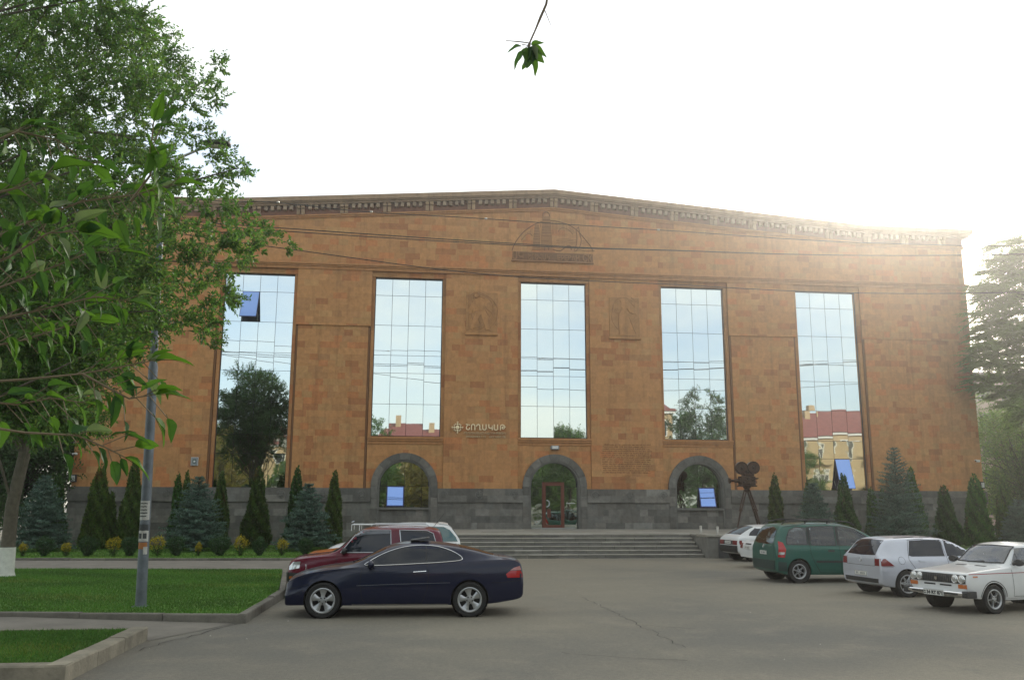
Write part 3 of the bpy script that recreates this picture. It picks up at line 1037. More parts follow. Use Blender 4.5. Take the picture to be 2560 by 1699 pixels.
for y in (790, 820, 850): stroke(b, [em((1800, y)), em((1930, y + 8))], .014, .002)
stroke(b, curve([em(p) for p in [(1190, 970), (1330, 1000), (1430, 940), (1500, 890), (1560, 900), (1580, 980)]]), .03, .0)
stroke(b, curve([em(p) for p in [(1640, 1010), (1750, 980), (1900, 1000), (2070, 990)]]), .024, .0)
stroke(b, curve([em(p) for p in [(1740, 490), (1690, 560), (1700, 700), (1690, 850), (1640, 990)]]), .026, .0)
stroke(b, curve([em(p) for p in [(1740, 490), (1760, 640), (1790, 760), (1760, 900), (1680, 990)]]), .026, .0)
stroke(b, curve([em(p) for p in [(1300, 600), (1350, 530), (1440, 520), (1540, 570), (1620, 650)]]), .018, .0)
stroke(b, curve([em(p) for p in [(520, 790), (600, 690), (690, 640), (760, 690)]]), .018, .0)
b.build('carved_lines', M_car_d, emb)
b = MB(); b.tint = (1.05, 1.05, 1.0)
b.prism_y([em(p) for p in [(930, 970), (1180, 970), (1165, 700), (1125, 280), (975, 280), (945, 700)]], -.05, .02)
b.prism_y([em(p) for p in [(755, 980), (925, 990), (915, 650), (890, 450), (810, 450), (785, 650)]], -.035, .02)
b.build('tower', M_car, emb)
b = MB(); b.tint = (.8, .8, .8)
for y in (350, 410, 500, 530, 570, 625, 690, 800): stroke(b, [em((965 - (y - 350) * .05, y)), em((1130 + (y - 350) * .08, y + 4))], .013, -.05)
for y in (530, 590, 650, 700, 750, 830, 900): stroke(b, [em((800 - (y - 530) * .1, y)), em((900 + (y - 530) * .05, y + 3))], .013, -.035)
stroke(b, curve([em(p) for p in [(985, 280), (990, 215), (1050, 185), (1110, 215), (1120, 280)]]), .024, -.02)
stroke(b, curve([em(p) for p in [(1015, 990), (1020, 920), (1055, 905), (1095, 925), (1100, 995)]]), .022, -.05)
b.build('tower_courses', M_car_d, emb)
b = MB(); b.bbox(-2.24, 2.13, -.10, .02, 14.58, 14.66, .01); b.build('ledge', M_car, emb)
b = MB(); b.box(-2.2, 2.1, -.012, .02, 14.665, 15.12); b.build('text_ground', M_car_d, emb)
letters('ՍԿ', -2.2, -1.62, 14.68, .44, -.03, .02, M_car, emb, bold=.01)
letters('ԵՐԵՎԱՆ', -1.36, -.22, 14.70, .33, -.03, .02, M_car, emb, bold=.012)
letters('ЕРЕВАН', .20, 1.38, 14.70, .33, -.03, .02, M_car, emb, bold=.012)
letters('СК', 1.55, 2.08, 14.68, .42, -.03, .02, M_car, emb, bold=.01)

# gilt sign beside the main arch
M_gilt = mat('pale_gilt', (0.78, 0.64, 0.40), .35, metal=.2)
M_gilt_dull = mat('dull_gilt', (0.46, 0.35, 0.20), .5, metal=.2)
sign = thing('lettering_sign', 'raised pale gilt lettering with round cross emblem on the orange wall', 'sign', (-4.94, -.05, 5.86))
letters('Շողակաթ'.upper(), .42, 2.43, -.13, .31, -.02, .02, M_gilt, sign, 'title_letters', bold=.006)
letters('ՀԵՌՈՒՍՏԱԸՆԿԵՐՈՒԹՅՈՒՆ', .32, 2.45, -.345, .135, -.01, .012, M_gilt_dull, sign, 'subtitle_letters', bold=.002)
letters('SHOGHAKAT TV', .43, 1.44, -.505, .11, -.01, .01, M_gilt_dull, sign, 'small_letters', bold=.002)
letters('ШОГАКАТ ТВ', 1.60, 2.42, -.505, .11, -.01, .01, M_gilt_dull, sign, 'small_letters', bold=.002)
b = MB()
b.lathe([(.10, -.03), (.10, 0), (.0, 0)][::-1], 'y', 20, (0, -.0, 0))
b.lathe([(0, -.045), (.085, -.04), (.10, -.02), (.10, .03)], 'y', 24)
for k in range(4):
    M = Matrix.Rotation(math.pi / 2 * k, 4, 'Y')
    s0 = len(b.v)
    b.lathe([(0, -.04), (.045, -.035), (.045, .02)], 'y', 14, (0, 0, .155))
    b.prism_y([(-.012, .17), (.012, .17), (.014, .25), (.055, .245), (.055, .262), (.02, .268), (0, .315), (-.02, .268), (-.055, .262), (-.055, .245), (-.014, .25)], -.03, .01)
    for sx in (-1, 1):
        b.prism_y([(sx * .03, .148), (sx * .03, .165), (sx * .10, .168), (sx * .105, .205), (sx * .12, .205), (sx * .122, .168), (sx * .155, .157), (sx * .122, .146), (sx * .12, .108), (sx * .105, .108), (sx * .10, .146)], -.03, .01)
    b.xform(M, s0)
b.build('cross_emblem', M_gilt, sign)

# carved inscription, too worn to read: rows of shallow cuts
M_cut = mat('inscription_cut', (0.20, 0.092, 0.036), .95)
b = MB()
z = 5.06
for row in range(14):
    x = 2.45 + (random.uniform(.05, .14) if row in (0,) else random.uniform(-.05, .05))
    xe = 4.98 + random.uniform(-.08, .08)
    while x < xe:
        wl = random.uniform(.12, .34)
        e = min(xe, x + wl)
        while x < e:
            h = random.uniform(.035, .062)
            b.box(x, x + random.uniform(.008, .016), -.010, .0, z, z + h)
            if random.random() < .7: b.box(x + .006, x + .026, -.010, .0, z + random.choice((0, h - .012)), z + random.choice((0, h - .012)) + .012)
            x += .03
        x += .04
    z -= .108
for x0, x1, zz in ((3.45, 3.92, 3.50), (3.50, 3.86, 3.41), (3.32, 4.12, 3.31)):
    x = x0
    while x < x1:
        b.box(x, x + .012, -.010, .0, zz, zz + random.uniform(.03, .05)); x += .028
b.build('inscription', M_cut, bld)

# round carvings in the plinth band
for x in (-21.2, -18.74, -16.4, -13.42, -11.4, -9.55, -5.57, -3.81, -2.03, 2.03, 3.81, 5.57, 9.55, 11.4, 13.5, 16.4, 18.8, 21.2):
    b = MB(); b.tint = (1.15, 1.15, 1.15)
    r = .19
    b.tube([(x + r * math.cos(t), -.115, 2.53 + r * math.sin(t)) for t in np.linspace(0, 2 * math.pi, 19)], .016, 5, False)
    for k in range(8):
        a = k * math.pi / 4
        b.tube([(x + .03 * math.cos(a), -.118, 2.53 + .03 * math.sin(a)), (x + .09 * math.cos(a), -.128, 2.53 + .09 * math.sin(a)), (x + .155 * math.cos(a), -.115, 2.53 + .155 * math.sin(a))], [.010, .030, .010], 6)
    b.lathe([(0, -.14), (.035, -.13), (.04, -.11)], 'y', 10, (x, 0, 2.53))
    b.build('carved_medallion', M_basalt, bld)

# small fittings
M_white = mat('white_plastic', (0.6, 0.6, 0.58), .5)
M_black = mat('black_plastic', (0.012, 0.012, 0.013), .5)
M_grey = mat('grey_metal', (0.25, 0.26, 0.27), .45, metal=.5)
o = thing('wall_plaque', 'small framed grey wall plaque on the orange stone left of the windows', 'plaque', (-17.57, -.02, 4.06))
b = MB(); b.bbox(-.17, .17, -.03, .02, -.20, .20, .008); b.build('plate', M_white, o)
b = MB(); b.bbox(-.155, .155, -.034, -.0305, -.185, .185, .001); b.build('panel', M_grey, o)
b = MB(); b.box(-.08, .08, -.040, -.036, -.09, .10); b.build('dark_panel', mat('plaque_green', (.05, .085, .075), .5), o)
b = MB(); b.box(-.045, .045, -.045, -.041, -.045, .045); b.build('blank_panel', M_white, o)
def box_light(x, z, lab):
    o = thing('wall_light', lab, 'wall light', (x, -.06, z))
    b = MB(); b.bbox(-.12, .12, -.16, .02, -.18, .18, .02); b.build('housing', M_black, o)
    b = MB(); b.bbox(-.08, .08, -.175, -.162, -.13, .13, .008); b.build('lens', M_white, o)
    for s in (-1, 1):
        b = MB(); b.box(s * .04 - .006, s * .04 + .006, -.185, -.176, -.13, .13); b.build('bar', M_black, o)
box_light(-23.0, 3.22, 'small black wall lantern with pale lens at the left building corner')
box_light(22.95, 3.16, 'small black wall lantern with pale lens at the right building corner')
def cctv(x, z, lab, s):
    o = thing('security_camera', lab, 'camera', (x, -.05, z))
    b = MB(); b.tube([(0, .06, .0), (0, -.10, .02), (s * .02, -.16, -.02)], .018, 6); b.build('arm', M_white, o)
    b = MB(); b.lathe([(0, -.02), (.05, -.02), (.06, .02), (.06, .18), (.05, .2), (0, .2)], 'x', 12, (s * .02 - .08, -.18, -.05)); b.build('housing', M_white, o)
    b = MB(); b.lathe([(0, 0), (.04, 0), (.04, .012), (0, .012)], 'x', 12, (s * .02 - .112, -.18, -.05)); b.build('lens', M_black, o)
cctv(22.75, 4.47, 'small white security camera high on the right building corner', 1)
cctv(-23.0, 4.40, 'small white security camera on the left building corner behind leaves', -1)
o = thing('door_floodlight', 'small grey floodlight mounted above the arch of the door', 'floodlight', (0, .02, 4.90))
b = MB(); b.bbox(-.2, .2, -.2, .0, -.10, .10, .03); b.build('housing', M_grey, o)
b = MB(); b.bbox(-.15, .15, -.212, -.202, -.07, .07, .006); b.build('lens', M_white, o)
b = MB(); b.box(-.23, -.205, -.12, .06, -.03, .03); b.box(.205, .23, -.12, .06, -.03, .03); b.build('bracket', M_grey, o)

# ------------------------------------------------------------------ bronze film camera on its tripod
M_bronze = mat('dark_bronze', (0.055, 0.032, 0.023), .42, metal=.75, var=.3, vscale=6, bump=.2, bscale=30)
M_bronze_d = mat('darker_bronze', (0.035, 0.022, 0.017), .5, metal=.7)
st = thing('film_camera_statue', 'dark bronze old film camera with two reels on a tall tripod', 'statue', (8.05, -5.0, TZ), scale=1.10)
def disc(x, z, r, y0, y1, n=28):
    return MB().lathe([(0, y0), (r - .02, y0), (r, y0 + .02), (r, y1 - .02), (r - .02, y1), (0, y1)], 'y', n, (x, 0, z))
for sx, x, z in ((0, -.20, 2.60), (1, .30, 2.62)):
    o = disc(x, z, .265, -.10, .10).build('reel', M_bronze, st, True)
    b = MB(); b.tube([(x + .245 * math.cos(t), -.105, z + .245 * math.sin(t)) for t in np.linspace(0, 2 * math.pi, 25)], .018, 6, False)
    b.lathe([(0, -.14), (.05, -.13), (.06, -.1)], 'y', 14, (x, 0, z)); b.lathe([(.085, -.112), (.105, -.112), (.105, -.1), (.085, -.1)], 'y', 18, (x, 0, z)); b.build('reel_hub', M_bronze_d, o, True)
b = MB(); b.bbox(-.30, .34, -.17, .17, 1.90, 2.26, .03); b.bbox(-.16, .30, -.14, .14, 2.27, 2.38, .02); b.bbox(-.34, .38, -.19, .19, 1.84, 1.895, .015)
b.build('camera_body', M_bronze, st, True)
b = MB(); b.bbox(-.04, .10, -.10, .10, 2.38, 2.48, .02); b.prism_y([(-.06, 2.36), (.05, 2.36), (-.02, 2.52), (-.1, 2.5)], -.13, -.09); b.build('magazine_throat', M_bronze_d, st)
b = MB()
b.lathe([(0, -.30), (.12, -.30), (.12, -.36), (.085, -.37), (.085, -.52), (.055, -.53), (.055, -.66), (.10, -.70), (.11, -.76), (.07, -.765), (0, -.75)][::-1], 'x', 18, (0, -.02, 2.08)); b.build('lens', M_bronze, st, True)
b = MB()
for x, z, r in ((.02, 2.16, .07), (.20, 2.10, .045), (-.18, 2.02, .05), (.05, 1.97, .04)):
    b.lathe([(0, -.215), (r * .7, -.21), (r, -.19), (r, -.165)], 'y', 14, (x, 0, z))
b.tube([(.34, -.05, 2.16), (.52, -.05, 2.18)], .016, 6); b.tube([(.34, .05, 2.05), (.46, .05, 2.05), (.46, .05, 1.98)], .016, 6); b.bbox(.2, .42, -.2, -.172, 2.14, 2.2, .01)
b.build('knobs', M_bronze_d, st, True)
b = MB(); b.lathe([(0, 1.62), (.10, 1.62), (.13, 1.70), (.10, 1.74), (.16, 1.80), (.16, 1.838), (0, 1.838)], 'z', 16); b.build('tripod_head', M_bronze, st, True)
for fx, fy in ((-.56, -.10), (.44, -.34), (.62, .42)):
    b = MB()
    for s in (-.05, .05):
        b.tube([(fx * .12 + s, fy * .12, 1.70), (fx * .62 + s * .8, fy * .62, .85)], .028, 6)
    b.tube([(fx * .55, fy * .55, .95), (fx, fy, .0)], [.045, .030], 8)
    b.box(fx * .60 - .07, fx * .60 + .07, fy * .60 - .03, fy * .60 + .03, .84, .90)
    b.build('tripod_leg', M_bronze, st)

# steel bollards on the terrace corner
M_steel = mat('brushed_steel', (0.42, 0.40, 0.36), .4, metal=.8)
for (x, y, lab) in ((4.81, -7.95, 'short steel bollard on the terrace corner, farther of two'), (5.12, -9.1, 'short steel bollard on the terrace corner, nearer of two')):
    o = thing('bollard', lab, 'bollard', (x, y, TZ + .03), group='steel bollards on the terrace corner')
    MB().lathe([(0, .32), (.045, .315), (.055, .29), (.055, .02), (.055, .0), (0, 0)][::-1], 'z', 16).build('post', M_steel, o, True)
    MB().lathe([(.056, .26), (.062, .262), (.062, .30), (.056, .302)], 'z', 16).build('cap_ring', M_steel, o, True)
    MB().lathe([(0, 0), (.085, 0), (.085, .012), (.056, .014)], 'z', 16).build('flange', M_steel, o, True)
# ------------------------------------------------------------------ cars (local: nose +x, left side +y, ground z=0, x=0 midway between the axles)
def paint(name, c, metal=0.0, rough=.28):
    return mat(name, c, rough, metal=metal, coat=.5, spec=.15, var=.08, vscale=1.5)
M_tyre = mat('tyre_rubber', (0.014, 0.014, 0.014), .85, var=.4, vscale=9)
M_cglass = mat('car_glass_dark', (0.006, 0.010, 0.020), .04, spec=.45)
M_chrome = mat('chrome', (0.7, 0.7, 0.7), .12, metal=1.0)
M_alloy = mat('alloy_wheel', (0.42, 0.43, 0.44), .35, metal=.75)
M_alloy_d = mat('wheel_well_dark', (0.010, 0.010, 0.010), .9)
M_trim = mat('black_trim', (0.018, 0.019, 0.020), .55)
M_seam = mat('panel_gap', (0.006, 0.006, 0.007), .9)
M_red = mat('red_lamp', (0.36, 0.008, 0.012), .12, coat=.3)
M_reddark = mat('dark_red_lamp', (0.17, 0.012, 0.015), .15, coat=.6)
M_amber = mat('amber_lamp', (0.45, 0.12, 0.02), .2, coat=.6)
M_clear = mat('clear_lamp', (0.55, 0.56, 0.55), .08, metal=.6, coat=.8)
M_plate = mat('number_plate', (0.62, 0.62, 0.58), .5)
M_ink = mat('plate_ink', (0.015, 0.015, 0.018), .6)
M_seat = mat('seat_cloth', (0.03, 0.032, 0.036), .9)

def interp(tab, x):
    for (a, b) in zip(tab[:-1], tab[1:]):
        if a[0] <= x <= b[0]:
            t = (x - a[0]) / (b[0] - a[0])
            return [a[i] + (b[i] - a[i]) * t for i in range(1, len(a))]
    return list(tab[-1][1:] if x > tab[-1][0] else tab[0][1:])

class Car:
    def __init__(self, name, label, cat, st, wb, wr, ww, track, body, well=.036, group=None, glass=None, cut=()):
        """st: stations from tail to nose: x, zbottom, zshoulder, ztop, wmid, wshoulder, wtop"""
        self.root = thing(name, label, cat, group=group)
        self.wb, self.wr, self.track = wb, wr, track
        self.glass = glass or M_cglass
        vs, fs = [], []
        rings = []
        ss = [st[0]] + list(st) + [st[-1]]
        for i, (x, zb, zs, zt, wm, ws, wt) in enumerate(ss):
            if i in (0, len(ss) - 1):                     # rounded end caps
                k = .90
                zc = (zb + zt) / 2
                zb, zs, zt = zc + (zb - zc) * k, zc + (zs - zc) * k, zc + (zt - zc) * k
                wm, ws, wt = wm * k, ws * k, wt * k
            gh = max(0.0, min(1.0, (zt - zs) / .35))
            zm = zb + (zs - zb) * .52
            e = .085 * gh + .012 * (1 - gh)
            half = [(0, zb), (wm * .7, zb), (wm - .045, zb + .02), (wm - .008, zb + .16), (wm, zm), (ws + .004, zs - .055), (ws - .022, zs - .004),
                    (wt + (ws - .03 - wt) * .62, zs + (zt - e - zs) * .34), (wt + .012, zt - e), (wt * .80, zt - .022 * gh - .008), (0, zt)]
            rings.append([(x, y, z) for y, z in half] + [(x, -y, z) for y, z in half[-2:0:-1]])
        n = len(rings[0])
        for r in rings: vs += r
        for i in range(len(rings) - 1):
            for k in range(n):
                fs.append((i * n + k, i * n + (k + 1) % n, (i + 1) * n + (k + 1) % n, (i + 1) * n + k))
        fs.append(tuple(range(n - 1, -1, -1)))
        o = (len(rings) - 1) * n
        fs.append(tuple(range(o, o + n)))
        me = bpy.data.meshes.new('cage')
        me.from_pydata(vs, [], fs)
        bm = bmesh.new(); bm.from_mesh(me); bmesh.ops.recalc_face_normals(bm, faces=bm.faces)
        cl = bm.edges.layers.float.new('crease_edge')          # crisp shoulder, sill and roof lines
        sharp = {2: .55, n - 2: .55, 6: .75, n - 6: .75, 5: .35, n - 5: .35, 8: .35, n - 8: .35}
        for e in bm.edges:
            i0, i1 = e.verts[0].index, e.verts[1].index
            if i0 % n == i1 % n and (i0 % n) in sharp: e[cl] = sharp[i0 % n]
        bm.to_mesh(me); bm.free()
        tmp = bpy.data.objects.new('cage', me); col.objects.link(tmp)
        sub = tmp.modifiers.new('s', 'SUBSURF'); sub.levels = 2; sub.render_levels = 2
        dg = bpy.context.evaluated_depsgraph_get(); dg.update()
        ev = tmp.evaluated_get(dg); em_ = ev.to_mesh()
        self.bvh = BVHTree.FromPolygons([v.co.copy() for v in em_.vertices], [tuple(p.vertices) for p in em_.polygons])
        ev.to_mesh_clear()
        cuts = []
        for ax, poly in cut:                                   # real window openings
            k_ = len(poly); cx_ = sum(p[0] for p in poly) / k_; cy_ = sum(p[1] for p in poly) / k_
            q_ = [(p[0] + (cx_ - p[0]) * .035, p[1] + (cy_ - p[1]) * .045) for p in poly]
            c = MB()
            if ax == 'S': c.prism_y(q_, -1.2, 1.2)
            else:
                x0_, x1_ = (.05, 3.0) if ax == 'F' else (-3.0, -.4)
                c.add([(x0_, p[0], p[1]) for p in q_] + [(x1_, p[0], p[1]) for p in q_],
                      [tuple(range(k_)), tuple(range(2 * k_ - 1, k_ - 1, -1))] + [(i, i + k_, (i + 1) % k_ + k_, (i + 1) % k_) for i in range(k_)])
            co = c.build('cut', M_seam)
            bm = bmesh.new(); bm.from_mesh(co.data); bmesh.ops.recalc_face_normals(bm, faces=bm.faces); bm.to_mesh(co.data); bm.free()
            cuts.append(co)
            md = tmp.modifiers.new('w', 'BOOLEAN'); md.operation = 'DIFFERENCE'; md.object = co; md.solver = 'EXACT'
        for sx in (-1, 1):
            for sy in (-1, 1):
                c = MB().lathe([(0, 0), (wr + well, 0), (wr + well, .7), (0, .7)], 'y', 40, (sx * wb / 2, (track / 2 - .16) if sy > 0 else -(track / 2 - .16) - .7, wr + .01))
                co = c.build('cut', M_seam)
                bm = bmesh.new(); bm.from_mesh(co.data); bmesh.ops.remove_doubles(bm, verts=bm.verts, dist=1e-5); bmesh.ops.recalc_face_normals(bm, faces=bm.faces); bm.to_mesh(co.data); bm.free()
                cuts.append(co)
                md = tmp.modifiers.new('b', 'BOOLEAN'); md.operation = 'DIFFERENCE'; md.object = co; md.solver = 'EXACT'
        dg = bpy.context.evaluated_depsgraph_get(); dg.update()
        bme = bpy.data.meshes.new_from_object(tmp.evaluated_get(dg))
        bpy.data.objects.remove(tmp)
        for c in cuts: bpy.data.objects.remove(c)
        bme.materials.clear(); bme.materials.append(body); bme.materials.append(M_seat)
        a = bme.color_attributes.get('tint')
        bme.polygons.foreach_set('use_smooth', [True] * len(bme.polygons))
        mi_ = []
        for p in bme.polygons:
            near = self.bvh.find_nearest(p.center)
            mi_.append(1 if cut and near[3] is not None and near[3] > .012 and p.center.z > .5 else 0)
        bme.polygons.foreach_set('material_index', mi_)
        bme.set_sharp_from_angle(angle=R(35))
        self.body = obj('body', bme, self.root)
        self.body_mat = body
        # dark liners inside the wheel arches
        for sx in (-1, 1):
            for sy in (-1, 1):
                b = MB()
                y0, y1 = sorted((sy * (track / 2 - .155), sy * (track / 2 + ww / 2 - .035)))
                b.lathe([(wr + well - .004, y0 if sy > 0 else y1), (wr + well - .004, y1 if sy > 0 else y0)], 'y', 32, (sx * wb / 2, 0, wr + .01))
                b.f = b.f[:32]
                b.lathe([(0, sy * (track / 2 - .15)), (wr + well, sy * (track / 2 - .15))], 'y', 24, (sx * wb / 2, 0, wr + .01))
                b.build('wheel_arch', M_alloy_d, self.root)
    def cast(self, ax, u, v, eps):
        if ax == 'L': o, d = Vector((u, 3, v)), Vector((0, -1, 0))
        elif ax == 'R': o, d = Vector((u, -3, v)), Vector((0, 1, 0))
        elif ax == 'F': o, d = Vector((6, u, v)), Vector((-1, 0, 0))
        elif ax == 'B': o, d = Vector((-6, u, v)), Vector((1, 0, 0))
        else: o, d = Vector((u, v, 6)), Vector((0, 0, -1))
        loc, nor, i, dist = self.bvh.ray_cast(o, d)
        if loc is None or (ax in 'LR' and abs(loc.y) < .35):
            q = o + d * 2.3 if ax in 'LR' else o + d * 4.2
            loc, nor, i, dist = self.bvh.find_nearest(q)
        if nor.dot(d) > 0: nor = -nor
        return loc + nor * eps, nor
    def patch(self, name, ax, poly, m, eps=.005, parent=None, sp=.07, skirt=.012, smooth_n=0, label=None):
        """a panel, pane or lamp that follows the body surface; poly is its outline seen along the axis"""
        P = []
        n = len(poly)
        if smooth_n: poly = curve(list(poly) + [poly[0]], smooth_n)[:-1]; n = len(poly)
        for i in range(n):
            a, b = poly[i], poly[(i + 1) % n]
            k = max(1, int(math.hypot(b[0] - a[0], b[1] - a[1]) / sp))
            P += [(a[0] + (b[0] - a[0]) * j / k, a[1] + (b[1] - a[1]) * j / k) for j in range(k)]
        nb = len(P)
        xs = [p[0] for p in P]; ys = [p[1] for p in P]
        G = []
        arr = []
        x = min(xs) + sp
        while x < max(xs):
            y = min(ys) + sp
            while y < max(ys):
                arr.append((x, y)); y += sp
            x += sp
        if arr:
            A = np.array(arr)
            ins = inpoly(A, [tuple(p) for p in P])
            for q in A[ins]:
                if min((q[0] - p[0]) ** 2 + (q[1] - p[1]) ** 2 for p in P) > (sp * .45) ** 2: G.append(tuple(q))
        co = [Vector(p) for p in P + G]
        V2, E2, F2, *_ = geometry.delaunay_2d_cdt(co, [(i, (i + 1) % nb) for i in range(nb)], [], 1, 1e-6)
        b = MB()
        H = [self.cast(ax, v[0], v[1], eps) for v in V2]
        b.add([h[0] for h in H], [tuple(f) for f in F2])
        edge = {}
        for f in F2:
            for i in range(len(f)):
                e = (f[i], f[(i + 1) % len(f)])
                edge[e] = 1
        low = {}
        for (i, j) in list(edge):
            if (j, i) not in edge:
                for q in (i, j):
                    if q not in low:
                        low[q] = len(b.v); b.v.append(tuple(H[q][0] - H[q][1] * (eps + skirt))); b.t.append((1, 1, 1))
                b.f.append((j, i, low[i], low[j]))
        o = b.build(name, m, parent or self.root, True)
        bm = bmesh.new(); bm.from_mesh(o.data); bmesh.ops.recalc_face_normals(bm, faces=bm.faces)
        bm.to_mesh(o.data); bm.free()
        if label: o['label'] = label
        return o
    def strip(self, name, ax, pts, w, m, eps=.003, parent=None, closed=False, r=None):
        """thin line (trim, gap, rubber) following the surface; r gives a round bead"""
        if r is not None:
            b = MB()
            q = [self.cast(ax, p[0], p[1], eps)[0] for p in dens(pts, .06, closed)]
            b.tube(q, r, 6)
            return b.build(name, m, parent or self.root, True)
        pts = dens(pts, .05, closed)
        b = MB(); vs = []
        for i, p in enumerate(pts):
            a, c = pts[max(i - 1, 0)], pts[min(i + 1, len(pts) - 1)]
            d = math.hypot(c[0] - a[0], c[1] - a[1]) or 1
            nx, ny = -(c[1] - a[1]) / d * w / 2, (c[0] - a[0]) / d * w / 2
            vs += [self.cast(ax, p[0] + nx, p[1] + ny, eps)[0], self.cast(ax, p[0] - nx, p[1] - ny, eps)[0]]
        b.add(vs, [(2 * i, 2 * i + 1, 2 * i + 3, 2 * i + 2) for i in range(len(pts) - 1)])
        return b.build(name, m, parent or self.root)
    def both(self, fn):
        return [fn('L'), fn('R')]
    def wheels(self, kind, ww, m=None, rim=.62):
        m = m or M_alloy
        r = self.wr
        rr = r * rim
        t = MB()
        h = ww / 2
        t.lathe([(rr, -h * .92), (r * .93, -h), (r * .985, -h * .85), (r, -h * .6), (r, h * .6), (r * .985, h * .85), (r * .93, h), (rr, h * .92)], 'y', 40)
        t.f = t.f[:-2]
        tm = t.mesh('tyre', M_tyre, True)
        g = MB()
        g.lathe([(rr + .004, -h * .93), (rr - .012, -h * .96), (rr - .03, -h * .80), (rr - .035, -h * .2)], 'y', 40)
        g.f = g.f[:40 * 3]
        d0 = -h * .78
        if kind == 'five_wide':
            ns, wi, wo = 5, .70, .92
        elif kind == 'six':
            ns, wi, wo = 6, .55, .42
        elif kind == 'five_star':
            ns, wi, wo = 5, .40, .30
        elif kind == 'mesh':
            ns, wi, wo = 7, .0, .0
        else:
            ns, wi, wo = 10, .30, .26
        R1 = rr - .018
        hub = rr * .34
        for k in range(ns):
            a = 2 * math.pi * k / ns + .3
            if kind == 'mesh':
                for s in (-1, 1):
                    a2 = a + s * math.pi / ns * .95
                    p0 = (hub * .8 * math.cos(a), hub * .8 * math.sin(a)); p1 = (R1 * math.cos(a2), R1 * math.sin(a2))
                    g.tube([(p0[0], d0 + .012, p0[1]), ((p0[0] + p1[0]) / 2, d0, (p0[1] + p1[1]) / 2), (p1[0], d0 - .004, p1[1])], [.016, .012, .012], 6)
                continue
            sects = []
            for f in (0.0, .35, .7, 1.0):
                rad = hub * .7 + (R1 - hub * .7) * f
                wdt = (wi + (wo - wi) * f) * (2 * math.pi / ns) * (hub if f == 0 else (hub + (rad - hub) * .8)) * (.62 if kind != 'five_wide' else .80)
                sects.append((rad, wdt / 2, d0 + .010 * math.sin(f * 3)))
            vs = []
            for rad, hw, d in sects:
                for s, dd in ((-1, d + .012), (-.6, d), (.6, d), (1, d + .012), (1, d + .05), (-1, d + .05)):
                    x, z = rad, s * hw
                    vs.append((x * math.cos(a) - z * math.sin(a), dd, x * math.sin(a) + z * math.cos(a)))
            fsx = []
            for i in range(3):
                for j in range(6):
                    fsx.append((i * 6 + j, i * 6 + (j + 1) % 6, (i + 1) * 6 + (j + 1) % 6, (i + 1) * 6 + j))
            g.add(vs, fsx)
        g.lathe([(0, d0 - .012), (hub * .45, d0 - .010), (hub * .55, d0), (hub, d0 + .004), (hub * 1.02, d0 + .05)], 'y', 24)
        gm = g.mesh('rim', m, True)
        lug = MB()
        for k in range(5):
            a = 2 * math.pi * (k + .5) / 5 + .3
            lug.lathe([(0, d0 - .004), (.013, d0 - .004), (.013, d0 + .02)], 'y', 8, (hub * .72 * math.cos(a), 0, hub * .72 * math.sin(a)))
        lm = lug.mesh('wheel_bolts', M_trim)
        bk = MB().lathe([(0, -h * .1), (rr - .02, -h * .1), (rr - .02, h * .5), (0, h * .5)], 'y', 24).mesh('brake', M_alloy_d)
        for sx in (-1, 1):
            for sy in (-1, 1):
                w = bpy.data.objects.new('wheel', None); col.objects.link(w); w.parent = self.root
                w.location = (sx * self.wb / 2, sy * self.track / 2, r)
                w.rotation_euler = (0, 0, math.pi if sy > 0 else 0)
                obj('tyre', tm, w); obj('rim', gm, w, rot=(0, random.uniform(0, 6), 0)); obj('brake', bk, w); obj('wheel_bolts', lm, w)
    def mirror(self, x, z, m, sy, y):
        b = MB()
        b.lathe([(0, -.07), (.05, -.065), (.085, -.03), (.092, .01), (.085, .03), (0, .035)], 'x', 14)
        b.v = [(v[0] * 1.0, v[1] * 1.25, v[2] * .8) for v in b.v]
        o = b.build('mirror', m, self.root, True, (x, sy * (y + .11), z))
        b = MB(); b.tube([(0, 0, 0), (.03, -sy * .12, -.03)], [.03, .035], 8); b.build('mirror_stalk', M_trim, o)
        b = MB(); b.lathe([(0, .037), (.08, .037), (.08, .04), (0, .04)][::-1], 'x', 14); b.v = [(-.076 + .0, v[1] * 1.2, v[2] * .76) for v in b.v]; b.build('mirror_glass', M_chrome, o)
    def place(self, x, y, rz, s=1.0):
        self.root.scale = (s, s, s)
        self.root.location = (x, y, 0)
        self.root.rotation_euler = (0, 0, rz)
    def plate(self, ax, y, z, w, h, text=None, country=False, eps=.02):
        p, nrm = self.cast(ax, y, z, eps)
        b = MB(); b.bbox(-w / 2, w / 2, -.004, .02, -h / 2, h / 2, .003)
        o = b.build('number_plate', M_plate, self.root, loc=p)
        o.rotation_euler = (0, 0, math.pi / 2 if ax == 'F' else -math.pi / 2)
        b = MB()
        for (x0, x1, z0, z1) in ((-w / 2, w / 2, h / 2 - .005, h / 2), (-w / 2, w / 2, -h / 2, -h / 2 + .005), (-w / 2, -w / 2 + .005, -h / 2 + .005, h / 2 - .005), (w / 2 - .005, w / 2, -h / 2 + .005, h / 2 - .005)):
            b.box(x0 + .001, x1 - .001, -.0065, -.0045, z0 + .0005, z1 - .0005)
        b.build('plate_border', M_ink, o)
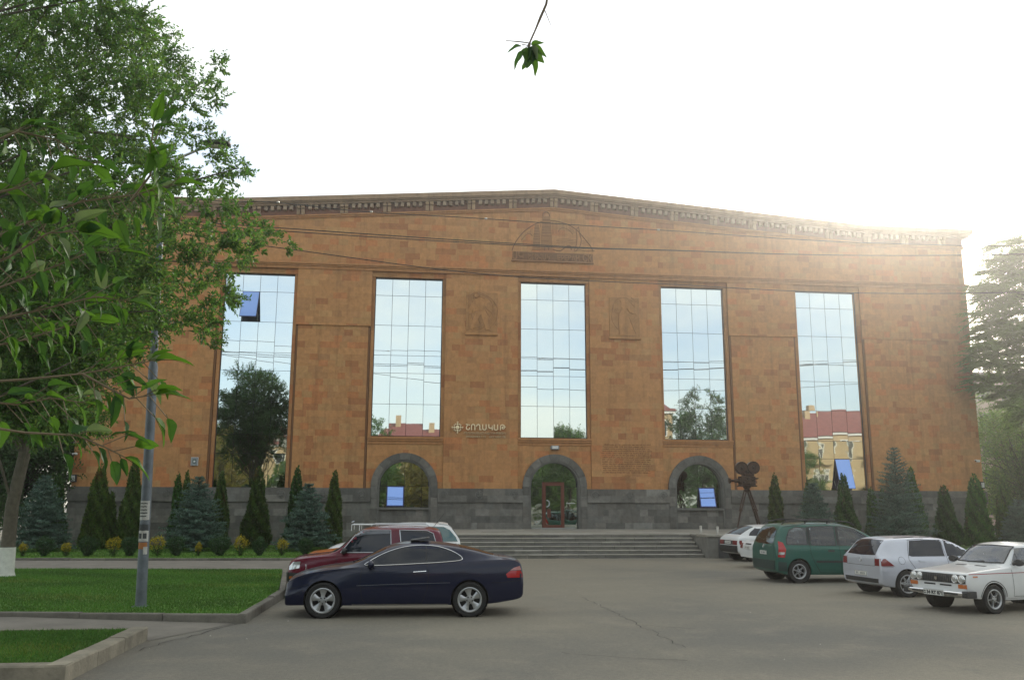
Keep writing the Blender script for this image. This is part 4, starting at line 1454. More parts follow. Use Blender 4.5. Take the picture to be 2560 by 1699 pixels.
        if text:
            letters(text, -w / 2 + .085, w / 2 - .02, -h / 2 + .018, h - .036, -.006, .0015, M_ink, o, 'plate_characters', bold=.004)
            b = MB(); b.box(-w / 2 + .018, -w / 2 + .06, -.007, -.0045, .004, .03); b.box(-w / 2 + .018, -w / 2 + .06, -.007, -.0045, -.034, -.008); b.build('plate_mark', M_ink, o)
        else:                                             # too blurred in the photo to read
            b = MB()
            for k in range(7):
                x = -w / 2 + .07 + k * (w - .12) / 7
                if k == 2: continue
                b.box(x, x + .026, -.0065, -.0045, -h / 2 + .028, h / 2 - .028)
            b.build('plate_characters', mat('blurred_ink', (.16, .16, .16), .7), o)
        return o

def dens(pts, step, closed=False):
    pts = list(pts) + ([pts[0]] if closed else [])
    out = []
    for a, b in zip(pts[:-1], pts[1:]):
        k = max(1, int(math.hypot(b[0] - a[0], b[1] - a[1]) / step))
        out += [(a[0] + (b[0] - a[0]) * j / k, a[1] + (b[1] - a[1]) * j / k) for j in range(k)]
    return out + [pts[-1]]

def thin_glass(name, tint, gloss=.12):
    m = bpy.data.materials.new(name); m.use_nodes = True
    n, l = m.node_tree.nodes, m.node_tree.links
    n.remove(n['Principled BSDF'])
    tr = n.new('ShaderNodeBsdfTransparent'); tr.inputs['Color'].default_value = (*tint, 1)
    gl = n.new('ShaderNodeBsdfGlossy'); gl.inputs['Roughness'].default_value = .02; gl.inputs['Color'].default_value = (.9, .92, .95, 1)
    fr = n.new('ShaderNodeFresnel'); fr.inputs['IOR'].default_value = 1.55
    ad = n.new('ShaderNodeMath'); ad.operation = 'ADD'; ad.use_clamp = True; ad.inputs[1].default_value = gloss
    l.new(fr.outputs['Fac'], ad.inputs[0])
    mx = n.new('ShaderNodeMixShader'); l.new(ad.outputs['Value'], mx.inputs['Fac']); l.new(tr.outputs['BSDF'], mx.inputs[1]); l.new(gl.outputs['BSDF'], mx.inputs[2])
    l.new(mx.outputs['Shader'], n['Material Output'].inputs['Surface'])
    return m
M_thin = thin_glass('car_glass_clear', (.62, .68, .68), .02)
M_thin_dark = thin_glass('car_glass_smoked', (.30, .34, .35), .03)
def seats(c, rows, z):
    for x in rows:
        for y in (-.36, .36):
            b = MB(); b.bbox(-.22, .22, -.07, .07, z - .45, z + .12, .05); b.v = [(x + yy - (zz - z) * .18, y + xx, zz) for xx, yy, zz in b.v]
            o = b.build('seat', M_seat, c.root)
            b = MB(); b.bbox(-.12, .12, -.045, .045, z + .15, z + .32, .03); b.v = [(x + yy - (zz - z) * .18, y + xx, zz) for xx, yy, zz in b.v]
            b.build('headrest', M_seat, o)

# ---- navy coupe
P_navy = paint('navy_paint', (0.0026, 0.0055, 0.027), rough=.35)
st = [(-2.36, .40, .72, .80, .78, .74, .60), (-2.33, .33, .93, .99, .83, .78, .63), (-2.24, .29, 1.02, 1.055, .85, .80, .65), (-2.02, .26, 1.04, 1.08, .86, .80, .64), (-1.80, .22, 1.03, 1.115, .865, .80, .61),
      (-1.40, .20, .995, 1.245, .868, .81, .565), (-.95, .20, .965, 1.33, .868, .815, .56), (-.45, .20, .94, 1.372, .868, .82, .56), (0.0, .20, .925, 1.352, .868, .82, .56),
      (.32, .20, .915, 1.235, .866, .82, .575), (.62, .20, .905, 1.07, .864, .815, .60), (.82, .20, .90, .965, .862, .81, .64), (1.15, .21, .875, .925, .86, .79, .62), (1.55, .21, .815, .865, .85, .77, .58),
      (1.82, .21, .745, .80, .82, .72, .53), (1.98, .20, .66, .725, .77, .67, .48), (2.04, .20, .60, .65, .73, .63, .44), (2.06, .26, .50, .55, .68, .58, .40)]
c = Car('parked_coupe', 'dark navy blue two-door coupe with silver alloy wheels in the foreground', 'car', st, 2.69, .315, .215, 1.52, P_navy)
win = curve([(.62, .945), (.36, 1.095), (.12, 1.195), (-.15, 1.262), (-.45, 1.285), (-.72, 1.265), (-.95, 1.205), (-1.13, 1.12), (-1.20, 1.055), (-1.16, 1.015), (-.92, .99), (-.5, .965), (.45, .925), (.62, .945)], 4)[:-1]
for ax in 'LR':
    o = c.patch('side_window', ax, win, M_cglass, .003)
    c.strip('window_trim', ax, win, .014, M_chrome, .006, o, True, r=.0075)
    c.strip('window_pillar', ax, [(-.53, .97), (-.52, 1.28)], .016, M_trim, .006, o)
    d = [(.66, .93), (.68, .62), (.64, .34), (.56, .25), (-.45, .25), (-.55, .50), (-.58, .80), (-.53, .965)]
    c.strip('door_gap', ax, d, .009, M_seam, .0025)
    c.strip('side_moulding', ax, [(.98, .56), (.0, .585), (-.62, .60), (-.98, .605)], .03, P_navy, .010)
    c.strip('moulding_line', ax, [(.74, .578), (0, .603), (-.98, .622)], .004, M_grey, .0125)
    h = c.patch('door_handle', ax, [(-.30, .775), (-.52, .79), (-.53, .825), (-.30, .81)], P_navy, .016)
    c.strip('handle_trim', ax, [(-.29, .815), (-.53, .83)], .012, M_chrome, .022, h)
    c.patch('tail_lamp', ax, [(-2.02, .77), (-2.10, .83), (-2.30, .835), (-2.33, .77), (-2.33, .71), (-2.05, .705)], M_red, .006)
    c.patch('tail_lamp', ax, [(-2.10, .838), (-2.17, .885), (-2.28, .915), (-2.31, .843)], mat('pink_lamp', (.40, .16, .15), .12, coat=.3), .006)
    c.strip('bumper_gap', ax, [(-1.72, .62), (-2.0, .63), (-2.34, .665)], .009, M_seam, .003)
    c.strip('sill_trim', ax, [(.82, .235), (-.95, .235)], .012, M_chrome, .004)
    c.strip('bonnet_gap', ax, [(.72, .90), (1.15, .84), (1.65, .745), (1.80, .70)], .007, M_seam, .002)
for sy in (-1, 1): c.patch('head_lamp', 'F', [(sy * .36, .56), (sy * .40, .66), (sy * .56, .67), (sy * .60, .58), (sy * .48, .52)], M_clear, .004)
c.patch('windscreen', 'T', [(.24, -.50), (.78, -.60), (.86, -.3), (.88, 0), (.86, .3), (.78, .60), (.24, .50), (.20, 0)], M_cglass, .003)
c.patch('rear_window', 'T', [(-1.16, -.46), (-1.80, -.54), (-1.86, 0), (-1.80, .54), (-1.16, .46), (-1.13, 0)], M_cglass, .003)
b = MB(); b.add([(-.22, -.36, 1.372), (-.22, .36, 1.372), (-.58, .36, 1.418), (-.58, -.36, 1.418), (-.22, -.36, 1.358), (-.22, .36, 1.358), (-.58, .36, 1.400), (-.58, -.36, 1.400)], [(0, 1, 2, 3), (7, 6, 5, 4), (0, 4, 5, 1), (1, 5, 6, 2), (2, 6, 7, 3), (3, 7, 4, 0)])
b.build('sunroof', M_trim, c.root)
for sy in (-1, 1): c.mirror(.50, .955, P_navy, sy, .78)
c.strip('boot_gap', 'T', [(-1.90, -.66), (-1.93, 0), (-1.90, .66)], .008, M_seam, .002)
b = MB(); b.tube([(0, 0, 0), (0, 0, .05)], .006, 6); b.tube([(0, .03 * math.cos(t), .078 + .03 * math.sin(t)) for t in np.linspace(0, 6.284, 15)], .004, 6, False)
for k in range(3):
    a = math.pi / 2 + k * 2 * math.pi / 3; b.tube([(0, 0, .078), (0, .03 * math.cos(a), .078 + .03 * math.sin(a))], [.007, .002], 6)
b.build('bonnet_ornament', M_chrome, c.root, loc=c.cast('T', 1.78, 0, .0)[0])
b = MB(); b.tube([(-2.2, -.5, .33), (-2.36, -.5, .33)], .03, 10); b.build('exhaust', M_chrome, c.root)
c.plate('B', 0, .80, .52, .112)
c.strip('bumper_gap', 'L', [(1.62, .60), (1.85, .55), (2.0, .50)], .008, M_seam, .003)
c.wheels('five_wide', .215, rim=.71)
c.place(-7.50, -26.42, math.pi - R(1.2))
coupe = c

# ---- maroon three-door off-roader
P_maroon = paint('maroon_paint', (0.115, 0.006, 0.022), rough=.25)
st = [(-1.62, .40, .80, .90, .72, .70, .60), (-1.58, .32, .95, 1.45, .79, .77, .60), (-1.45, .28, .97, 1.545, .80, .785, .62), (-.9, .26, .97, 1.575, .805, .79, .64), (-.3, .26, .965, 1.58, .805, .79, .64), (.22, .26, .955, 1.55, .805, .79, .63),
      (.50, .26, .945, 1.33, .805, .785, .64), (.76, .26, .935, 1.06, .80, .78, .66), (.92, .26, .92, .975, .80, .77, .66), (1.3, .26, .895, .945, .795, .76, .64), (1.66, .28, .85, .90, .78, .74, .62), (1.79, .32, .79, .84, .75, .71, .58), (1.84, .38, .66, .72, .71, .67, .54)]
c = Car('parked_off_roader', 'dark red short off-roader with tinted windows parked behind the navy coupe', 'car', st, 2.2, .33, .21, 1.40, P_maroon)
for ax in 'LR':
    w1 = [(.70, .985), (.34, 1.42), (.22, 1.47), (-.40, 1.475), (-.42, .995)]
    w2 = [(-.66, 1.0), (-.60, 1.475), (-1.22, 1.46), (-1.36, 1.40), (-1.48, 1.02)]
    for w in (w1, w2):
        o = c.patch('side_window', ax, w, M_cglass, .004)
        c.strip('window_frame', ax, w, .016, M_alu, .006, o, True, r=.009)
    c.patch('wind_deflector', ax, [(.40, 1.33), (.32, 1.44), (-.38, 1.47), (-.38, 1.40), (.1, 1.38)], mat('smoke_plastic', (.10, .11, .13), .1, coat=.5), .014)
    c.strip('door_gap', ax, [(.76, .97), (.80, .70), (.72, .36), (-.36, .34), (-.52, .62), (-.55, .98)], .009, M_seam, .003)
    c.strip('side_moulding', ax, [(1.0, .56), (-.6, .58)], .06, M_trim, .012)
    c.patch('head_lamp', ax, [(1.58, .66), (1.56, .80), (1.72, .79), (1.80, .70), (1.80, .62)], M_clear, .008)
    c.patch('front_bumper_end', ax, [(1.36, .30), (1.36, .54), (1.82, .57), (1.82, .34)], M_trim, .02)
    c.patch('indicator', ax, [(1.66, .44), (1.66, .49), (1.78, .49), (1.78, .44)], M_amber, .028)
    c.patch('door_handle', ax, [(-.24, .86), (-.24, .90), (-.40, .905), (-.40, .865)], M_trim, .018)
    c.patch('rear_lamp', ax, [(-1.52, .66), (-1.52, .92), (-1.61, .92), (-1.61, .66)], M_red, .008)
c.patch('windscreen', 'F', [(-.60, 1.0), (-.55, 1.45), (0, 1.475), (.55, 1.45), (.60, 1.0), (0, .99)], M_cglass, .004)
c.patch('rear_window', 'B', [(-.52, 1.0), (-.48, 1.40), (.48, 1.40), (.52, 1.0)], M_cglass, .004)
c.patch('front_bumper', 'F', [(-.72, .34), (-.72, .57), (.72, .57), (.72, .34)], M_trim, .03)
c.patch('grille', 'F', [(-.42, .62), (-.42, .74), (.42, .74), (.42, .62)], M_trim, .008)
for sy in (-1, 1): c.mirror(.62, 1.03, M_trim, sy, .75)
b = MB(); b.tube([(-1.35, .45, 1.52), (-1.62, .45, 1.86)], [.006, .003], 5); b.build('aerial', M_trim, c.root)
for sy in (-1, 1):
    b = MB(); b.tube([(.05, sy * .56, 1.565), (.0, sy * .56, 1.60), (-1.2, sy * .56, 1.60), (-1.28, sy * .56, 1.555)], .012, 6); b.build('roof_rail', M_alu, c.root)
c.wheels('ten', .21, rim=.58)
c.place(-8.12, -23.0, math.pi)

# ---- orange car with white roof and rack
P_orange = paint('orange_paint', (0.50, 0.13, 0.010), rough=.35)
P_white = paint('white_paint', (0.62, 0.63, 0.63), rough=.3)
P_cream = paint('cream_paint', (0.55, 0.55, 0.48), rough=.35)
LADA = [(-2.20, .38, .68, .74, .70, .68, .60), (-2.16, .34, .86, .90, .77, .75, .66), (-1.9, .32, .92, .955, .79, .765, .67), (-1.38, .28, .935, .985, .80, .77, .66), (-1.25, .25, .935, 1.06, .80, .77, .63), (-1.02, .24, .935, 1.30, .803, .775, .585),
        (-.82, .24, .935, 1.40, .805, .775, .575), (-.2, .24, .93, 1.44, .805, .775, .575), (.25, .24, .925, 1.405, .805, .775, .575), (.46, .24, .92, 1.20, .804, .775, .59), (.66, .24, .915, 1.00, .80, .77, .62), (.80, .24, .905, .945, .80, .765, .65), (1.3, .27, .865, .895, .795, .755, .66), (1.80, .30, .825, .85, .785, .745, .66), (1.90, .34, .80, .82, .765, .735, .65), (1.92, .40, .66, .70, .74, .71, .62)]
F1_ = [(.56, .975), (.27, 1.30), (-.22, 1.325), (-.25, .975)]
F2_ = [(-.31, .975), (-.28, 1.325), (-.72, 1.305), (-.95, 1.14), (-1.03, .98)]
FW_ = [(-.585, .995), (-.50, 1.325), (0, 1.345), (.50, 1.325), (.585, .995), (0, .985)]
FB_ = [(-.56, 1.02), (-.50, 1.34), (.50, 1.34), (.56, 1.02)]
def saloon_windows(c, glass):
    f1, f2 = F1_, F2_
    for ax in 'LR':
        for w in (f1, f2):
            o = c.patch('side_window', ax, w, glass, .008)
            c.strip('window_trim', ax, w, .01, M_alu, .007, o, True, r=.007)
        c.strip('door_gap', ax, [(.66, .92), (.66, .34), (-.28, .33), (-.29, .95)], .008, M_seam, .003)
        c.strip('door_gap', ax, [(-.30, .33), (-.78, .33), (-.98, .62), (-1.08, .93)], .008, M_seam, .003)
        for xx in (-.18, -.95 + .1):
            c.patch('door_handle', ax, [(xx, .82), (xx, .85), (xx - .13, .85), (xx - .13, .82)], M_chrome, .018)
    c.patch('windscreen', 'F', [(-.585, .995), (-.50, 1.325), (0, 1.345), (.50, 1.325), (.585, .995), (0, .985)], glass, .008)
    c.patch('rear_window', 'B', [(-.56, 1.02), (-.50, 1.34), (.50, 1.34), (.56, 1.02)], glass, .005)
c = Car('parked_saloon', 'orange saloon with white roof and roof rack, mostly hidden by the dark red off-roader', 'car', LADA, 2.424, .29, .17, 1.36, P_orange)
saloon_windows(c, M_cglass)
c.patch('roof_panel', 'T', [(.28, -.50), (-.85, -.52), (-.88, 0), (-.85, .52), (.28, .50), (.31, 0)], P_cream, .004)
for ax in 'LR':
    c.strip('pillar_panel', ax, [(.66, .95), (.34, 1.36)], .05, P_cream, .006)
    c.patch('head_lamp', ax, [(1.80, .58), (1.80, .74), (1.91, .74), (1.91, .58)], M_clear, .006)
rk = bpy.data.objects.new('roof_rack', None); col.objects.link(rk); rk.parent = c.root
for y in (-.52, -.17, .17, .52):
    MB().tube([(.55, y, 1.53), (-.75, y, 1.53)], .012, 6).build('rack_rail', P_white, rk)
for x in (.55, .30, -.25, -.75):
    MB().tube([(x, -.56, 1.53), (x, .56, 1.53)], .013, 6).build('rack_bar', P_white, rk)
    for sy in (-1, 1):
        MB().tube([(x, sy * .56, 1.54), (x, sy * .60, 1.38)], .012, 6).build('rack_foot', P_white, rk)
MB().tube([(.55, -.52, 1.60), (.55, .52, 1.60)], .012, 6).build('rack_bar', P_white, rk)
c.wheels('ten', .17, rim=.56)
c.place(-8.33, -20.2, math.pi)
c.root.scale = (.8, 1, 1)

# ---- white hatchback with teal rear glass
GOLF = [(-1.95, .36, .78, .84, .79, .76, .66), (-1.94, .30, .92, .97, .83, .80, .68), (-1.88, .26, .94, 1.06, .85, .81, .65), (-1.76, .24, .935, 1.24, .86, .81, .615), (-1.63, .22, .93, 1.375, .865, .812, .60), (-1.50, .21, .93, 1.42, .866, .814, .595), (-1.0, .21, .925, 1.438, .867, .815, .59), (-.45, .20, .92, 1.445, .867, .815, .59), (.05, .20, .915, 1.42, .867, .815, .59),
        (.35, .20, .91, 1.31, .866, .815, .60), (.66, .20, .905, 1.12, .864, .81, .62), (.98, .20, .90, .985, .86, .80, .65), (1.22, .21, .87, .935, .855, .79, .64), (1.65, .22, .79, .855, .83, .76, .59), (1.92, .24, .69, .755, .78, .70, .52), (2.06, .28, .58, .65, .70, .62, .45), (2.12, .34, .50, .56, .60, .53, .38)]
def hatch_windows(c, glass, rear_glass=None):
    f1 = [(.80, .955), (.52, 1.15), (.22, 1.29), (-.02, 1.335), (-.06, .955)]
    f2 = [(-.13, .955), (-.10, 1.34), (-.55, 1.345), (-.98, 1.325), (-1.12, .975), (-1.05, .955)]
    for ax in 'LR':
        for w in (f1, f2): c.patch('side_window', ax, w, glass, .004)
        c.strip('door_gap', ax, [(.95, .90), (.92, .55), (.80, .26), (-.08, .25), (-.10, 1.37)], .009, M_seam, .003)
        c.strip('door_gap', ax, [(-.10, .25), (-.78, .26), (-.92, .52), (-1.16, .88), (-1.10, 1.10), (-1.02, 1.34), (-.55, 1.37)], .009, M_seam, .003)
        c.strip('roof_gutter', ax, [(.35, 1.33), (.0, 1.392), (-.6, 1.41), (-1.3, 1.385)], .012, M_seam, .003)
    c.patch('windscreen', 'T', [(.30, -.50), (.96, -.62), (1.04, 0), (.96, .62), (.30, .50), (.24, 0)], glass, .004)
    c.patch('rear_window', 'B', [(-.58, .985), (-.50, 1.33), (0, 1.35), (.50, 1.33), (.58, .985), (0, .97)], rear_glass or glass, .005)
c = Car('parked_hatchback', 'white hatchback with teal tinted rear glass at the far left end of the row', 'car', [(a[0], a[1], a[2], a[3] * 1.06, *a[4:]) for a in GOLF], 2.511, .31, .2, 1.5, P_white)
M_teal = mat('teal_glass', (0.006, 0.075, 0.085), .05, coat=.6, spec=.8)
hatch_windows(c, M_teal, M_teal)
c.patch('quarter_window', 'L', [(-1.18, .97), (-1.08, 1.40), (-1.44, 1.39), (-1.62, 1.30), (-1.80, 1.10), (-1.86, .97)], M_teal, .008)
c.patch('rear_spoiler', 'T', [(-1.30, -.52), (-1.56, -.52), (-1.58, 0), (-1.56, .52), (-1.30, .52)], P_white, .035)
for ax in 'LR': c.patch('tail_lamp', ax, [(-1.80, .72), (-1.78, .92), (-1.92, .92), (-1.95, .72)], M_clear, .008)
c.wheels('ten', .2, rim=.6)
c.place(-7.7, -16.6, math.pi)

# ---- green people carrier
P_green = paint('green_paint', (0.022, 0.098, 0.075), metal=.1, rough=.3)
st = [(-1.99, .36, .80, .88, .80, .78, .68), (-1.98, .30, .97, 1.04, .84, .81, .70), (-1.93, .27, 1.0, 1.18, .86, .82, .68), (-1.84, .24, 1.0, 1.42, .868, .825, .66), (-1.74, .22, 1.0, 1.555, .87, .828, .65), (-1.62, .21, 1.0, 1.605, .872, .83, .648), (-1.35, .21, 1.0, 1.615, .872, .83, .645), (-.6, .20, .985, 1.635, .872, .83, .645), (.15, .20, .97, 1.615, .872, .83, .64),
      (.50, .20, .96, 1.52, .872, .83, .635), (.85, .20, .95, 1.34, .87, .825, .64), (1.20, .20, .94, 1.13, .866, .815, .65), (1.45, .21, .90, 1.0, .86, .80, .65), (1.80, .22, .82, .90, .84, .77, .60), (2.05, .25, .70, .78, .78, .70, .53), (2.18, .30, .58, .65, .68, .60, .44), (2.24, .36, .50, .56, .58, .5, .36)]
M_clearglass = mat('car_glass_grey', (0.045, 0.062, 0.070), .05, spec=.8, coat=.5)
w3 = [(-1.05, 1.02), (-1.02, 1.47), (-1.30, 1.50), (-1.52, 1.42), (-1.64, 1.20), (-1.66, 1.03)]
w2 = [(-.22, 1.0), (-.20, 1.515), (-.93, 1.505), (-.95, 1.01)]
w1 = [(1.02, 1.0), (.70, 1.28), (.42, 1.44), (.10, 1.505), (-.10, 1.515), (-.12, 1.0)]
wr_ = [(-.62, 1.07), (-.56, 1.42), (-.3, 1.50), (.3, 1.50), (.56, 1.42), (.62, 1.07), (.3, 1.03), (-.3, 1.03)]
wf_ = [(-.60, 1.10), (-.50, 1.50), (.50, 1.50), (.60, 1.10)]
c = Car('parked_people_carrier', 'dark green people carrier with roof rails parked beside the silver hatchback', 'car', st, 2.694, .31, .2, 1.49, P_green, cut=[('S', w1), ('S', w2), ('S', w3), ('B', wr_), ('F', wf_)])
seats(c, (.25, -.62, -1.30), 1.06)
for ax in 'LR':
    for k, w in enumerate((w1, w2, w3)):
        o = c.patch('side_window', ax, w, M_thin if k < 2 else M_thin_dark, .005)
        c.strip('window_rubber', ax, w, .02, M_trim, .006, o, True)
    c.strip('pillar_trim', ax, [(-.16, 1.0), (-.14, 1.515)], .055, M_trim, .005)
    c.strip('pillar_trim', ax, [(-1.0, 1.01), (-.97, 1.50)], .055, M_trim, .005)
    c.strip('door_gap', ax, [(1.14, .94), (1.12, .60), (1.0, .28), (-.12, .26), (-.15, 1.54)], .010, M_seam, .003)
    c.strip('door_gap', ax, [(-.15, .26), (-.74, .28), (-.90, .55), (-.99, .80), (-1.0, 1.52)], .010, M_seam, .003)
    c.strip('side_moulding', ax, [(1.0, .565), (-.86, .575)], .055, M_trim, .012)
    for x in (-.30, -.02 + .2):
        c.patch('door_handle', ax, [(x, .83), (x, .88), (x - .0 - .18, .885), (x - .18, .835)], M_trim, .016)
    c.patch('tail_lamp', ax, [(-1.76, .68), (-1.70, .90), (-1.76, 1.08), (-1.88, 1.12), (-1.95, .70)], M_red, .010)
    c.patch('reverse_lamp', ax, [(-1.77, .76), (-1.75, .83), (-1.92, .83), (-1.94, .76)], M_clear, .018)
    c.strip('roof_gutter', ax, [(.5, 1.50), (-.2, 1.585), (-1.0, 1.575), (-1.65, 1.50)], .012, M_seam, .003)
    c.patch('bumper_side', ax, [(-1.70, .32), (-1.72, .56), (-1.94, .58), (-1.94, .34)], mat('dark_green_plastic', (.012, .035, .032), .5), .012)
for sy in (-1, 1):
    b = MB(); b.tube([(.45, sy * .62, 1.545), (.30, sy * .62, 1.63), (-.4, sy * .63, 1.685), (-1.2, sy * .63, 1.68), (-1.62, sy * .62, 1.63), (-1.70, sy * .62, 1.56)], .016, 8); b.build('roof_rail', M_trim, c.root, True)
    for x in (-.35, -1.0):
        b = MB(); b.tube([(x, sy * .63, 1.68), (x, sy * .60, 1.59)], .022, 6); b.build('rail_foot', M_trim, c.root)
for x in (-.30, -1.25):
    b = MB(); b.bbox(x - .03, x + .03, -.62, .62, 1.69, 1.72, .006); b.build('roof_bar', M_trim, c.root)
c.patch('rear_window', 'B', [(-.62, 1.07), (-.56, 1.42), (-.3, 1.50), (.3, 1.50), (.56, 1.42), (.62, 1.07), (.3, 1.03), (-.3, 1.03)], M_thin, .006)
c.patch('windscreen', 'F', [(-.60, 1.10), (-.50, 1.50), (.50, 1.50), (.60, 1.10)], M_thin, .005)
c.patch('bumper', 'B', [(-.72, .36), (-.74, .60), (.74, .60), (.72, .36)], mat('dark_green_plastic', (.012, .035, .032), .5), .02)
c.strip('tailgate_gap', 'B', [(-.66, .64), (-.70, .90), (-.66, 1.06)], .009, M_seam, .003)
c.plate('B', .0, .79, .40, .105)
b = MB(); b.tube([(0, .05 * math.cos(t), .05 * math.sin(t)) for t in np.linspace(0, 6.284, 17)], .007, 6, False); b.tube([(0, -.07, .0), (0, .012, .012), (0, -.012, -.012), (0, .07, .0)], .006, 5)
b.build('tailgate_badge', M_chrome, c.root, loc=c.cast('B', 0, .965, .006)[0])
for sy in (-1, 1): c.mirror(.92, 1.02, P_green, sy, .80)
b = MB(); b.tube([(-1.55, 0, 1.58), (-2.05, .02, 1.80)], [.006, .003], 5); b.build('aerial', M_trim, c.root)
c.wheels('six', .2, rim=.64)
c.place(4.49, -20.0, R(1.0), .985)

# ---- silver hatchback
P_silver = paint('silver_paint', (0.50, 0.52, 0.58), metal=.35, rough=.3)
c = Car('parked_hatchback', 'silver hatchback with dark tinted windows between the green and the white saloon', 'car', GOLF, 2.511, .312, .205, 1.5, P_silver)
hatch_windows(c, M_cglass)
for ax in 'LR':
    c.patch('tail_lamp', ax, [(-1.58, .735), (-1.74, .86), (-1.80, .905), (-1.925, .905), (-1.925, .735)], M_reddark, .008)
    c.patch('door_handle', ax, [(-.72, .83), (-.72, .865), (-.90, .87), (-.90, .835)], P_silver, .022)
    c.patch('door_handle', ax, [(.12, .83), (.12, .865), (-.05, .87), (-.05, .835)], P_silver, .022)
    c.strip('bumper_strip', ax, [(-1.66, .60), (-1.80, .61), (-1.90, .612)], .035, P_silver, .010)
    c.strip('bumper_gap', ax, [(-1.62, .72), (-1.90, .725)], .008, M_seam, .003)
    c.patch('sill', ax, [(.85, .22), (.85, .30), (-.85, .30), (-.85, .22)], M_trim, .006)
o = c.patch('filler_flap', 'R', [(-1.36 + .085 * math.cos(t), .86 + .085 * math.sin(t)) for t in np.linspace(0, 6.0, 16)], P_silver, .004)
c.strip('flap_gap', 'R', [(-1.36 + .088 * math.cos(t), .86 + .088 * math.sin(t)) for t in np.linspace(0, 6.284, 22)], .008, M_seam, .0025)
for y in (-1, 1): c.patch('tail_lamp', 'B', [(y * .765, .735), (y * .765, .905), (y * .60, .90), (y * .60, .735)], M_reddark, .008)
c.strip('bumper_strip', 'B', [(-.70, .612), (.70, .612)], .035, P_silver, .010)
c.strip('tailgate_gap', 'B', [(-.585, .735), (-.585, .93)], .008, M_seam, .003)
c.strip('tailgate_gap', 'B', [(.585, .735), (.585, .93)], .008, M_seam, .003)
c.strip('tailgate_gap', 'B', [(-.585, .728), (.585, .728)], .008, M_seam, .003)
c.patch('under_bumper', 'B', [(-.68, .33), (-.70, .43), (.70, .43), (.68, .33)], M_trim, .01)
c.plate('B', .0, .53, .50, .105)
b = MB(); b.tube([(0, .05 * math.cos(t), .05 * math.sin(t)) for t in np.linspace(0, 6.284, 17)], .006, 6, False); b.tube([(0, .03, .034), (0, .012, -.002), (0, 0, .012), (0, -.012, -.002), (0, -.03, .034)], .005, 5); b.tube([(0, .04, .012), (0, .02, -.036), (0, 0, -.006), (0, -.02, -.036), (0, -.04, .012)], .005, 5)
b.build('tailgate_badge', M_chrome, c.root, loc=c.cast('B', 0, .86, .006)[0])
b = MB(); b.tube([(-1.38, 0, 1.43), (-1.44, 0, 1.47)], [.012, .006], 6); b.build('aerial', M_trim, c.root)
b = MB(); b.tube([(-1.98, .05, 1.16), (-1.78, -.30, 1.22)], .008, 5); b.build('wiper', M_trim, c.root)
for sy in (-1, 1): c.mirror(.70, .98, P_silver, sy, .79)
c.wheels('mesh', .205, rim=.70)
c.place(5.17, -23.72, R(5.0), .945)

# ---- white saloon, front towards the viewer
M_screen = mat('windscreen_grey', (0.10, 0.105, 0.115), .06, spec=.9, coat=.6)
c = Car('parked_saloon', 'white old boxy saloon with four round headlamps at the right edge', 'car', LADA, 2.424, .292, .185, 1.38, P_white, cut=[('S', F1_), ('S', F2_), ('F', FW_), ('B', FB_)])
saloon_windows(c, thin_glass('car_glass_hazy', (.50, .53, .54), .10))
seats(c, (.02, -.75), 1.0)
c.patch('grille', 'F', [(-.715, .61), (-.715, .785), (.715, .785), (.715, .61)], M_trim, .010)
b = MB()
for k in range(16): b.box(1.96, 1.968, -.36 + k * .048 - .004, -.36 + k * .048 + .004, .625, .77)
b.build('grille_bars', mat('grille_grey', (.05, .05, .05), .4), c.root)
for sy in (-1, 1):
    for y in (.47, .635):
        p = c.cast('F', sy * y, .70, .012)[0]
        b = MB(); b.lathe([(0, .05), (.05, .045), (.072, .02), (.078, .0), (.084, -.005)][::-1], 'x', 20, p); b.build('head_lamp', M_clear, c.root, True)
        b = MB(); b.tube([(p.x + .01, p.y + .08 * math.cos(t), p.z + .08 * math.sin(t)) for t in np.linspace(0, 6.284, 21)], .008, 6, False); b.build('lamp_ring', M_chrome, c.root)
    c.patch('indicator', 'F', [(sy * .54, .515), (sy * .54, .595), (sy * .74, .595), (sy * .74, .515)], M_amber, .016)
    c.patch('front_panel_slot', 'F', [(sy * .06, .545), (sy * .06, .575), (sy * .36, .575), (sy * .36, .545)], M_trim, .006)
b = MB(); b.bbox(-.80, .80, -.05, .05, .36, .45, .02); b.v = [(1.985 - y, x, z) for x, y, z in b.v]; b.build('bumper', M_chrome, c.root)
b = MB(); b.bbox(-.60, .60, -.062, -.045, .385, .42, .005); b.v = [(1.985 - y, x, z) for x, y, z in b.v]; b.build('bumper_rubber', M_trim, c.root)
for sy in (-1, 1):
    b = MB(); y0, y1 = sorted((sy * .70, sy * .86)); b.bbox(y0, y1, -.06, .20, .34, .47, .03); b.v = [(1.99 - y, x, z) for x, y, z in b.v]; b.build('bumper_corner', M_trim, c.root)
p = c.plate('F', 0, .40, .52, .115, '34 RT 871', eps=.02); p.location.x = 2.062
b = MB(); b.prism_z([(-.035, 0), (.035, 0), (.03, -.05), (0, -.07), (-.03, -.05)], 0, .006); b.v = [(1.965 + z, x, .72 + y) for x, y, z in b.v]; b.build('grille_badge', M_chrome, c.root)
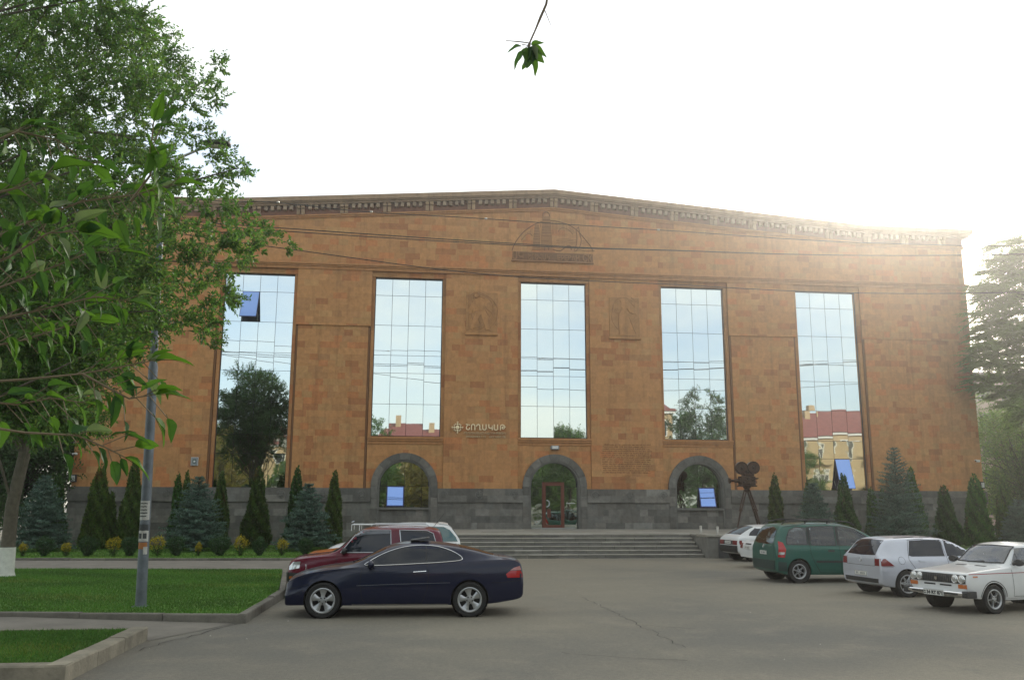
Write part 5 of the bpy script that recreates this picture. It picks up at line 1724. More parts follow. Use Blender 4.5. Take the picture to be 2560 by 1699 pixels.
for ax in 'LR':
    c.strip('red_stripe', ax, [(1.82, .80), (1.2, .808), (.2, .815), (-1.0, .82), (-2.1, .80)], .014, mat('red_stripe', (.30, .02, .03), .5), .003)
    c.patch('side_repeater', ax, [(1.62, .735), (1.62, .765), (1.74, .765), (1.74, .735)], M_amber, .010)
    c.strip('sill_trim', ax, [(.85, .28), (-.85, .28)], .05, M_trim, .006)
    c.strip('arch_lip', ax, [(1.212 + .355 * math.cos(t), .302 + .355 * math.sin(t)) for t in np.linspace(.1, math.pi - .1, 20)], .016, M_seam, .004)
    c.strip('quarter_light_bar', ax, [(.36, .98), (.33, 1.27)], .014, M_trim, .008)
c.strip('screen_rubber', 'F', [(-.585, .995), (-.50, 1.325), (0, 1.345), (.50, 1.325), (.585, .995), (0, .985)], .03, M_trim, .008, closed=True, r=.013)
for sy in (-1, 1):
    c.strip('bonnet_gap', 'T', [(.84, sy * .66), (1.3, sy * .66), (1.80, sy * .64)], .008, M_seam, .002)
    b = MB(); q0 = c.cast('T', .74, sy * .2 - .05, .02)[0]; q1 = c.cast('T', .66, sy * .2 + .32, .02)[0]; b.tube([q0, q1], .007, 5); b.build('wiper', M_trim, c.root)
    c.patch('bonnet_vent', 'T', [(.90, sy * .12), (.90, sy * .38), (.97, sy * .38), (.97, sy * .12)], M_trim, .004)
for sy in (-1, 1): c.mirror(.52, 1.02, M_trim, sy, .74)
c.wheels('five_star', .185, rim=.68)
c.place(4.92, -26.75, math.pi + R(14.2), .935)

# ---- white wedge hatchback and white saloon farther back
st = [(-1.93, .42, .66, .72, .70, .68, .58), (-1.90, .34, .86, .92, .78, .76, .64), (-1.78, .28, .92, .985, .81, .785, .63), (-1.45, .25, .92, 1.20, .82, .79, .60), (-1.05, .22, .915, 1.385, .825, .79, .585), (-.5, .21, .91, 1.402, .825, .79, .585), (.0, .20, .905, 1.385, .825, .79, .585),
      (.35, .20, .90, 1.24, .824, .79, .60), (.75, .20, .89, 1.0, .82, .785, .63), (.95, .20, .875, .92, .82, .775, .64), (1.4, .22, .81, .85, .81, .755, .62), (1.85, .26, .71, .745, .78, .72, .58), (1.98, .32, .62, .66, .74, .69, .55), (2.0, .4, .54, .58, .68, .63, .5)]
c = Car('parked_hatchback', 'white wedge-shaped hatchback beside the terrace with its tail to the lot', 'car', st, 2.46, .29, .17, 1.4, P_white)
for ax in 'LR':
    c.patch('side_window', ax, [(.72, .94), (.30, 1.24), (.02, 1.325), (-.50, 1.335), (-.52, .95)], M_cglass, .004)
    c.patch('side_window', ax, [(-.60, .95), (-.58, 1.33), (-1.0, 1.31), (-1.32, 1.10), (-1.42, .98)], M_cglass, .004)
    c.strip('door_gap', ax, [(.82, .88), (.78, .30), (-.45, .28), (-.56, .6), (-.56, 1.36)], .009, M_seam, .003)
    c.patch('tail_lamp', ax, [(-1.76, .64), (-1.76, .80), (-1.92, .80), (-1.93, .64)], M_reddark, .008)
c.patch('rear_window', 'T', [(-1.10, -.50), (-1.70, -.58), (-1.72, 0), (-1.70, .58), (-1.10, .50), (-1.08, 0)], M_cglass, .005)
c.patch('windscreen', 'T', [(.25, -.5), (.84, -.6), (.86, 0), (.84, .6), (.25, .5), (.2, 0)], M_cglass, .004)
c.patch('bumper', 'B', [(-.70, .36), (-.72, .60), (.72, .60), (.70, .36)], M_trim, .03)
for sy in (-1, 1): c.patch('tail_lamp', 'B', [(sy * .38, .63), (sy * .38, .79), (sy * .70, .79), (sy * .70, .63)], M_reddark, .01)
c.patch('lamp_panel', 'B', [(-.37, .63), (-.37, .79), (.37, .79), (.37, .63)], M_trim, .006)
c.plate('B', .0, .71, .46, .11)
c.wheels('ten', .17, rim=.58)
c.place(6.62, -11.0, R(7), .97)
st = [(a[0] * 1.02, a[1], a[2] * 1.0, a[3] * .98, *a[4:]) for a in LADA]
c = Car('parked_saloon', 'white rounded saloon tail between the white hatchback and the green people carrier', 'car', st, 2.45, .29, .18, 1.4, P_white)
saloon_windows(c, M_cglass)
c.patch('boot_handle', 'B', [(-.24, .80), (-.24, .84), (.24, .84), (.24, .80)], M_trim, .01)
for sy in (-1, 1): c.patch('tail_lamp', 'B', [(sy * .46, .66), (sy * .46, .84), (sy * .72, .84), (sy * .72, .66)], M_reddark, .01)
c.patch('bumper', 'B', [(-.68, .38), (-.70, .58), (.70, .58), (.68, .38)], P_white, .03)
c.plate('B', .0, .70, .46, .11)
c.wheels('ten', .18, rim=.58)
c.place(6.2, -14.9, R(1), .95)
# ------------------------------------------------------------------ planting
def unit(n):
    v = rng.normal(size=(n, 3))
    return v / np.linalg.norm(v, axis=1, keepdims=True)
M_thuja = mat('thuja_green', (0.05, 0.125, 0.024), .8, tint=True, trans=((0.07, 0.19, 0.02), .2))
M_spruce = mat('blue_spruce', (0.10, 0.165, 0.125), .8, tint=True, trans=((0.05, 0.09, 0.06), .15))
M_bark = mat('bark', (0.085, 0.072, 0.052), .95, var=.4, vscale=7, bump=.8, bscale=22)
M_bark_dark = mat('dark_bark', (0.04, 0.032, 0.024), .95, var=.3, vscale=6, bump=.6, bscale=20)
M_lime = mat('lime_wash_trunk', (0.55, 0.55, 0.50), .9, var=.2, vscale=7, bump=.5, bscale=20)
M_box = mat('box_shrub', (0.026, 0.068, 0.018), .75, tint=True, trans=((0.03, 0.09, 0.01), .15))
M_gold = mat('golden_shrub', (0.34, 0.27, 0.010), .7, tint=True, trans=((0.45, 0.36, 0.02), .3))
M_ash = mat('ash_leaf', (0.060, 0.122, 0.034), .6, spec=.25, tint=True, trans=((0.12, 0.25, 0.035), .40))
M_yellowgreen = mat('street_leaf', (0.06, 0.125, 0.022), .6, tint=True, trans=((0.14, 0.28, 0.03), .35))
M_sunlit_leaf = mat('sunlit_leaf', (0.20, 0.18, 0.03), .6, tint=True, trans=((0.35, 0.32, 0.04), .4))  # leaf green yellowed, the sunlight on these trees put into its colour
M_dark_leaf = mat('dark_leaf', (0.042, 0.100, 0.022), .65, tint=True, trans=((0.05, 0.12, 0.02), .25))
M_pinnate = mat('pinnate_leaf', (0.085, 0.150, 0.045), .6, tint=True, trans=((0.22, 0.36, 0.07), .45))

def thuja_mesh(name, seed, n=9000):
    """unit cone (height 1, base radius 1) of upright flat sprays in uneven clumps"""
    r = np.random.default_rng(seed)
    h = 1 - np.sqrt(r.random(n)) * .985
    a = r.uniform(0, 2 * np.pi, n)
    prof = np.clip((1 - h) ** .66, 0, 1) * np.clip(h / .22 + .72, 0, 1)
    clump = 1 + .10 * np.sin(a * 3 + h * 17 + seed) + .08 * np.sin(a * 7 - h * 31) + .05 * r.normal(size=n)
    rad = prof * clump * (0.70 + .32 * np.sqrt(r.random(n)))
    P = np.stack([rad * np.cos(a), rad * np.sin(a), h], 1)
    D = np.stack([np.cos(a) * .5 + r.normal(0, .35, n), np.sin(a) * .5 + r.normal(0, .35, n), np.full(n, 1.1) + r.normal(0, .3, n)], 1)
    t = (.55 + .55 * r.random(n) + .25 * np.sin(a * 5 + h * 23))[:, None] * np.array([[1.0, 1.0, 1.0]])
    t[:, 0] *= r.uniform(.8, 1.35, n)
    D[:, :2] *= .30                    # parts are scaled (radius, radius, height)
    D[:, 2] *= .12
    return P, D, np.clip(t, .3, 1.7)
def conifer_cloud(name, P, D, t, m, H, Rr, L, W):
    P = P * np.array([Rr, Rr, H]); D = D / np.array([.30, .30, .12]) * np.array([1, 1, 1])
    n = len(P)
    return leaf_cloud(name, P, D, m, L * rng.uniform(.6, 1.2, n), W * rng.uniform(.7, 1.2, n), .1, t)
TH = [thuja_mesh('thuja', s) for s in (3, 8, 12)]
def thuja(x, y, h, rad, z, label, k):
    o = thing('thuja', label, 'thuja', (x, y, z), random.uniform(0, 6), 'clipped thujas along the wall')
    P, D, t = TH[k % 3]
    t = t * np.array([[random.uniform(.85, 1.55), 1.0, random.uniform(.7, 1.1)]]) * random.uniform(.78, 1.22)
    hole = (np.sin(P[:, 0] * 6 + k) + np.sin(P[:, 2] * 14 + k * 2) + np.sin(P[:, 1] * 7)) > 2.1
    t[hole] *= np.array([[1.3, .65, .7]])
    P = P * (1 + .10 * np.sin(P[:, 2:3] * 9 + k * 1.7)) * np.array([[1, 1, 0]]) + P * np.array([[0, 0, 1]])
    P = P + np.stack([P[:, 2] * random.uniform(-.08, .08), P[:, 2] * 0, P[:, 2] * 0], 1)
    rad *= 1.02
    nn = int(3000 + 6000 * min(1, rad * h / 2.2))
    me = conifer_cloud('foliage', P[:nn], D[:nn], t[:nn], M_thuja, h, rad, .13, .07)
    obj('foliage', me, o)
    b = MB(); b.tube([(0, 0, -.05), (0, 0, h * .75)], [.05, .015], 8); b.build('trunk', M_bark_dark, o)
    return o
def spruce(x, y, h, rad, z, label, seed, gap=0):
    """whorls of boughs, each bough a fan of needled twigs"""
    o = thing('blue_spruce', label, 'spruce', (x, y, z), 0, 'blue spruces along the wall')
    r = np.random.default_rng(seed)
    P, D, T = [], [], []
    bough = MB()
    nw = int(h / .16)
    for w in range(nw):
        f = (w + .5) / nw
        zz = h * (.03 + .95 * f)
        L = rad * ((1 - f) ** .75) * r.uniform(.85, 1.1) + .06
        nb = int(8 + 11 * (1 - f))
        for k in range(nb):
            a = 2 * np.pi * (k + r.uniform(-.3, .3)) / nb + w * 1.1
            Lb = L * r.uniform(.78, 1.12)
            el = r.uniform(.02, .28) + .35 * f
            d = np.array([np.cos(a) * np.cos(el), np.sin(a) * np.cos(el), np.sin(el)])
            base = np.array([0, 0, zz])
            s = np.array([-np.sin(a), np.cos(a), 0])
            nt = max(4, int(Lb / .07))
            tb = r.uniform(.65, 1.25)
            for j in range(nt):
                q = (j + .6) / nt
                for side in (-1, 0, 1):
                    if side == 0 and j < nt - 2: continue
                    tl = (.10 + .22 * Lb * (1 - q)) * r.uniform(.7, 1.2)
                    td = d * .75 + s * side * .75 + np.array([0, 0, r.uniform(-.1, .3)])
                    td /= np.linalg.norm(td)
                    p0 = base + d * Lb * q - np.array([0, 0, .10 * Lb * q * q])
                    m = max(3, int(tl / .022))
                    for i in range(m):
                        pp = p0 + td * tl * (i + r.random()) / m
                        for _ in range(2):
                            nd = td * .7 + r.normal(size=3) * .65 + np.array([0, 0, .25])
                            P.append(pp); D.append(nd); T.append(tb * r.uniform(.7, 1.3))
            if k % 3 == 0: bough.tube([base, base + d * Lb * .8], [.018, .006], 4, False)
    P, D, T = np.array(P), np.array(D), np.array(T)
    keep = r.random(len(P)) < min(1, 42000 / len(P))
    P, D, T = P[keep], D[keep], T[keep]
    me = leaf_cloud('foliage', P, D, M_spruce, rng.uniform(.055, .11, len(P)), .030, .05, T[:, None] * np.array([[1, 1, 1.0]]))
    obj('foliage', me, o)
    bough.tube([(0, 0, -.05), (0, 0, h * .97)], [.07, .01], 8)
    bough.build('trunk', M_bark_dark, o)
    return o
BZ = .13
tl = [(-22.39, 3.15, .48, 'thuja at the left building corner behind a blue spruce'), (-20.72, 3.62, .61, 'tall broad thuja, first clear of the left corner'), (-20.14, 2.40, .30, 'small thuja tucked right of the tall leftmost thuja'),
      (-19.28, 3.85, .54, 'tall thuja behind the lamp post'), (-17.40, 3.30, .27, 'slim thuja tip left of two behind the middle spruce'), (-17.02, 3.34, .27, 'slim thuja tip right of two behind the middle spruce'),
      (-15.55, 3.34, .43, 'thuja at the right flank of the middle left spruce'), (-13.96, 3.58, .59, 'thuja in front of the tall left window'), (-12.29, 3.58, .43, 'thuja behind the left side of the third spruce'), (-10.62, 3.41, .43, 'thuja at the end of the left bed beside the parked cars')]
for k, (x, h, r_, lab) in enumerate(tl):
    thuja(x, -3.5, h, r_, BZ, lab, k)
for k, (x, h, r_, lab) in enumerate([(10.02, 3.48, .44, 'thuja right beside the bronze film camera'), (11.60, 3.01, .29, 'small thuja behind the first right spruce'), (13.49, 3.48, .57, 'thuja in front of the tall right window'),
                                  (14.87, 2.86, .38, 'low thuja left of the tallest blue spruce'), (15.40, 2.76, .30, 'small thuja tip peeping beside the tallest spruce'), (16.92, 3.80, .60, 'thuja behind the right flank of the tallest spruce'), (18.64, 2.97, .60, 'lower thuja standing alone against the orange wall'),
                                  (20.23, 3.49, .69, 'broad thuja at the right building corner'), (21.76, 3.43, .56, 'pale thuja just past the right building corner')]):
    thuja(x, -3.5, h, r_, .10, lab, k + 1)
spruce(-22.19, -5.5, 3.05, 1.27, BZ, 'broad blue spruce at the left end of the bed', 21)
spruce(-16.07, -5.5, 3.05, 1.44, BZ, 'broad blue spruce right of the lamp post', 22)
spruce(-11.53, -5.5, 2.78, 1.25, BZ, 'broad blue spruce beside the dark red off-roader', 23)
spruce(11.21, -5.0, 2.98, 1.15, .10, 'blue spruce behind the green people carrier', 24)
spruce(15.31, -5.0, 4.70, 1.60, .10, 'tallest blue spruce right of the tall right window', 25)
spruce(21.36, -5.0, 2.25, 1.0, .10, 'low blue spruce at the right edge of the picture', 26)

def shrub(x, y, h, r_, kind, label, seed):
    o = thing('round_shrub' if kind == 'g' else 'golden_shrub', label, 'shrub', (x, y, BZ), 0, 'dark round shrubs along the bed' if kind == 'g' else 'golden shrubs along the bed')
    r = np.random.default_rng(seed)
    n = int((1600 if kind == 'g' else 700) * (.4 + r_ / .36))
    d = r.normal(size=(n, 3)); d /= np.linalg.norm(d, axis=1, keepdims=True)
    rad = (.75 + .3 * r.random((n, 1))) * (1 + .12 * np.sin(d[:, :1] * 5 + seed) + .10 * np.sin(d[:, 1:2] * 7))
    zz = .5 + .5 * d[:, 2:3] * rad
    taper = np.clip(.42 + .75 * zz, .3, 1.0)
    P = np.concatenate([d[:, :2] * rad * r_ * taper, zz * h], 1)
    D = d * .7 + r.normal(size=(n, 3)) * .5 + np.array([[0, 0, .4]])
    t = r.uniform(.6, 1.4, (n, 1)) * np.ones((1, 3))
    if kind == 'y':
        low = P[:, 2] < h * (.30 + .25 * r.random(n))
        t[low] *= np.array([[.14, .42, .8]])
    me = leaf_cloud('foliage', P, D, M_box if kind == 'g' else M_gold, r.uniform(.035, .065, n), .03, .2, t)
    obj('foliage', me, o)
    b = MB()
    for k in range(5):
        a = k * 1.256 + seed
        b.tube([(0, 0, -.03), (.25 * r_ * math.cos(a), .25 * r_ * math.sin(a), h * .3), (.6 * r_ * math.cos(a), .6 * r_ * math.sin(a), h * .65)], [.016, .012, .006], 5)
    b.build('stems', M_bark_dark, o)
nth = ['first', 'second', 'third', 'fourth', 'fifth', 'sixth', 'seventh']
for k, (x, h, r_) in enumerate([(-20.65, .67, .36), (-19.12, .69, .36), (-17.61, .68, .30), (-15.94, .70, .33), (-14.35, .69, .44), (-12.89, .62, .30), (-11.19, .62, .31)]):
    shrub(x, -9.0, h, r_, 'g', 'dark green round shrub, %s from the left along the walkway' % nth[k], 40 + k)
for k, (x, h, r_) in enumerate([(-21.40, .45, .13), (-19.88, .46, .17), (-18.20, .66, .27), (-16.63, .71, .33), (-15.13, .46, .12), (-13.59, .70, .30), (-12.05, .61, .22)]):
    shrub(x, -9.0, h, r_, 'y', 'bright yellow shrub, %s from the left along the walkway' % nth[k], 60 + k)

# ------------------------------------------------------------------ broadleaf trees
def spray(r, c, rad, n_tw, n_lf, out, leaf, spread=.8, droop=0.0):
    """twigs with leaves through an uneven clump round c; out = preferred growth direction"""
    P, D = [], []
    tw = []
    for _ in range(n_tw):
        d = r.normal(size=3); d /= np.linalg.norm(d)
        base = c + d * rad * r.uniform(.0, .75) * np.array([1, 1, .8])
        td = out * .45 + d * spread + np.array([0, 0, .12 - droop])
        td /= np.linalg.norm(td)
        L = rad * r.uniform(.35, .8)
        tw.append((base, base + td * L))
        s = np.cross(td, r.normal(size=3)); s /= np.linalg.norm(s)
        u = np.cross(s, td)
        k = np.arange(n_lf)
        q = (k + .5) / n_lf
        side = np.where(k % 2 == 0, 1, -1)[:, None]
        p = base + td * L * q[:, None]
        dd = td * .65 + s * side * .75 + u * r.normal(0, .3, (n_lf, 1)) + np.array([0, 0, -droop]) + r.normal(0, .18, (n_lf, 3))
        P.append(p); D.append(dd)
    return np.concatenate(P), np.concatenate(D), tw

def tree(name, label, trunk, limbs, clumps, m, leaf=.11, n_tw=14, n_lf=10, seed=1, lime=0.0, tw_r=.006, group=None, droop=0.05, wid=.40, bark=None, limb_every=1):
    """trunk: [(x,y,z,r)]; limbs: clump index list from trunk fork; clumps: (x,y,z,radius)"""
    bark = bark or M_bark
    x0, y0, z0 = trunk[0][:3]
    o = thing(name, label, 'tree', (x0, y0, z0), group=group)
    r = np.random.default_rng(seed)
    b = MB()
    off = np.array([x0, y0, z0])
    tp = [np.array(t[:3]) - off for t in trunk]
    if lime:
        k = lime
        b2 = MB()
        q = tp[0] + (tp[1] - tp[0]) * min(1, k / (tp[1][2] - tp[0][2]))
        b2.tube([tp[0] + np.array([0, 0, -.1]), tp[0] + np.array([0, 0, .12]), q], [trunk[0][3] * 1.5, trunk[0][3] * 1.12, trunk[0][3] * 1.03], 16)
        b2.build('painted_base', M_lime, o, True)
    b.tube([tp[0] + np.array([0, 0, -.1])] + tp, [trunk[0][3] * 1.35] + [t[3] for t in trunk], 14)
    P, D = [], []
    top = tp[-1]
    tws = []
    for (cx, cy, cz, cr) in clumps:
        c = np.array([cx, cy, cz]) - off
        # limb from the nearest lower trunk node
        cand = [t for t in tp[1:] if t[2] < c[2] - .3] or [tp[1]]
        st_ = cand[-1] if len(cand) < 2 else cand[r.integers(max(0, len(cand) - 2), len(cand))]
        dv = c - st_
        mid = st_ + dv * .5 + np.array([0, 0, .12 * np.linalg.norm(dv)]) + r.normal(0, .08, 3) * np.linalg.norm(dv)
        L = np.linalg.norm(dv)
        if limb_every <= 1 or r.integers(limb_every) == 0:
            b.tube([st_, st_ * .45 + mid * .55, mid, mid * .4 + c * .6, c], [.016 * L ** .5 + .012, .012 * L ** .5 + .010, .022, .016, .008], 7, False)
        out = dv / (L + 1e-6)
        p, d, tw = spray(r, c, cr, int(n_tw * cr ** 2) + 4, n_lf, out, leaf, droop=droop)
        P.append(p); D.append(d); tws += tw
    for a_, e_ in tws[::2]:
        b.tube([a_, e_], [tw_r * 1.4, tw_r * .6], 3, False)
    b.build('trunk', bark, o, True)
    P, D = np.concatenate(P), np.concatenate(D)
    n = len(P)
    t = r.uniform(.65, 1.35, (n, 1)) * np.ones((1, 3)); t[:, 0] *= r.uniform(.8, 1.3, n)
    me = leaf_cloud('crown', P, D, m, leaf * r.uniform(.7, 1.2, n), leaf * wid * r.uniform(.8, 1.15, n), .22, t)
    obj('crown', me, o)
    return o
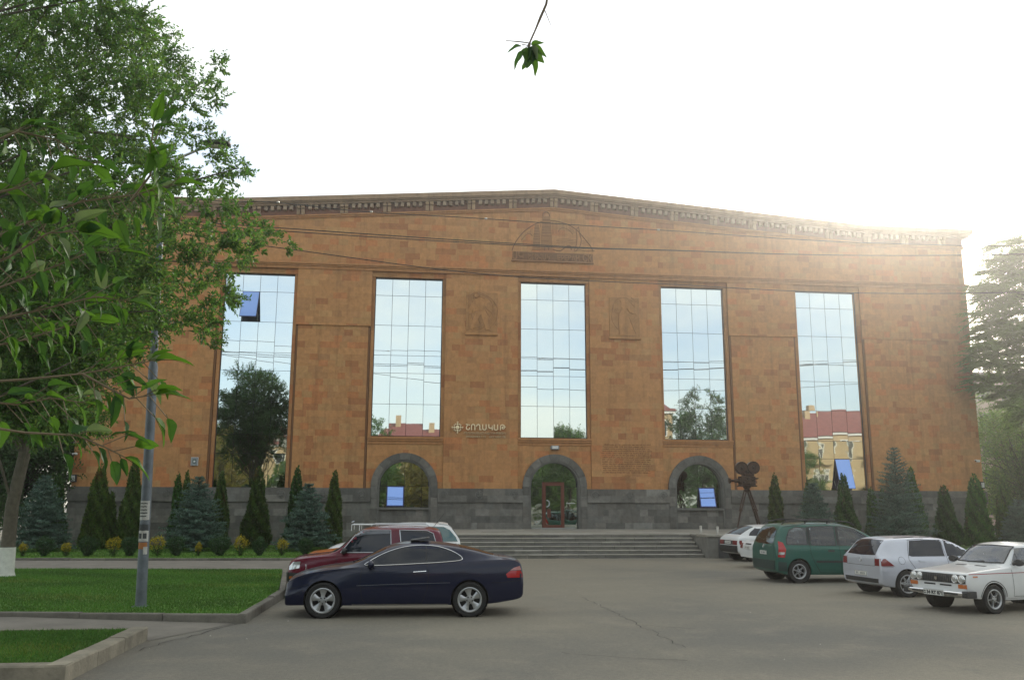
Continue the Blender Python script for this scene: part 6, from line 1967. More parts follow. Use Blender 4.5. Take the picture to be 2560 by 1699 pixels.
ASH_CLUMPS = [(-11.51,-32.23,7.81,0.35),(-12.11,-32.26,9.53,0.46),(-11.5,-30.33,9.2,0.46),(-13.11,-29.12,7.45,0.29),(-12.71,-28.1,9.95,0.29),(-14.08,-28.14,4.22,0.28),(-11.74,-31.48,7.03,0.34),(-10.32,-31.75,7.88,0.28),(-11.83,-31.32,4.47,0.34),(-10.68,-29.97,7.11,0.23),(-13.28,-32.07,3.44,0.43),(-12.5,-28.79,9.91,0.4),(-10.91,-31.39,6.9,0.27),(-14.35,-29.32,5.67,0.35),(-12.36,-30.6,4.61,0.41),(-12.65,-30.1,6.61,0.45),(-12.19,-32.5,6.84,0.36),(-13.44,-31.21,6.4,0.37),(-14.54,-30.79,9.09,0.45),(-12.97,-28.21,6.22,0.34),(-11.61,-29.99,5.21,0.4),(-14.08,-31.43,9.12,0.32),(-14.98,-29.5,9.59,0.44),(-12.91,-30.42,7.98,0.4),(-12.41,-30.79,5.24,0.43),(-12.11,-29.83,5.34,0.34),(-11.72,-32.29,9.51,0.38),(-11.33,-32.4,4.05,0.38),(-12.6,-28.85,6.64,0.37),(-12.09,-29.42,7.38,0.32),(-11.36,-31.54,5.32,0.46),(-12.8,-31.19,7.05,0.29),(-15.8,-28.19,9.97,0.31),(-11.37,-29.75,7.21,0.25),(-14.26,-27.89,7.9,0.32),(-12.96,-32.04,7.55,0.45),(-12.12,-32.5,8.42,0.29),(-13.94,-29.49,7.91,0.46),(-13.69,-30.52,4.19,0.42),(-13.04,-29.96,6.06,0.3),(-13.17,-27.76,8.96,0.35),(-13.92,-31.35,8.18,0.29),(-14.95,-28.49,8.35,0.28),(-14.47,-29.08,3.81,0.33),(-13.19,-28.04,10.18,0.45),(-13.57,-31.58,6.28,0.35),(-10.49,-31.55,5.05,0.24),(-13.02,-29.09,8.4,0.42),(-15.61,-27.77,9.04,0.37),(-11.97,-29.66,6.35,0.42),(-14.41,-28.07,9.44,0.37),(-11.5,-31.85,3.83,0.37),(-13.0,-31.28,4.18,0.43),(-13.89,-32.2,9.35,0.45),(-12.72,-31.48,5.92,0.46),(-12.99,-29.64,6.61,0.33),(-10.54,-30.05,5.79,0.27),(-11.57,-31.23,9.13,0.44),(-13.36,-30.94,10.09,0.38),(-14.37,-28.54,10.75,0.45),(-11.4,-28.02,5.62,0.25),(-14.25,-28.4,6.19,0.45),(-10.78,-29.91,6.72,0.23),(-12.04,-27.77,7.15,0.31),(-13.8,-30.87,7.83,0.36),(-14.43,-28.39,5.78,0.28),(-13.24,-28.85,10.06,0.43),(-13.12,-27.8,11.32,0.43),(-11.83,-32.31,9.06,0.4),(-13.56,-29.67,3.55,0.38),(-12.26,-31.1,9.41,0.41),(-12.43,-31.33,7.78,0.38),(-11.71,-29.9,6.8,0.3),(-10.01,-32.29,6.1,0.26),(-13.77,-31.98,9.59,0.4),(-11.26,-31.91,4.6,0.37),(-13.09,-30.48,9.77,0.35),(-13.79,-28.96,5.62,0.36),(-12.58,-30.97,3.61,0.32),(-11.98,-29.08,8.34,0.28),(-12.11,-31.12,7.09,0.43),(-12.71,-30.7,6.93,0.3),(-14.53,-30.2,7.01,0.36),(-15.12,-30.05,11.06,0.36),(-13.4,-28.4,6.1,0.42),(-14.81,-30.05,8.28,0.43),(-12.0,-29.05,4.89,0.29),(-12.47,-27.98,10.15,0.46),(-14.53,-29.28,5.1,0.32),(-15.3,-28.26,10.05,0.29),(-14.44,-28.45,3.98,0.33),(-12.59,-31.87,9.81,0.28),(-14.95,-29.23,7.59,0.37),(-12.98,-30.75,3.21,0.43),(-12.84,-31.9,3.74,0.41),(-13.54,-30.93,5.79,0.38),(-10.09,-30.07,6.36,0.28),(-14.58,-28.79,8.28,0.42),(-14.12,-30.7,9.44,0.43),(-11.92,-31.04,6.42,0.38),(-11.94,-29.49,8.71,0.42),(-13.16,-32.3,7.87,0.29),(-14.52,-28.84,4.1,0.39),(-13.32,-32.32,9.41,0.42),(-10.37,-30.13,5.49,0.25),(-12.84,-31.14,3.57,0.33),(-11.45,-31.95,5.91,0.3),(-13.42,-27.73,9.77,0.33),(-11.54,-32.28,6.43,0.3),(-14.13,-30.6,4.6,0.4),(-13.15,-28.18,7.77,0.35),(-13.38,-28.86,8.12,0.43),(-11.03,-28.58,6.59,0.3),(-15.51,-27.95,6.13,0.3),(-10.15,-32.08,4.45,0.27),(-13.99,-27.6,11.58,0.31),(-14.97,-27.59,12.5,0.28),(-13.5,-30.34,6.15,0.41),(-14.72,-27.93,8.03,0.39),(-14.4,-29.48,10.95,0.28),(-13.65,-29.74,9.32,0.37),(-11.7,-31.43,7.94,0.4),(-13.07,-28.58,9.64,0.3),(-12.79,-27.94,8.74,0.4),(-11.46,-31.98,8.98,0.39),(-14.4,-30.18,5.97,0.37),(-10.18,-31.3,5.78,0.31),(-14.72,-30.32,8.58,0.36),(-11.38,-27.93,9.93,0.29),(-14.63,-28.2,7.17,0.33),(-13.61,-29.67,4.87,0.38),(-12.43,-31.09,3.8,0.36),(-11.9,-28.96,5.19,0.4),(-12.62,-32.16,9.15,0.46),(-12.56,-27.55,6.03,0.38),(-12.59,-30.32,11.07,0.44),(-11.82,-31.71,10.18,0.29),(-12.98,-32.14,7.98,0.4),(-15.03,-27.98,7.98,0.33),(-12.86,-31.51,7.32,0.35),(-11.94,-27.9,7.49,0.22),(-11.87,-27.82,9.08,0.22),(-13.65,-30.23,10.15,0.4),(-11.06,-31.82,5.37,0.4),(-13.39,-31.98,8.41,0.46),(-14.17,-30.38,10.16,0.43),(-15.46,-28.76,11.9,0.39),(-14.76,-28.65,3.65,0.43),(-12.01,-28.2,8.28,0.36),(-15.11,-27.69,9.02,0.41),(-13.87,-30.57,9.32,0.45),(-11.55,-31.97,8.48,0.43),(-13.62,-28.65,11.41,0.46),(-12.34,-31.85,6.13,0.46),(-12.34,-31.18,4.25,0.35),(-13.36,-28.09,6.69,0.46),(-13.41,-28.23,8.04,0.35),(-11.46,-30.84,7.17,0.44),(-13.44,-28.73,5.0,0.3),(-13.58,-30.35,4.94,0.38),(-13.98,-29.43,5.79,0.39),(-13.39,-28.43,6.35,0.33),(-12.73,-29.67,6.5,0.3),(-11.9,-29.65,6.1,0.36),(-13.31,-27.65,5.77,0.4),(-12.13,-31.74,8.81,0.42),(-11.13,-30.98,4.59,0.39),(-13.09,-28.19,11.63,0.39),(-11.76,-32.44,4.51,0.34),(-10.39,-32.02,5.34,0.24),(-13.37,-31.23,8.81,0.44),(-12.59,-29.92,6.89,0.3),(-14.46,-27.84,9.91,0.37),(-13.27,-27.73,4.27,0.32),(-12.71,-31.42,8.82,0.4),(-10.63,-31.85,7.74,0.3),(-12.69,-27.51,5.0,0.42),(-12.71,-30.53,3.35,0.45),(-10.76,-30.75,6.97,0.25),(-14.9,-28.54,11.82,0.41),(-14.78,-28.03,7.69,0.29),(-10.8,-30.42,6.24,0.31),(-14.91,-28.3,6.86,0.44),(-12.79,-31.92,7.36,0.3),(-12.31,-32.09,4.16,0.41),(-14.04,-29.21,6.2,0.42),(-12.34,-31.89,4.69,0.35),(-12.65,-27.74,10.71,0.38),(-12.95,-30.77,5.83,0.32),(-15.37,-27.6,9.6,0.36),(-11.45,-30.44,8.07,0.44),(-13.76,-29.72,3.34,0.4),(-14.31,-28.32,7.64,0.29),(-11.32,-31.3,8.25,0.44),(-13.28,-32.28,5.62,0.36),(-9.89,-28.58,6.82,0.23),(-11.45,-31.7,7.57,0.44),(-10.88,-32.42,5.52,0.44),(-10.73,-32.28,4.57,0.42),(-11.65,-31.46,5.48,0.33),(-13.93,-29.42,11.61,0.34),(-11.64,-31.85,9.72,0.35),(-10.61,-27.87,6.45,0.31),(-14.17,-28.06,4.5,0.31),(-11.96,-30.88,4.8,0.43),(-13.79,-28.21,6.93,0.3),(-13.19,-29.95,11.3,0.4),(-12.67,-31.63,7.47,0.29),(-13.74,-29.46,5.19,0.36),(-12.55,-28.53,7.45,0.33),(-12.03,-27.92,8.69,0.21),(-14.08,-30.87,8.08,0.3),(-12.24,-30.65,4.17,0.35),(-13.02,-30.37,5.68,0.38),(-15.7,-28.33,11.14,0.3),(-12.41,-31.64,5.02,0.35),(-10.56,-32.2,5.41,0.29),(-12.12,-30.47,5.39,0.38),(-15.06,-28.22,12.35,0.32),(-13.69,-29.25,6.98,0.42),(-14.31,-30.11,6.5,0.29),(-13.98,-28.47,9.44,0.4),(-9.72,-31.53,5.65,0.25),(-10.83,-30.29,4.84,0.22),(-9.86,-32.18,6.65,0.28),(-13.59,-28.95,9.4,0.38),(-9.98,-31.29,5.75,0.24),(-12.16,-32.15,8.06,0.45),(-13.71,-30.22,8.67,0.36),(-14.11,-30.21,5.81,0.36),(-13.63,-28.61,4.31,0.44),(-14.02,-30.0,7.55,0.3),(-14.32,-30.14,5.25,0.31),(-12.97,-29.17,3.87,0.42),(-13.52,-31.4,4.07,0.32),(-15.27,-27.77,7.78,0.45),(-10.84,-27.71,7.07,0.29),(-13.14,-27.51,6.79,0.29),(-13.25,-30.2,10.2,0.3),(-12.87,-32.09,4.16,0.35),(-12.89,-32.02,3.29,0.45),(-13.57,-32.22,7.02,0.35),(-13.49,-30.11,3.81,0.35),(-9.86,-31.87,6.06,0.27),(-13.65,-29.0,8.89,0.42),(-14.77,-27.51,10.84,0.29),(-14.2,-29.56,5.26,0.4),(-14.99,-29.15,10.98,0.32),(-13.01,-30.3,3.46,0.31),(-13.9,-30.2,4.73,0.29),(-12.35,-30.04,6.51,0.31),(-12.4,-32.16,9.35,0.4),(-13.97,-30.92,7.25,0.36),(-11.64,-28.57,5.96,0.3),(-14.69,-29.74,6.75,0.34),(-11.95,-31.68,8.69,0.38),(-11.43,-29.68,9.24,0.29),(-11.61,-28.16,9.74,0.31),(-11.75,-30.54,4.19,0.4),(-11.24,-32.4,4.33,0.3),(-12.0,-27.79,9.84,0.22),(-14.95,-30.17,10.03,0.29),(-12.78,-27.6,8.44,0.37),(-14.41,-28.93,10.67,0.35),(-13.4,-27.92,8.61,0.39),(-12.86,-29.86,10.76,0.3),(-12.22,-31.67,4.77,0.32),(-15.16,-28.11,4.19,0.35),(-11.52,-30.54,4.38,0.37),(-11.17,-27.86,6.1,0.3),(-13.88,-31.9,9.39,0.41),(-13.14,-28.82,4.29,0.39),(-12.2,-30.45,8.13,0.31),(-13.03,-29.54,6.96,0.46),(-10.92,-31.93,4.97,0.28),(-14.91,-28.6,4.85,0.39),(-13.16,-32.03,7.82,0.29),(-13.16,-28.81,9.73,0.39),(-13.29,-30.04,9.14,0.43),(-13.4,-29.9,4.48,0.39),(-12.32,-27.92,10.97,0.32),(-12.14,-31.95,7.8,0.38),(-14.86,-28.26,3.36,0.42),(-13.47,-31.63,3.12,0.32),(-10.51,-32.33,5.81,0.24),(-11.4,-31.56,6.19,0.44),(-11.29,-29.38,5.04,0.23),(-15.04,-28.24,11.11,0.3),(-10.07,-32.22,4.65,0.27),(-13.94,-28.72,12.13,0.29),(-14.13,-30.55,4.17,0.4),(-10.58,-29.76,6.7,0.28),(-13.7,-29.76,7.47,0.3),(-15.68,-27.85,11.4,0.3),(-10.84,-28.54,7.89,0.21),(-11.93,-31.66,5.43,0.35),(-10.93,-28.21,4.94,0.26),(-14.88,-27.98,10.88,0.3),(-15.16,-27.83,7.29,0.43),(-11.88,-28.09,6.74,0.22),(-15.35,-27.74,6.19,0.28),(-11.1,-31.35,6.81,0.41),(-10.6,-31.82,6.36,0.29),(-11.33,-32.1,5.04,0.45),(-10.96,-31.69,7.71,0.22),(-15.38,-27.89,7.96,0.3),(-12.8,-31.62,8.91,0.39),(-14.16,-30.48,4.9,0.37),(-12.97,-31.81,7.2,0.36),(-14.47,-27.86,7.2,0.33),(-12.55,-27.84,8.58,0.34),(-12.09,-31.63,7.74,0.34),(-13.6,-30.09,6.72,0.36),(-11.95,-31.66,5.19,0.29),(-13.84,-29.78,9.18,0.43),(-14.03,-28.21,5.28,0.42),(-12.05,-30.58,3.81,0.37),(-10.79,-29.65,9.51,0.27),(-12.8,-31.6,7.05,0.29),(-11.02,-30.01,5.6,0.26),(-12.86,-30.15,7.88,0.41),(-12.76,-28.86,4.66,0.36),(-14.44,-28.05,12.09,0.43),(-14.22,-28.28,6.56,0.31),(-13.86,-30.07,5.78,0.46),(-14.74,-28.87,9.81,0.32),(-10.22,-28.11,7.09,0.2),(-14.35,-30.75,7.39,0.33),(-13.42,-31.17,9.77,0.4),(-12.04,-28.24,7.59,0.41),(-11.9,-32.25,3.31,0.46),(-12.74,-28.93,10.36,0.4),(-10.33,-29.87,5.31,0.27),(-11.2,-32.3,7.69,0.43),(-11.1,-29.0,8.56,0.22),(-10.86,-29.0,8.33,0.22),(-11.23,-29.0,8.19,0.22),(-10.96,-29.0,8.08,0.22),(-11.39,-29.0,8.51,0.22),(-10.68,-29.0,7.65,0.22),(-10.39,-29.0,7.82,0.22),(-9.96,-29.0,6.72,0.22),(-9.58,-29.0,6.53,0.22),(-10.88,-29.0,4.92,0.22),(-10.56,-29.0,5.46,0.22),(-12.77,-31.4,3.26,0.4),(-13.31,-28.73,3.29,0.4),(-13.08,-29.29,4.04,0.4),(-14.09,-29.15,4.41,0.4),(-12.24,-30.71,3.16,0.4),(-12.8,-31.59,3.25,0.4),(-12.13,-31.3,3.67,0.4),(-13.06,-30.33,5.11,0.4),(-14.78,-28.24,3.55,0.4),(-14.0,-28.82,3.67,0.4),(-13.79,-28.3,4.41,0.4),(-13.23,-30.33,4.55,0.4),(-12.9,-30.13,4.36,0.4),(-13.23,-28.86,5.61,0.4),(-13.1,-29.94,5.3,0.4),(-13.33,-29.13,3.46,0.4),(-12.16,-30.79,3.29,0.4),(-13.62,-30.5,5.52,0.4),(-13.63,-30.65,3.24,0.4),(-12.83,-31.31,3.43,0.4),(-12.13,-31.15,4.54,0.4),(-13.86,-29.26,3.52,0.4),(-12.82,-30.21,3.89,0.4),(-14.2,-28.66,4.07,0.4),(-13.19,-31.85,4.76,0.4),(-13.52,-28.08,4.45,0.4),(-13.91,-29.46,5.35,0.4),(-12.91,-29.77,5.62,0.4),(-13.34,-30.39,5.26,0.4),(-13.58,-28.53,5.21,0.4),(-14.59,-28.22,5.22,0.4),(-13.97,-28.04,5.85,0.4),(-12.43,-31.75,3.07,0.4),(-13.84,-29.17,3.96,0.4),(-13.87,-28.08,3.29,0.4),(-12.78,-31.26,3.68,0.4),(-14.47,-29.03,3.33,0.4),(-14.15,-29.1,4.91,0.4),(-11.88,-31.51,3.13,0.4),(-13.37,-31.53,3.95,0.4),(-13.42,-31.17,3.72,0.4),(-13.12,-31.03,4.89,0.4),(-12.78,-29.85,5.34,0.4),(-12.68,-30.66,4.24,0.4),(-12.7,-31.0,5.12,0.4),(-14.54,-29.01,4.54,0.4),(-12.36,-31.49,3.24,0.4),(-13.3,-30.31,5.34,0.4),(-14.73,-28.13,3.65,0.4),(-14.46,-29.51,5.5,0.4),(-13.37,-30.24,4.43,0.4),(-13.01,-30.88,4.28,0.4),(-13.98,-30.17,4.14,0.4),(-13.94,-28.43,4.65,0.4),(-12.77,-29.38,4.02,0.4),(-14.57,-28.77,4.37,0.4),(-12.95,-29.16,5.92,0.4),(-14.67,-28.97,5.16,0.4),(-12.45,-31.05,4.79,0.4),(-12.34,-30.73,4.27,0.4),(-12.12,-30.92,3.22,0.4),(-13.26,-31.75,4.8,0.4),(-12.82,-30.76,5.32,0.4),(-13.57,-30.87,4.17,0.4),(-12.55,-31.79,4.95,0.4),(-14.11,-29.7,4.69,0.4),(-13.26,-30.97,3.26,0.4),(-12.3,-30.94,3.27,0.4),(-14.02,-30.26,3.39,0.4),(-14.11,-29.51,4.59,0.4)]
PINNATE = [(26.03,-0.78,17.09),(27.16,-1.25,19.84),(24.76,-2.17,7.1),(28.9,-0.65,20.15),(27.98,-2.01,18.82),(29.75,-0.93,21.59),(28.06,-1.85,16.79),(24.26,-1.54,7.98),(27.23,-2.02,15.21),(28.07,-1.7,12.23),(25.02,-2.07,13.83),(26.9,-1.04,9.91),(25.83,-2.06,7.86),(26.19,-2.57,16.51),(27.61,-2.06,17.09),(22.75,-1.91,12.14),(26.31,-2.33,14.69),(26.59,-1.61,12.98),(22.96,-1.9,8.09),(26.51,-1.64,18.17),(23.49,-1.13,11.1),(26.8,-1.87,8.1),(25.54,-2.07,15.58),(24.04,-1.56,10.46),(27.87,-0.95,16.06),(26.73,-1.65,19.1),(22.96,-2.52,9.87),(26.36,-2.09,10.72),(26.84,-1.0,16.46),(23.97,-1.67,12.01),(27.12,-2.33,11.09),(27.32,-1.46,18.88),(25.52,-1.52,18.53),(23.41,-1.96,12.25),(24.78,-2.19,8.44),(24.96,-1.99,10.15),(28.31,-0.65,7.47),(26.36,-0.68,13.6),(25.45,-1.83,11.71),(27.89,-1.06,18.05),(25.96,-1.77,16.98),(24.63,-0.94,13.08),(26.92,-1.19,12.15),(24.22,-2.1,7.56),(23.53,-1.25,13.1),(26.08,-2.13,6.05),(28.36,-2.41,19.83),(25.78,-2.15,14.17),(24.94,-1.13,14.64),(26.25,-1.32,10.54),(25.01,-2.08,9.08),(26.13,-2.3,11.39),(24.67,-2.42,7.83),(26.43,-0.87,9.08),(25.03,-0.92,10.79),(22.92,-1.01,8.32),(22.69,-2.16,9.4),(26.02,-2.55,16.97),(27.52,-2.14,15.69),(26.16,-2.12,15.46),(27.23,-2.42,18.05),(27.33,-2.29,12.75),(28.52,-2.28,18.5),(27.91,-1.44,14.28),(24.49,-1.0,8.84),(27.42,-0.82,6.93),(28.08,-1.94,13.99),(24.66,-1.56,11.74),(26.1,-1.04,9.91),(25.38,-1.49,12.75),(27.15,-2.35,20.01),(27.92,-0.6,9.75),(27.37,-1.63,7.78),(27.33,-1.45,6.24),(25.55,-0.9,15.69),(24.67,-1.32,16.08),(22.28,-2.36,10.2),(24.13,-0.79,7.92),(26.23,-2.04,13.88),(26.58,-2.05,13.42),(23.8,-2.39,13.41),(27.79,-0.83,9.05),(23.36,-2.54,7.14),(28.59,-1.64,19.54),(23.55,-1.99,13.67),(26.22,-2.25,7.34),(24.7,-1.76,8.76),(26.01,-0.81,18.28),(27.99,-0.96,8.58),(23.86,-1.67,9.61),(23.64,-1.4,11.75),(25.03,-1.11,7.07),(29.01,-1.17,16.71),(26.15,-2.07,9.25),(27.49,-1.7,10.23),(28.85,-1.12,18.13),(25.44,-1.33,17.5),(28.27,-1.43,15.39),(25.54,-2.26,18.08),(24.95,-1.21,10.13),(25.94,-2.3,8.66),(23.62,-2.18,14.43),(24.42,-2.07,12.58),(23.78,-1.13,10.75),(26.82,-2.52,16.28),(23.52,-1.56,8.8),(29.54,-0.85,17.63),(24.26,-2.4,9.3),(27.22,-2.53,20.67),(27.74,-2.28,20.21),(26.09,-1.68,13.57),(29.04,-1.19,15.76),(24.73,-2.49,11.08),(26.11,-1.22,6.98),(25.89,-1.44,7.49),(25.08,-2.22,15.07),(25.92,-1.29,14.69),(27.76,-1.99,11.56),(26.53,-2.05,16.18),(26.65,-2.44,11.6),(26.36,-2.27,10.25),(27.5,-1.44,13.04),(23.11,-0.67,9.49),(26.64,-2.35,5.68),(26.94,-2.3,14.47),(26.43,-0.91,17.77),(28.3,-1.25,10.81),(27.9,-0.72,12.6),(27.59,-1.81,9.56),(28.19,-1.6,14.68),(24.65,-2.04,12.16),(28.77,-1.98,21.62),(24.78,-2.07,14.24),(26.03,-2.0,11.01),(25.04,-1.64,13.33),(27.62,-1.33,6.75),(26.23,-1.76,14.99),(27.53,-1.99,13.36),(23.02,-1.28,8.81),(24.84,-2.57,15.93),(24.77,-1.94,6.63),(29.14,-1.02,21.35),(27.69,-1.84,19.13),(28.0,-0.9,19.79),(26.45,-1.01,19.23),(24.91,-1.19,8.37),(26.31,-1.44,11.7),(25.23,-1.1,11.22),(24.99,-2.12,10.68),(26.12,-1.4,6.33),(25.4,-1.18,16.22),(24.08,-1.89,15.07),(29.65,-1.08,19.65),(24.54,-2.04,16.81),(28.62,-2.08,18.08),(23.7,-0.63,11.66),(25.7,-2.11,12.43),(23.52,-2.03,11.15),(25.65,-0.76,15.2),(27.62,-1.85,8.93),(29.42,-1.54,22.4),(27.66,-1.3,10.84),(26.99,-2.07,18.17),(23.39,-1.52,13.56),(28.38,-1.82,15.04),(27.79,-2.42,21.17),(23.08,-0.85,9.98),(28.7,-1.23,13.54),(23.86,-2.25,11.08),(26.97,-1.69,14.32),(26.67,-0.62,8.65),(27.16,-1.47,15.44),(25.05,-0.68,9.61),(29.11,-1.8,20.64),(27.82,-1.81,16.29),(25.48,-2.59,6.61),(26.24,-1.69,19.41),(24.12,-1.23,13.4)]
BRANCHES = [[(-8.484,-42.005,2.892),(-8.378,-41.983,2.963),(-8.297,-41.947,2.959),(-8.224,-41.899,2.91)],[(-8.05,-42.115,2.746),(-8.007,-42.125,2.809),(-8.002,-42.153,2.885),(-7.996,-42.169,2.927)],[(-8.407,-42.106,2.61),(-8.293,-42.079,2.695),(-8.18,-42.055,2.762),(-8.069,-42.027,2.793),(-7.981,-42.014,2.83)],[(-8.536,-41.815,2.56),(-8.391,-41.77,2.646),(-8.272,-41.743,2.718),(-8.194,-41.72,2.733)],[(-8.45,-41.979,2.46),(-8.298,-41.924,2.519),(-8.187,-41.892,2.562),(-8.11,-41.865,2.559)],[(-8.361,-42.136,2.302),(-8.254,-42.09,2.319),(-8.146,-42.052,2.34),(-8.058,-42.026,2.364),(-7.994,-42.01,2.383)],[(-8.129,-42.098,2.334),(-8.077,-42.077,2.305),(-8.032,-42.06,2.282),(-7.978,-42.045,2.295)],[(-8.315,-42.215,2.206),(-8.211,-42.168,2.192),(-8.115,-42.131,2.19),(-8.055,-42.109,2.163),(-8.02,-42.097,2.144)],[(-8.319,-42.311,2.667),(-8.23,-42.284,2.709),(-8.167,-42.274,2.755)],[(-8.62,-41.611,2.456),(-8.484,-41.559,2.505),(-8.391,-41.53,2.551),(-8.327,-41.511,2.576)],[(-8.279,-42.357,2.496),(-8.21,-42.336,2.54),(-8.143,-42.324,2.598),(-8.089,-42.307,2.61)],[(-8.487,-41.861,2.295),(-8.383,-41.814,2.29),(-8.31,-41.787,2.311),(-8.233,-41.758,2.303)]]
SPRIG = [(-6.974,-41.702,3.65),(-6.978,-41.674,3.607),(-6.993,-41.651,3.574),(-7.006,-41.631,3.543),(-7.025,-41.604,3.502)]
SPRIG2 = [(-7.026,-41.608,3.507),(-7.062,-41.605,3.511),(-7.1,-41.602,3.513)]
SPRIG_L = [(-7.025,-41.604,3.5),(-7.052,-41.587,3.477),(-7.036,-41.573,3.448),(-7.019,-41.566,3.43),(-7.005,-41.579,3.45),(-6.989,-41.586,3.459),(-6.976,-41.596,3.473),(-6.967,-41.583,3.447),(-6.98,-41.575,3.435),(-7.047,-41.596,3.492),(-6.994,-41.603,3.492)]
# big ash on the lawn
tree('ash_tree', 'tall leafy ash reaching in from the left edge above the lamp post', [(-16.9, -30.2, .1, .20), (-16.8, -30.2, 2.0, .17), (-16.5, -30.1, 4.0, .15), (-16.0, -30.0, 6.0, .12), (-15.4, -30.0, 8.0, .08), (-15.0, -30.0, 10.0, .05)],
     None, ASH_CLUMPS, M_ash, leaf=.074, n_tw=215, n_lf=12, seed=4, tw_r=.003, droop=.08, wid=.46, limb_every=9)
def ball_clumps(cx, cy, z0, z1, rad, n, cr, seed):
    r = np.random.default_rng(seed)
    out = []
    while len(out) < n:
        d = r.normal(size=3); d /= np.linalg.norm(d)
        d *= r.random() ** .45
        zz = (z0 + z1) / 2 + d[2] * (z1 - z0) / 2
        out.append((cx + d[0] * rad, cy + d[1] * rad, zz, cr * r.uniform(.75, 1.2)))
    return out
tree('painted_trunk_tree', 'dark leafy tree with white painted trunk base on the lawn at the left edge', [(-17.96, -18.61, .14, .19), (-17.97, -18.6, 2.0, .165), (-17.80, -18.6, 3.3, .15), (-17.6, -18.7, 5.2, .13), (-17.5, -18.6, 8.0, .09), (-17.6, -18.5, 10.5, .04)],
     None, ball_clumps(-18.2, -18.6, 4.4, 11.4, 2.7, 110, .8, 12), M_dark_leaf, leaf=.15, n_tw=62, n_lf=12, seed=14, lime=.75)
# dark trees beyond the left corner of the building and trees past the right corner
def street_tree(name, label, x, y, h, rad, m, seed, n=38, cr=1.0, leaf=.2, z0=None, group=None, ntw=16, nlf=9):
    z0 = h * .28 if z0 is None else z0
    return tree(name, label, [(x, y, 0, .2), (x + .1, y, h * .25, .17), (x, y + .1, h * .45, .13), (x + .1, y, h * .7, .08)], None, ball_clumps(x, y, z0, h - cr * .4, rad, n, cr, seed), m, leaf=leaf, n_tw=ntw, n_lf=nlf, seed=seed, group=group, bark=M_bark_dark)
street_tree('dark_tree', 'dark dense tree beyond the left corner of the building', -26.2, 1.5, 9.5, 3.2, M_dark_leaf, 5, n=110, cr=1.2, leaf=.24, z0=.8)
street_tree('dark_tree', 'dark tree at the far left edge behind the spruce', -27.0, -3.5, 7.0, 2.6, M_dark_leaf, 6, n=60, cr=1.2, leaf=.2, z0=.8)
street_tree('dark_tree', 'tall dark tree far behind the left corner of the building', -31.5, 9.0, 11.0, 4.6, M_dark_leaf, 17, n=90, cr=1.5, leaf=.26, z0=.6)
street_tree('leafy_tree', 'bushy green tree right behind the right building corner', 27.5, 2.5, 8.2, 3.0, M_yellowgreen, 7, n=70, cr=1.0, leaf=.17, z0=.6, ntw=22)
street_tree('leafy_tree', 'lighter green tree farther back past the right building corner', 32.0, 9.0, 10.0, 4.0, M_yellowgreen, 8, n=60, cr=1.3, leaf=.2, z0=1.0, ntw=20)
street_tree('leafy_tree', 'dark green tree at the right edge behind the low spruce', 25.6, -.5, 5.6, 1.7, M_dark_leaf, 9, n=40, cr=.8, leaf=.15, z0=.5, ntw=24)

# tree with long feathery leaves at the right edge
def pinnate_tree():
    x0, y0 = 27.6, -1.6
    o = thing('feathery_tree', 'tree with long feathery drooping leaves at the upper right edge', 'tree', (x0, y0, 0))
    r = np.random.default_rng(31)
    b = MB()
    b.tube([(0, 0, 0), (.1, 0, 4), (-.1, .1, 8), (.1, 0, 12), (0, 0, 17)], [.24, .2, .16, .11, .04], 12)
    P, D = [], []
    off = np.array([x0, y0, 0])
    for (px, py, pz) in PINNATE:
        if pz > 16.2: continue
        c = np.array([px, py, pz]) - off
        L0 = np.linalg.norm(c[:2])
        st_ = np.array([0, 0, max(3.0, c[2] - .35 * L0)])
        b.tube([st_, st_ * .5 + c * .5 + np.array([0, 0, .2]), c], [.035, .02, .008], 5, False)
        out = (c - st_) / (np.linalg.norm(c - st_) + 1e-6)
        for f in range(18):
            d = out * .6 + r.normal(size=3) * .6
            d[2] *= .30
            d /= np.linalg.norm(d)
            L = r.uniform(.9, 1.7)
            s = np.cross(d, [0, 0, 1]); s /= np.linalg.norm(s)
            n = 17
            tip = None
            pts = []
            for i in range(n + 1):
                q = i / n
                p = c + d * L * q + np.array([0, 0, -.20 * L * q * q])
                pts.append(p)
                if i < 2: continue
                ll = .20 * math.sin(math.pi * min(1, q * .85 + .15)) + .04
                for sd in (-1, 1):
                    P.append(p); D.append((s * sd * .9 + d * .35 + np.array([0, 0, -.30]) + r.normal(0, .08, 3)) * ll)
            b.tube([pts[0], pts[9], pts[-1]], [.006, .004, .002], 3, False)
    P, D = np.array(P), np.array(D)
    n = len(P)
    L = np.linalg.norm(D, axis=1)
    up = np.tile(np.array([[0, 0, 1.0]]), (n, 1)) + r.normal(0, .25, (n, 3))
    t = r.uniform(.7, 1.3, (n, 1)) * np.ones((1, 3))
    b.build('trunk', M_bark_dark, o)
    obj('crown', leaf_cloud('crown', P, D, M_pinnate, L * 1.25, L * .45, .15, t, up), o)
pinnate_tree()

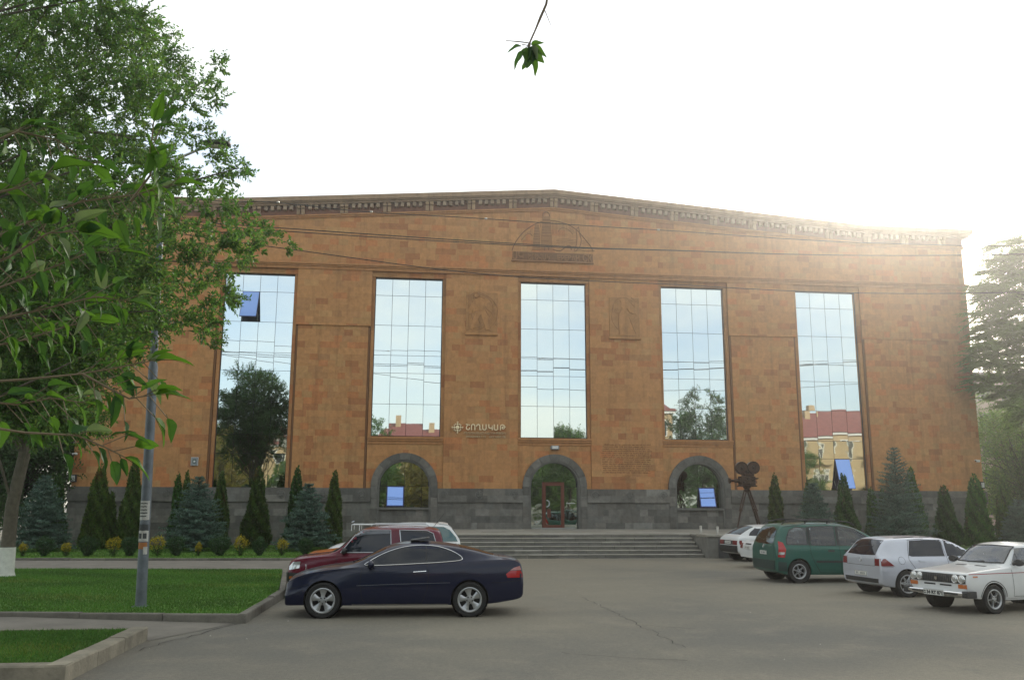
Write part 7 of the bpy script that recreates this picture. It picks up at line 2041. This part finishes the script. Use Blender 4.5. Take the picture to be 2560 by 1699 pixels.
# ------------------------------------------------------------------ branches hanging close to the viewer: every leaf is a piece
M_near = [mat('near_leaf_green', (0.050, 0.110, 0.018), .6, spec=.12, var=.3, vscale=30, trans=((0.11, 0.25, 0.02), .28)),
          mat('near_leaf_dark', (0.024, 0.062, 0.020), .6, spec=.12, var=.25, vscale=30, trans=((0.07, 0.17, 0.02), .28)),
          mat('near_leaf_pale', (0.12, 0.15, 0.09), .65, spec=.12, var=.25, vscale=30, trans=((0.16, 0.25, 0.06), .25))]
def near_leaf_mesh(k):
    """pointed oval blade, folded on the midrib, curling at the tip; unit length along +x"""
    r = random.Random(k)
    nx, ny = 9, 2
    b = MB()
    wid = r.uniform(.19, .27)
    curl = r.uniform(.10, .45)
    fold = r.uniform(.25, .75)
    tw = r.uniform(-.9, .9)
    vs, fs = [], []
    for i in range(nx + 1):
        q = i / nx
        w = wid * (math.sin(math.pi * q ** .72) ** .85) * (1 - .25 * q) + .004
        if i == nx: w = .002
        for j in range(-ny, ny + 1):
            f = j / ny
            y = w * f
            z = abs(f) * w * fold - curl * q * q + .035 * math.sin(11 * q + 3 * f + k) * abs(f) * math.sin(math.pi * q)
            a = tw * q
            vs.append((q + .0, y * math.cos(a) - z * math.sin(a) * .3, z + y * math.sin(a)))
    m = 2 * ny + 1
    for i in range(nx):
        for j in range(m - 1):
            fs.append((i * m + j, i * m + j + 1, (i + 1) * m + j + 1, (i + 1) * m + j))
    b.add(vs, fs)
    b.tube([(-.18, 0, .02), (0, 0, 0), (.5, 0, -curl * .25 - .004), (.95, 0, -curl * .9 - .004)], [.012, .012, .008, .002], 4, False)
    return b
NEAR = [[near_leaf_mesh(k).mesh('leaf', m, True) for k in range(4)] for m in M_near]
M_twig = mat('twig', (0.16, 0.125, 0.075), .8, var=.3, vscale=40)
def put_leaf(parent, p, d, size, mi, roll):
    d = Vector(d).normalized()
    q = d.to_track_quat('X', 'Z') @ Matrix.Rotation(roll, 4, 'X').to_quaternion()
    o = obj('leaf', NEAR[mi][random.randrange(4)], parent, p)
    o.rotation_mode = 'QUATERNION'
    o.rotation_quaternion = q
    s = size
    o.scale = (s, s, s)
    return o
vr = Vector((math.cos(-.1168), math.sin(-.1168), 0))       # picture right
vf = Vector((.1165, .993, .18))
blabels = ['leafy branch reaching in highest at the left edge', 'single upright leaf spray in front of the ash crown', 'long leafy branch crossing the ash crown', 'leafy branch in front of the lamp post top', 'leafy branch left of the lamp post at mid height', 'bare twig ending in a leaf tuft before the lamp post', 'drooping leaf tuft left of the lamp post',
           'lowest leafy twig hanging above the left conifers', 'short leafy branch at the left edge under the highest one', 'shaded leafy branch at the left edge at mid height', 'leafy branch close up at the left edge', 'low shaded leafy branch above the painted trunk']
for bi, br in enumerate(BRANCHES):
    pts = [Vector(p) for p in br]
    org = pts[0]
    o = thing('leafy_branch', blabels[bi], 'branch', org, group='branches hanging in from the left')
    loc = [p - org for p in pts]
    rad = [.0034 - .0022 * i / (len(pts) - 1) for i in range(len(pts))]
    MB().tube(loc, rad, 6).build('stem', M_twig, o, True)
    tot = sum((loc[i + 1] - loc[i]).length for i in range(len(loc) - 1))
    s = 0.0
    start = .52 if bi in (5, 7) else .12
    cum = 0
    k = 0
    for i in range(len(loc) - 1):
        a, b_ = loc[i], loc[i + 1]
        L = (b_ - a).length
        nstep = max(1, int(L / .0125))
        for j in range(nstep):
            f = (cum + L * j / nstep) / tot
            if f < start: continue
            p = a.lerp(b_, j / nstep)
            side = 1 if k % 2 else -1
            k += 1
            dirn = (b_ - a).normalized()
            d = dirn * .55 + Vector((0, 0, side * .8)) + vr * random.uniform(-.2, .6) + vf * random.uniform(-.5, .5) + Vector((0, 0, -.35))
            pet = d.normalized() * random.uniform(.006, .075)
            MB().tube([p, p + pet], .0011, 4).build('leaf_stalk', M_twig, o)
            mi = random.choices((0, 1, 2), (.44, .46, .10))[0]
            put_leaf(o, p + pet, d + Vector((random.uniform(-.4, .4), random.uniform(-.4, .4), random.uniform(-.5, .2))), random.uniform(.038, .074), mi, random.uniform(-1.2, 1.2))
        cum += L
    put_leaf(o, loc[-1], (loc[-1] - loc[-2]) + vr * .01, random.uniform(.07, .09), 0, random.uniform(-.6, .6))
# sprig hanging into the sky
sp0 = Vector(SPRIG[0])
o = thing('hanging_sprig', 'small leafy sprig hanging from the top edge against the sky', 'sprig', sp0)
MB().tube([Vector(p) - sp0 for p in SPRIG], [.004, .004, .0045, .003, .003], 6).build('stem', M_twig, o, True)
MB().tube([Vector(p) - sp0 for p in SPRIG2], [.002, .002, .0012], 5).build('twig', M_twig, o, True)
q = Vector(SPRIG[2]) - sp0
MB().tube([q, q + Vector((.012, 0, .03)), q + Vector((.035, .01, -.02))], [.0035, .002, .001], 5).build('twig', M_twig, o, True)
root_ = Vector(SPRIG_L[0]) - sp0
for i, (dx, dz, sz, mi) in enumerate([(-.55, -.75, .10, 1), (-.25, -1, .115, 0), (.05, -1, .12, 1), (.30, -.9, .11, 0), (.55, -.65, .10, 0), (.75, -.35, .085, 0), (-.75, -.15, .07, 1), (.35, .1, .06, 0), (.15, -.8, .09, 1), (-.1, -.9, .09, 0), (.65, -.75, .085, 2)]):
    d = vr * dx + Vector((0, 0, dz)) + vf * random.uniform(-.3, .3)
    pet = d.normalized() * (.008 + .016 * (i % 3 == 0))
    MB().tube([root_, root_ + pet + Vector((0, 0, .006))], .0016, 4).build('leaf_stalk', M_twig, o)
    put_leaf(o, root_ + pet, d, sz * .72, mi, random.uniform(-.5, .5) + (1.2 if i % 2 else -.9))

# ------------------------------------------------------------------ lamp post, cables
M_post = mat('painted_post', (0.13, 0.15, 0.17), .55, metal=.3, var=.35, vscale=5, bump=.3, bscale=14)
M_paper = mat('flyer_paper', (0.50, 0.49, 0.46), .85, var=.2, vscale=12)
M_ink2 = mat('flyer_print', (0.06, 0.065, 0.07), .8)
lp = thing('street_lamp', 'leaning grey steel street lamp with pasted flyers on the lawn', 'street lamp', (-12.33, -26.22, .12))
lean = Vector((-.235, 0, 9.3))
def at_h(h): return lean * (h / 9.3)
MB().tube([at_h(0), at_h(.3), at_h(4.6), at_h(4.65), at_h(9.0)], [.105, .098, .088, .075, .055], 16).build('post', M_post, lp, True)
MB().lathe([(0, -.03), (.17, -.03), (.17, .02), (.11, .04)], 'z', 16).build('base_collar', M_post, lp, True)
for sx, dz in ((1, 0), (-1, .1)):
    a = at_h(8.75)
    MB().tube([a, a + Vector((sx * .25, 0, .22)), a + Vector((sx * .62, 0, .42)), a + Vector((sx * .95, 0, .55))], [.035, .032, .028, .024], 8).build('arm', M_alu, lp, True)
    b = MB(); b.lathe([(0, -.34), (.05, -.32), (.12, -.15), (.135, .05), (.10, .26), (.03, .30), (0, .3)], 'x', 16); b.v = [(v[0], v[1], v[2] * .62) for v in b.v]
    hd = b.build('lamp_head', M_black, lp, True, a + Vector((sx * 1.02, 0, .60)))
    b = MB(); b.lathe([(0, -.20), (.09, -.12), (.10, .06), (.06, .2), (0, .2)], 'x', 14); b.v = [(v[0], v[1], min(v[2] * .6, 0) - .05) for v in b.v]; b.build('lamp_glass', mat('lamp_lens', (.45, .42, .33), .3), hd, True)
def wrap(z0, z1, a0, a1, m, name, r_=.102, t=.0):
    b = MB(); vs = []
    n = 10
    for k in range(2):
        for i in range(n + 1):
            a = a0 + (a1 - a0) * i / n
            c = at_h((z0, z1)[k])
            rr = .098 - .0023 * (z0, z1)[k] + .004 + t
            vs.append((c.x + rr * math.cos(a), c.y + rr * math.sin(a), (z0, z1)[k] + .003 * math.sin(i * 1.3 + z0 * 9)))
    b.add(vs, [(i, i + 1, n + 1 + i + 1, n + 1 + i) for i in range(n)])
    return b.build(name, m, lp)
wrap(1.62, 1.98, -2.75, -.5, M_paper, 'flyer'); wrap(1.42, 1.54, -2.7, -.6, M_ink2, 'flyer', t=.001); wrap(1.22, 1.42, -2.7, -.5, M_paper, 'flyer', t=.0015); wrap(1.08, 1.20, -2.6, -.7, mat('flyer_orange', (.38, .15, .05), .8), 'flyer', t=.001); wrap(.98, 1.12, -1.4, -.6, M_paper, 'flyer', t=.002)
for z in (1.92, 1.86, 1.80, 1.74, 1.68): wrap(z, z + .02, -2.5, -.9 - .3 * random.random(), M_ink2, 'flyer_print', t=.002)
for a0 in (-2.5, -1.6): wrap(1.27, 1.37, a0, a0 + .7, M_ink2, 'flyer_print', t=.0028)
M_cable = mat('cable', (0.012, 0.012, 0.013), .6)
cables = [([(-34, 13.4), (-15.93, 12.47), (-12.42, 12.45), (-9.18, 12.24), (-5.1, 12.16), (1.28, 12.0), (13.63, 11.86), (40, 12.9)], .014, 'highest sagging overhead cable with clips in front of the cornice'),
          ([(-34, 12.7), (-17.02, 11.72), (-11.33, 11.48), (-3.54, 11.25), (1.26, 11.22), (13.59, 11.47), (40, 13.2)], .016, 'upper cable of the close pair crossing the emblem'),
          ([(-34, 12.5), (-17.02, 11.60), (-11.33, 11.36), (-3.54, 11.18), (1.26, 11.19), (13.58, 11.45), (40, 13.1)], .016, 'lower cable of the close pair crossing the emblem'),
          ([(-34, 13.6), (-16.99, 11.34), (-11.15, 10.67), (-5.09, 10.08), (1.21, 9.92), (13.43, 9.94), (40, 11.6)], .015, 'lowest overhead cable slanting down past the window heads')]
for k, (pts, r_, lab) in enumerate(cables):
    o = thing('overhead_cable', lab, 'cable', (0, -14 - .05 * k, 0), group='overhead cables')
    q = curve(pts, 8)
    MB().tube([(x, 0, z) for x, z in q], r_, 6).build('cable', M_cable, o)
    if k == 0:
        for x, z in pts[2:6]:
            MB().lathe([(0, -.05), (.035, -.04), (.035, .04), (0, .05)], 'x', 8, (x + .3, 0, z + .0)).build('clip', M_steel, o)

# ------------------------------------------------------------------ the far side of the street, seen in the mirror glass
GRP = 'street trees mirrored in the glass'
for k, (x, y, h, rad, m, lab) in enumerate([(-29.5, -60, 12.5, 4.0, M_sunlit_leaf, 'sunlit yellowish tree mirrored at the left edge of the left window'), (-11.6, -58, 12.6, 3.2, M_yellowgreen, 'tree mirrored low in the second window'), (-4.6, -62, 8.8, 4.2, M_sunlit_leaf, 'sunlit bushy tree mirrored in the left arch'),
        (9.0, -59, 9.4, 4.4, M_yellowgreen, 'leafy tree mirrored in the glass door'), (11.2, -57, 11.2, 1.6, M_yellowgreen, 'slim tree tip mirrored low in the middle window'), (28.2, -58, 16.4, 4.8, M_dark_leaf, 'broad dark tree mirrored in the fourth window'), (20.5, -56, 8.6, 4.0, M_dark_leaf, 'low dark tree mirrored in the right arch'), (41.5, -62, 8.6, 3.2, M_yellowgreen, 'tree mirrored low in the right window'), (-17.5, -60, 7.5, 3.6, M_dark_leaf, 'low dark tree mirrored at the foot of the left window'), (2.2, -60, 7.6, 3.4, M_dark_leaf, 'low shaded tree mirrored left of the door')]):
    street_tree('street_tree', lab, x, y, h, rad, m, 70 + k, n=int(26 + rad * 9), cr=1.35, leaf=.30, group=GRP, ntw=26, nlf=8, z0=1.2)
# far belt of greenery across the street
n = 26000
P = np.stack([rng.uniform(-70, 95, n), rng.uniform(-76, -71, n), np.zeros(n)], 1)
hh = 5.2 + 1.3 * np.sin(P[:, 0] * .45) + .9 * np.sin(P[:, 0] * 1.3 + 1)
P[:, 2] = hh * np.sqrt(rng.random(n))
D = rng.normal(size=(n, 3)) + np.array([[0, .5, .4]])
belt_me = leaf_cloud('tree_belt', P, D, M_yellowgreen, rng.uniform(.4, .8, n), rng.uniform(.3, .5, n), .2, rng.uniform(.5, 1.3, (n, 1)) * np.ones((1, 3)))
tag(obj('tree_belt', belt_me), 'low belt of far greenery across the street seen only mirrored in the arches', 'trees', kind='stuff')
M_tan = mat('tan_plaster', (0.42, 0.31, 0.18), .9, var=.15, vscale=1)
M_roofr = mat('red_roof', (0.22, 0.072, 0.06), .7, var=.25, vscale=2)
M_wtrim = mat('white_trim', (0.7, 0.7, 0.66), .7)
M_dglass = mat('house_glass', (0.03, 0.035, 0.04), .1)
def house(label, x0, x1, yf, depth, hw, hr, cols, floors, balcony=True, cat='building'):
    """house across the street; its front faces +Y"""
    o = thing('street_house', label, cat, ((x0 + x1) / 2, yf, 0))
    w = (x1 - x0) / 2
    b = MB(); b.box(-w, w, -depth, 0, 0, hw); b.build('wall', M_tan, o)
    b = MB()
    b.add([(-w - .5, .6, hw), (w + .5, .6, hw), (w + .5, -depth - .6, hw), (-w - .5, -depth - .6, hw), (-w * .75, -depth / 2, hr), (w * .75, -depth / 2, hr)],
          [(0, 1, 5, 4), (2, 3, 4, 5), (1, 2, 5), (3, 0, 4), (3, 2, 1, 0)])
    rf = b.build('roof', M_roofr, o)
    for sx in (-.4, .35):
        b = MB(); b.box(sx * w - .4, sx * w + .4, -depth * .4 - .4, -depth * .4 + .4, hw, hr + .9); b.build('chimney', M_tan, rf)
    b = MB(); b.box(-w - .3, w + .3, -.05, .35, hw - .35, hw - .02); b.build('eaves', M_wtrim, o)
    fh = (hw - .8) / floors
    for f in range(floors):
        for c in range(cols):
            cx = -w + (c + .5) * 2 * w / cols
            z = .9 + f * fh
            b = MB(); b.box(cx - .65, cx + .65, .01, .04, z, z + fh * .62); wi = b.build('window', M_dglass, o)
            for (a0, a1, c0, c1) in ((-.75, -.62, z - .1, z + fh * .62 + .1), (.62, .75, z - .1, z + fh * .62 + .1), (-.62, .62, z - .1, z), (-.62, .62, z + fh * .62, z + fh * .62 + .1), (-.04, .04, z, z + fh * .62)):
                b = MB(); b.box(cx + a0, cx + a1, .005, .09, c0, c1); b.build('frame', M_wtrim, wi)
            if balcony and c % 2 == 1 and f > 0:
                b = MB(); b.box(cx - 1.1, cx + 1.1, .02, 1.1, z - .45, z - .3); b.box(cx - 1.1, cx + 1.1, 1.02, 1.1, z - .3, z + .55); b.build('balcony', M_tan, o)
    return o
house('tan house with red roof mirrored in the right window', 41.5, 62, -66, 11, 11.2, 15.0, 6, 3)
house('tan house with a red roof mirrored in the fourth window', 18.5, 27.5, -70, 10, 14.0, 17.2, 3, 4)
house('low red roofed house mirrored at the foot of the second window', -12.5, -1.5, -78, 10, 10.4, 13.2, 4, 3)
house('tan house mirrored behind the trees in the left window', -40, -24, -80, 10, 10.5, 13.0, 6, 3, False)
# block far behind the right corner
o = thing('distant_block', 'pale pinkish block of flats far behind the right building corner', 'building', (56, 40, 0))
b = MB(); b.box(-6, 8, 0, 12, 0, 15.2); b.build('wall', mat('pinkish_plaster', (0.36, 0.27, 0.22), .9, var=.15, vscale=.8), o)
b = MB(); b.box(-6.3, 8.3, -.4, 12.3, 15.2, 15.7); b.build('roof_edge', mat('roof_grey', (.12, .12, .13), .8), o)
for f in range(5):
    for c in range(5):
        b = MB(); b.box(-5 + c * 2.7, -3.6 + c * 2.7, -.03, .02, 1.2 + f * 2.9, 2.8 + f * 2.9); b.build('window', M_dglass, o)

# ------------------------------------------------------------------ backlit haze, added to stand in for the sun's lens glare
hz = bpy.data.materials.new('glare_haze')
hz.use_nodes = True
hn = hz.node_tree
hn.nodes.remove(hn.nodes['Principled BSDF'])
pv = hn.nodes.new('ShaderNodeVolumePrincipled')
pv.inputs['Color'].default_value = (1.0, 0.985, 0.94, 1)
pv.inputs['Density'].default_value = 0.0012
pv.inputs['Anisotropy'].default_value = 0.84
hn.links.new(pv.outputs['Volume'], hn.nodes['Material Output'].inputs['Volume'])
b = MB()
b.box(-405, 405, -405, 405, -1.0, 22.5)
tag(b.build('haze', hz), 'thin backlit haze added over the whole place to stand in for lens glare', 'haze', kind='stuff')
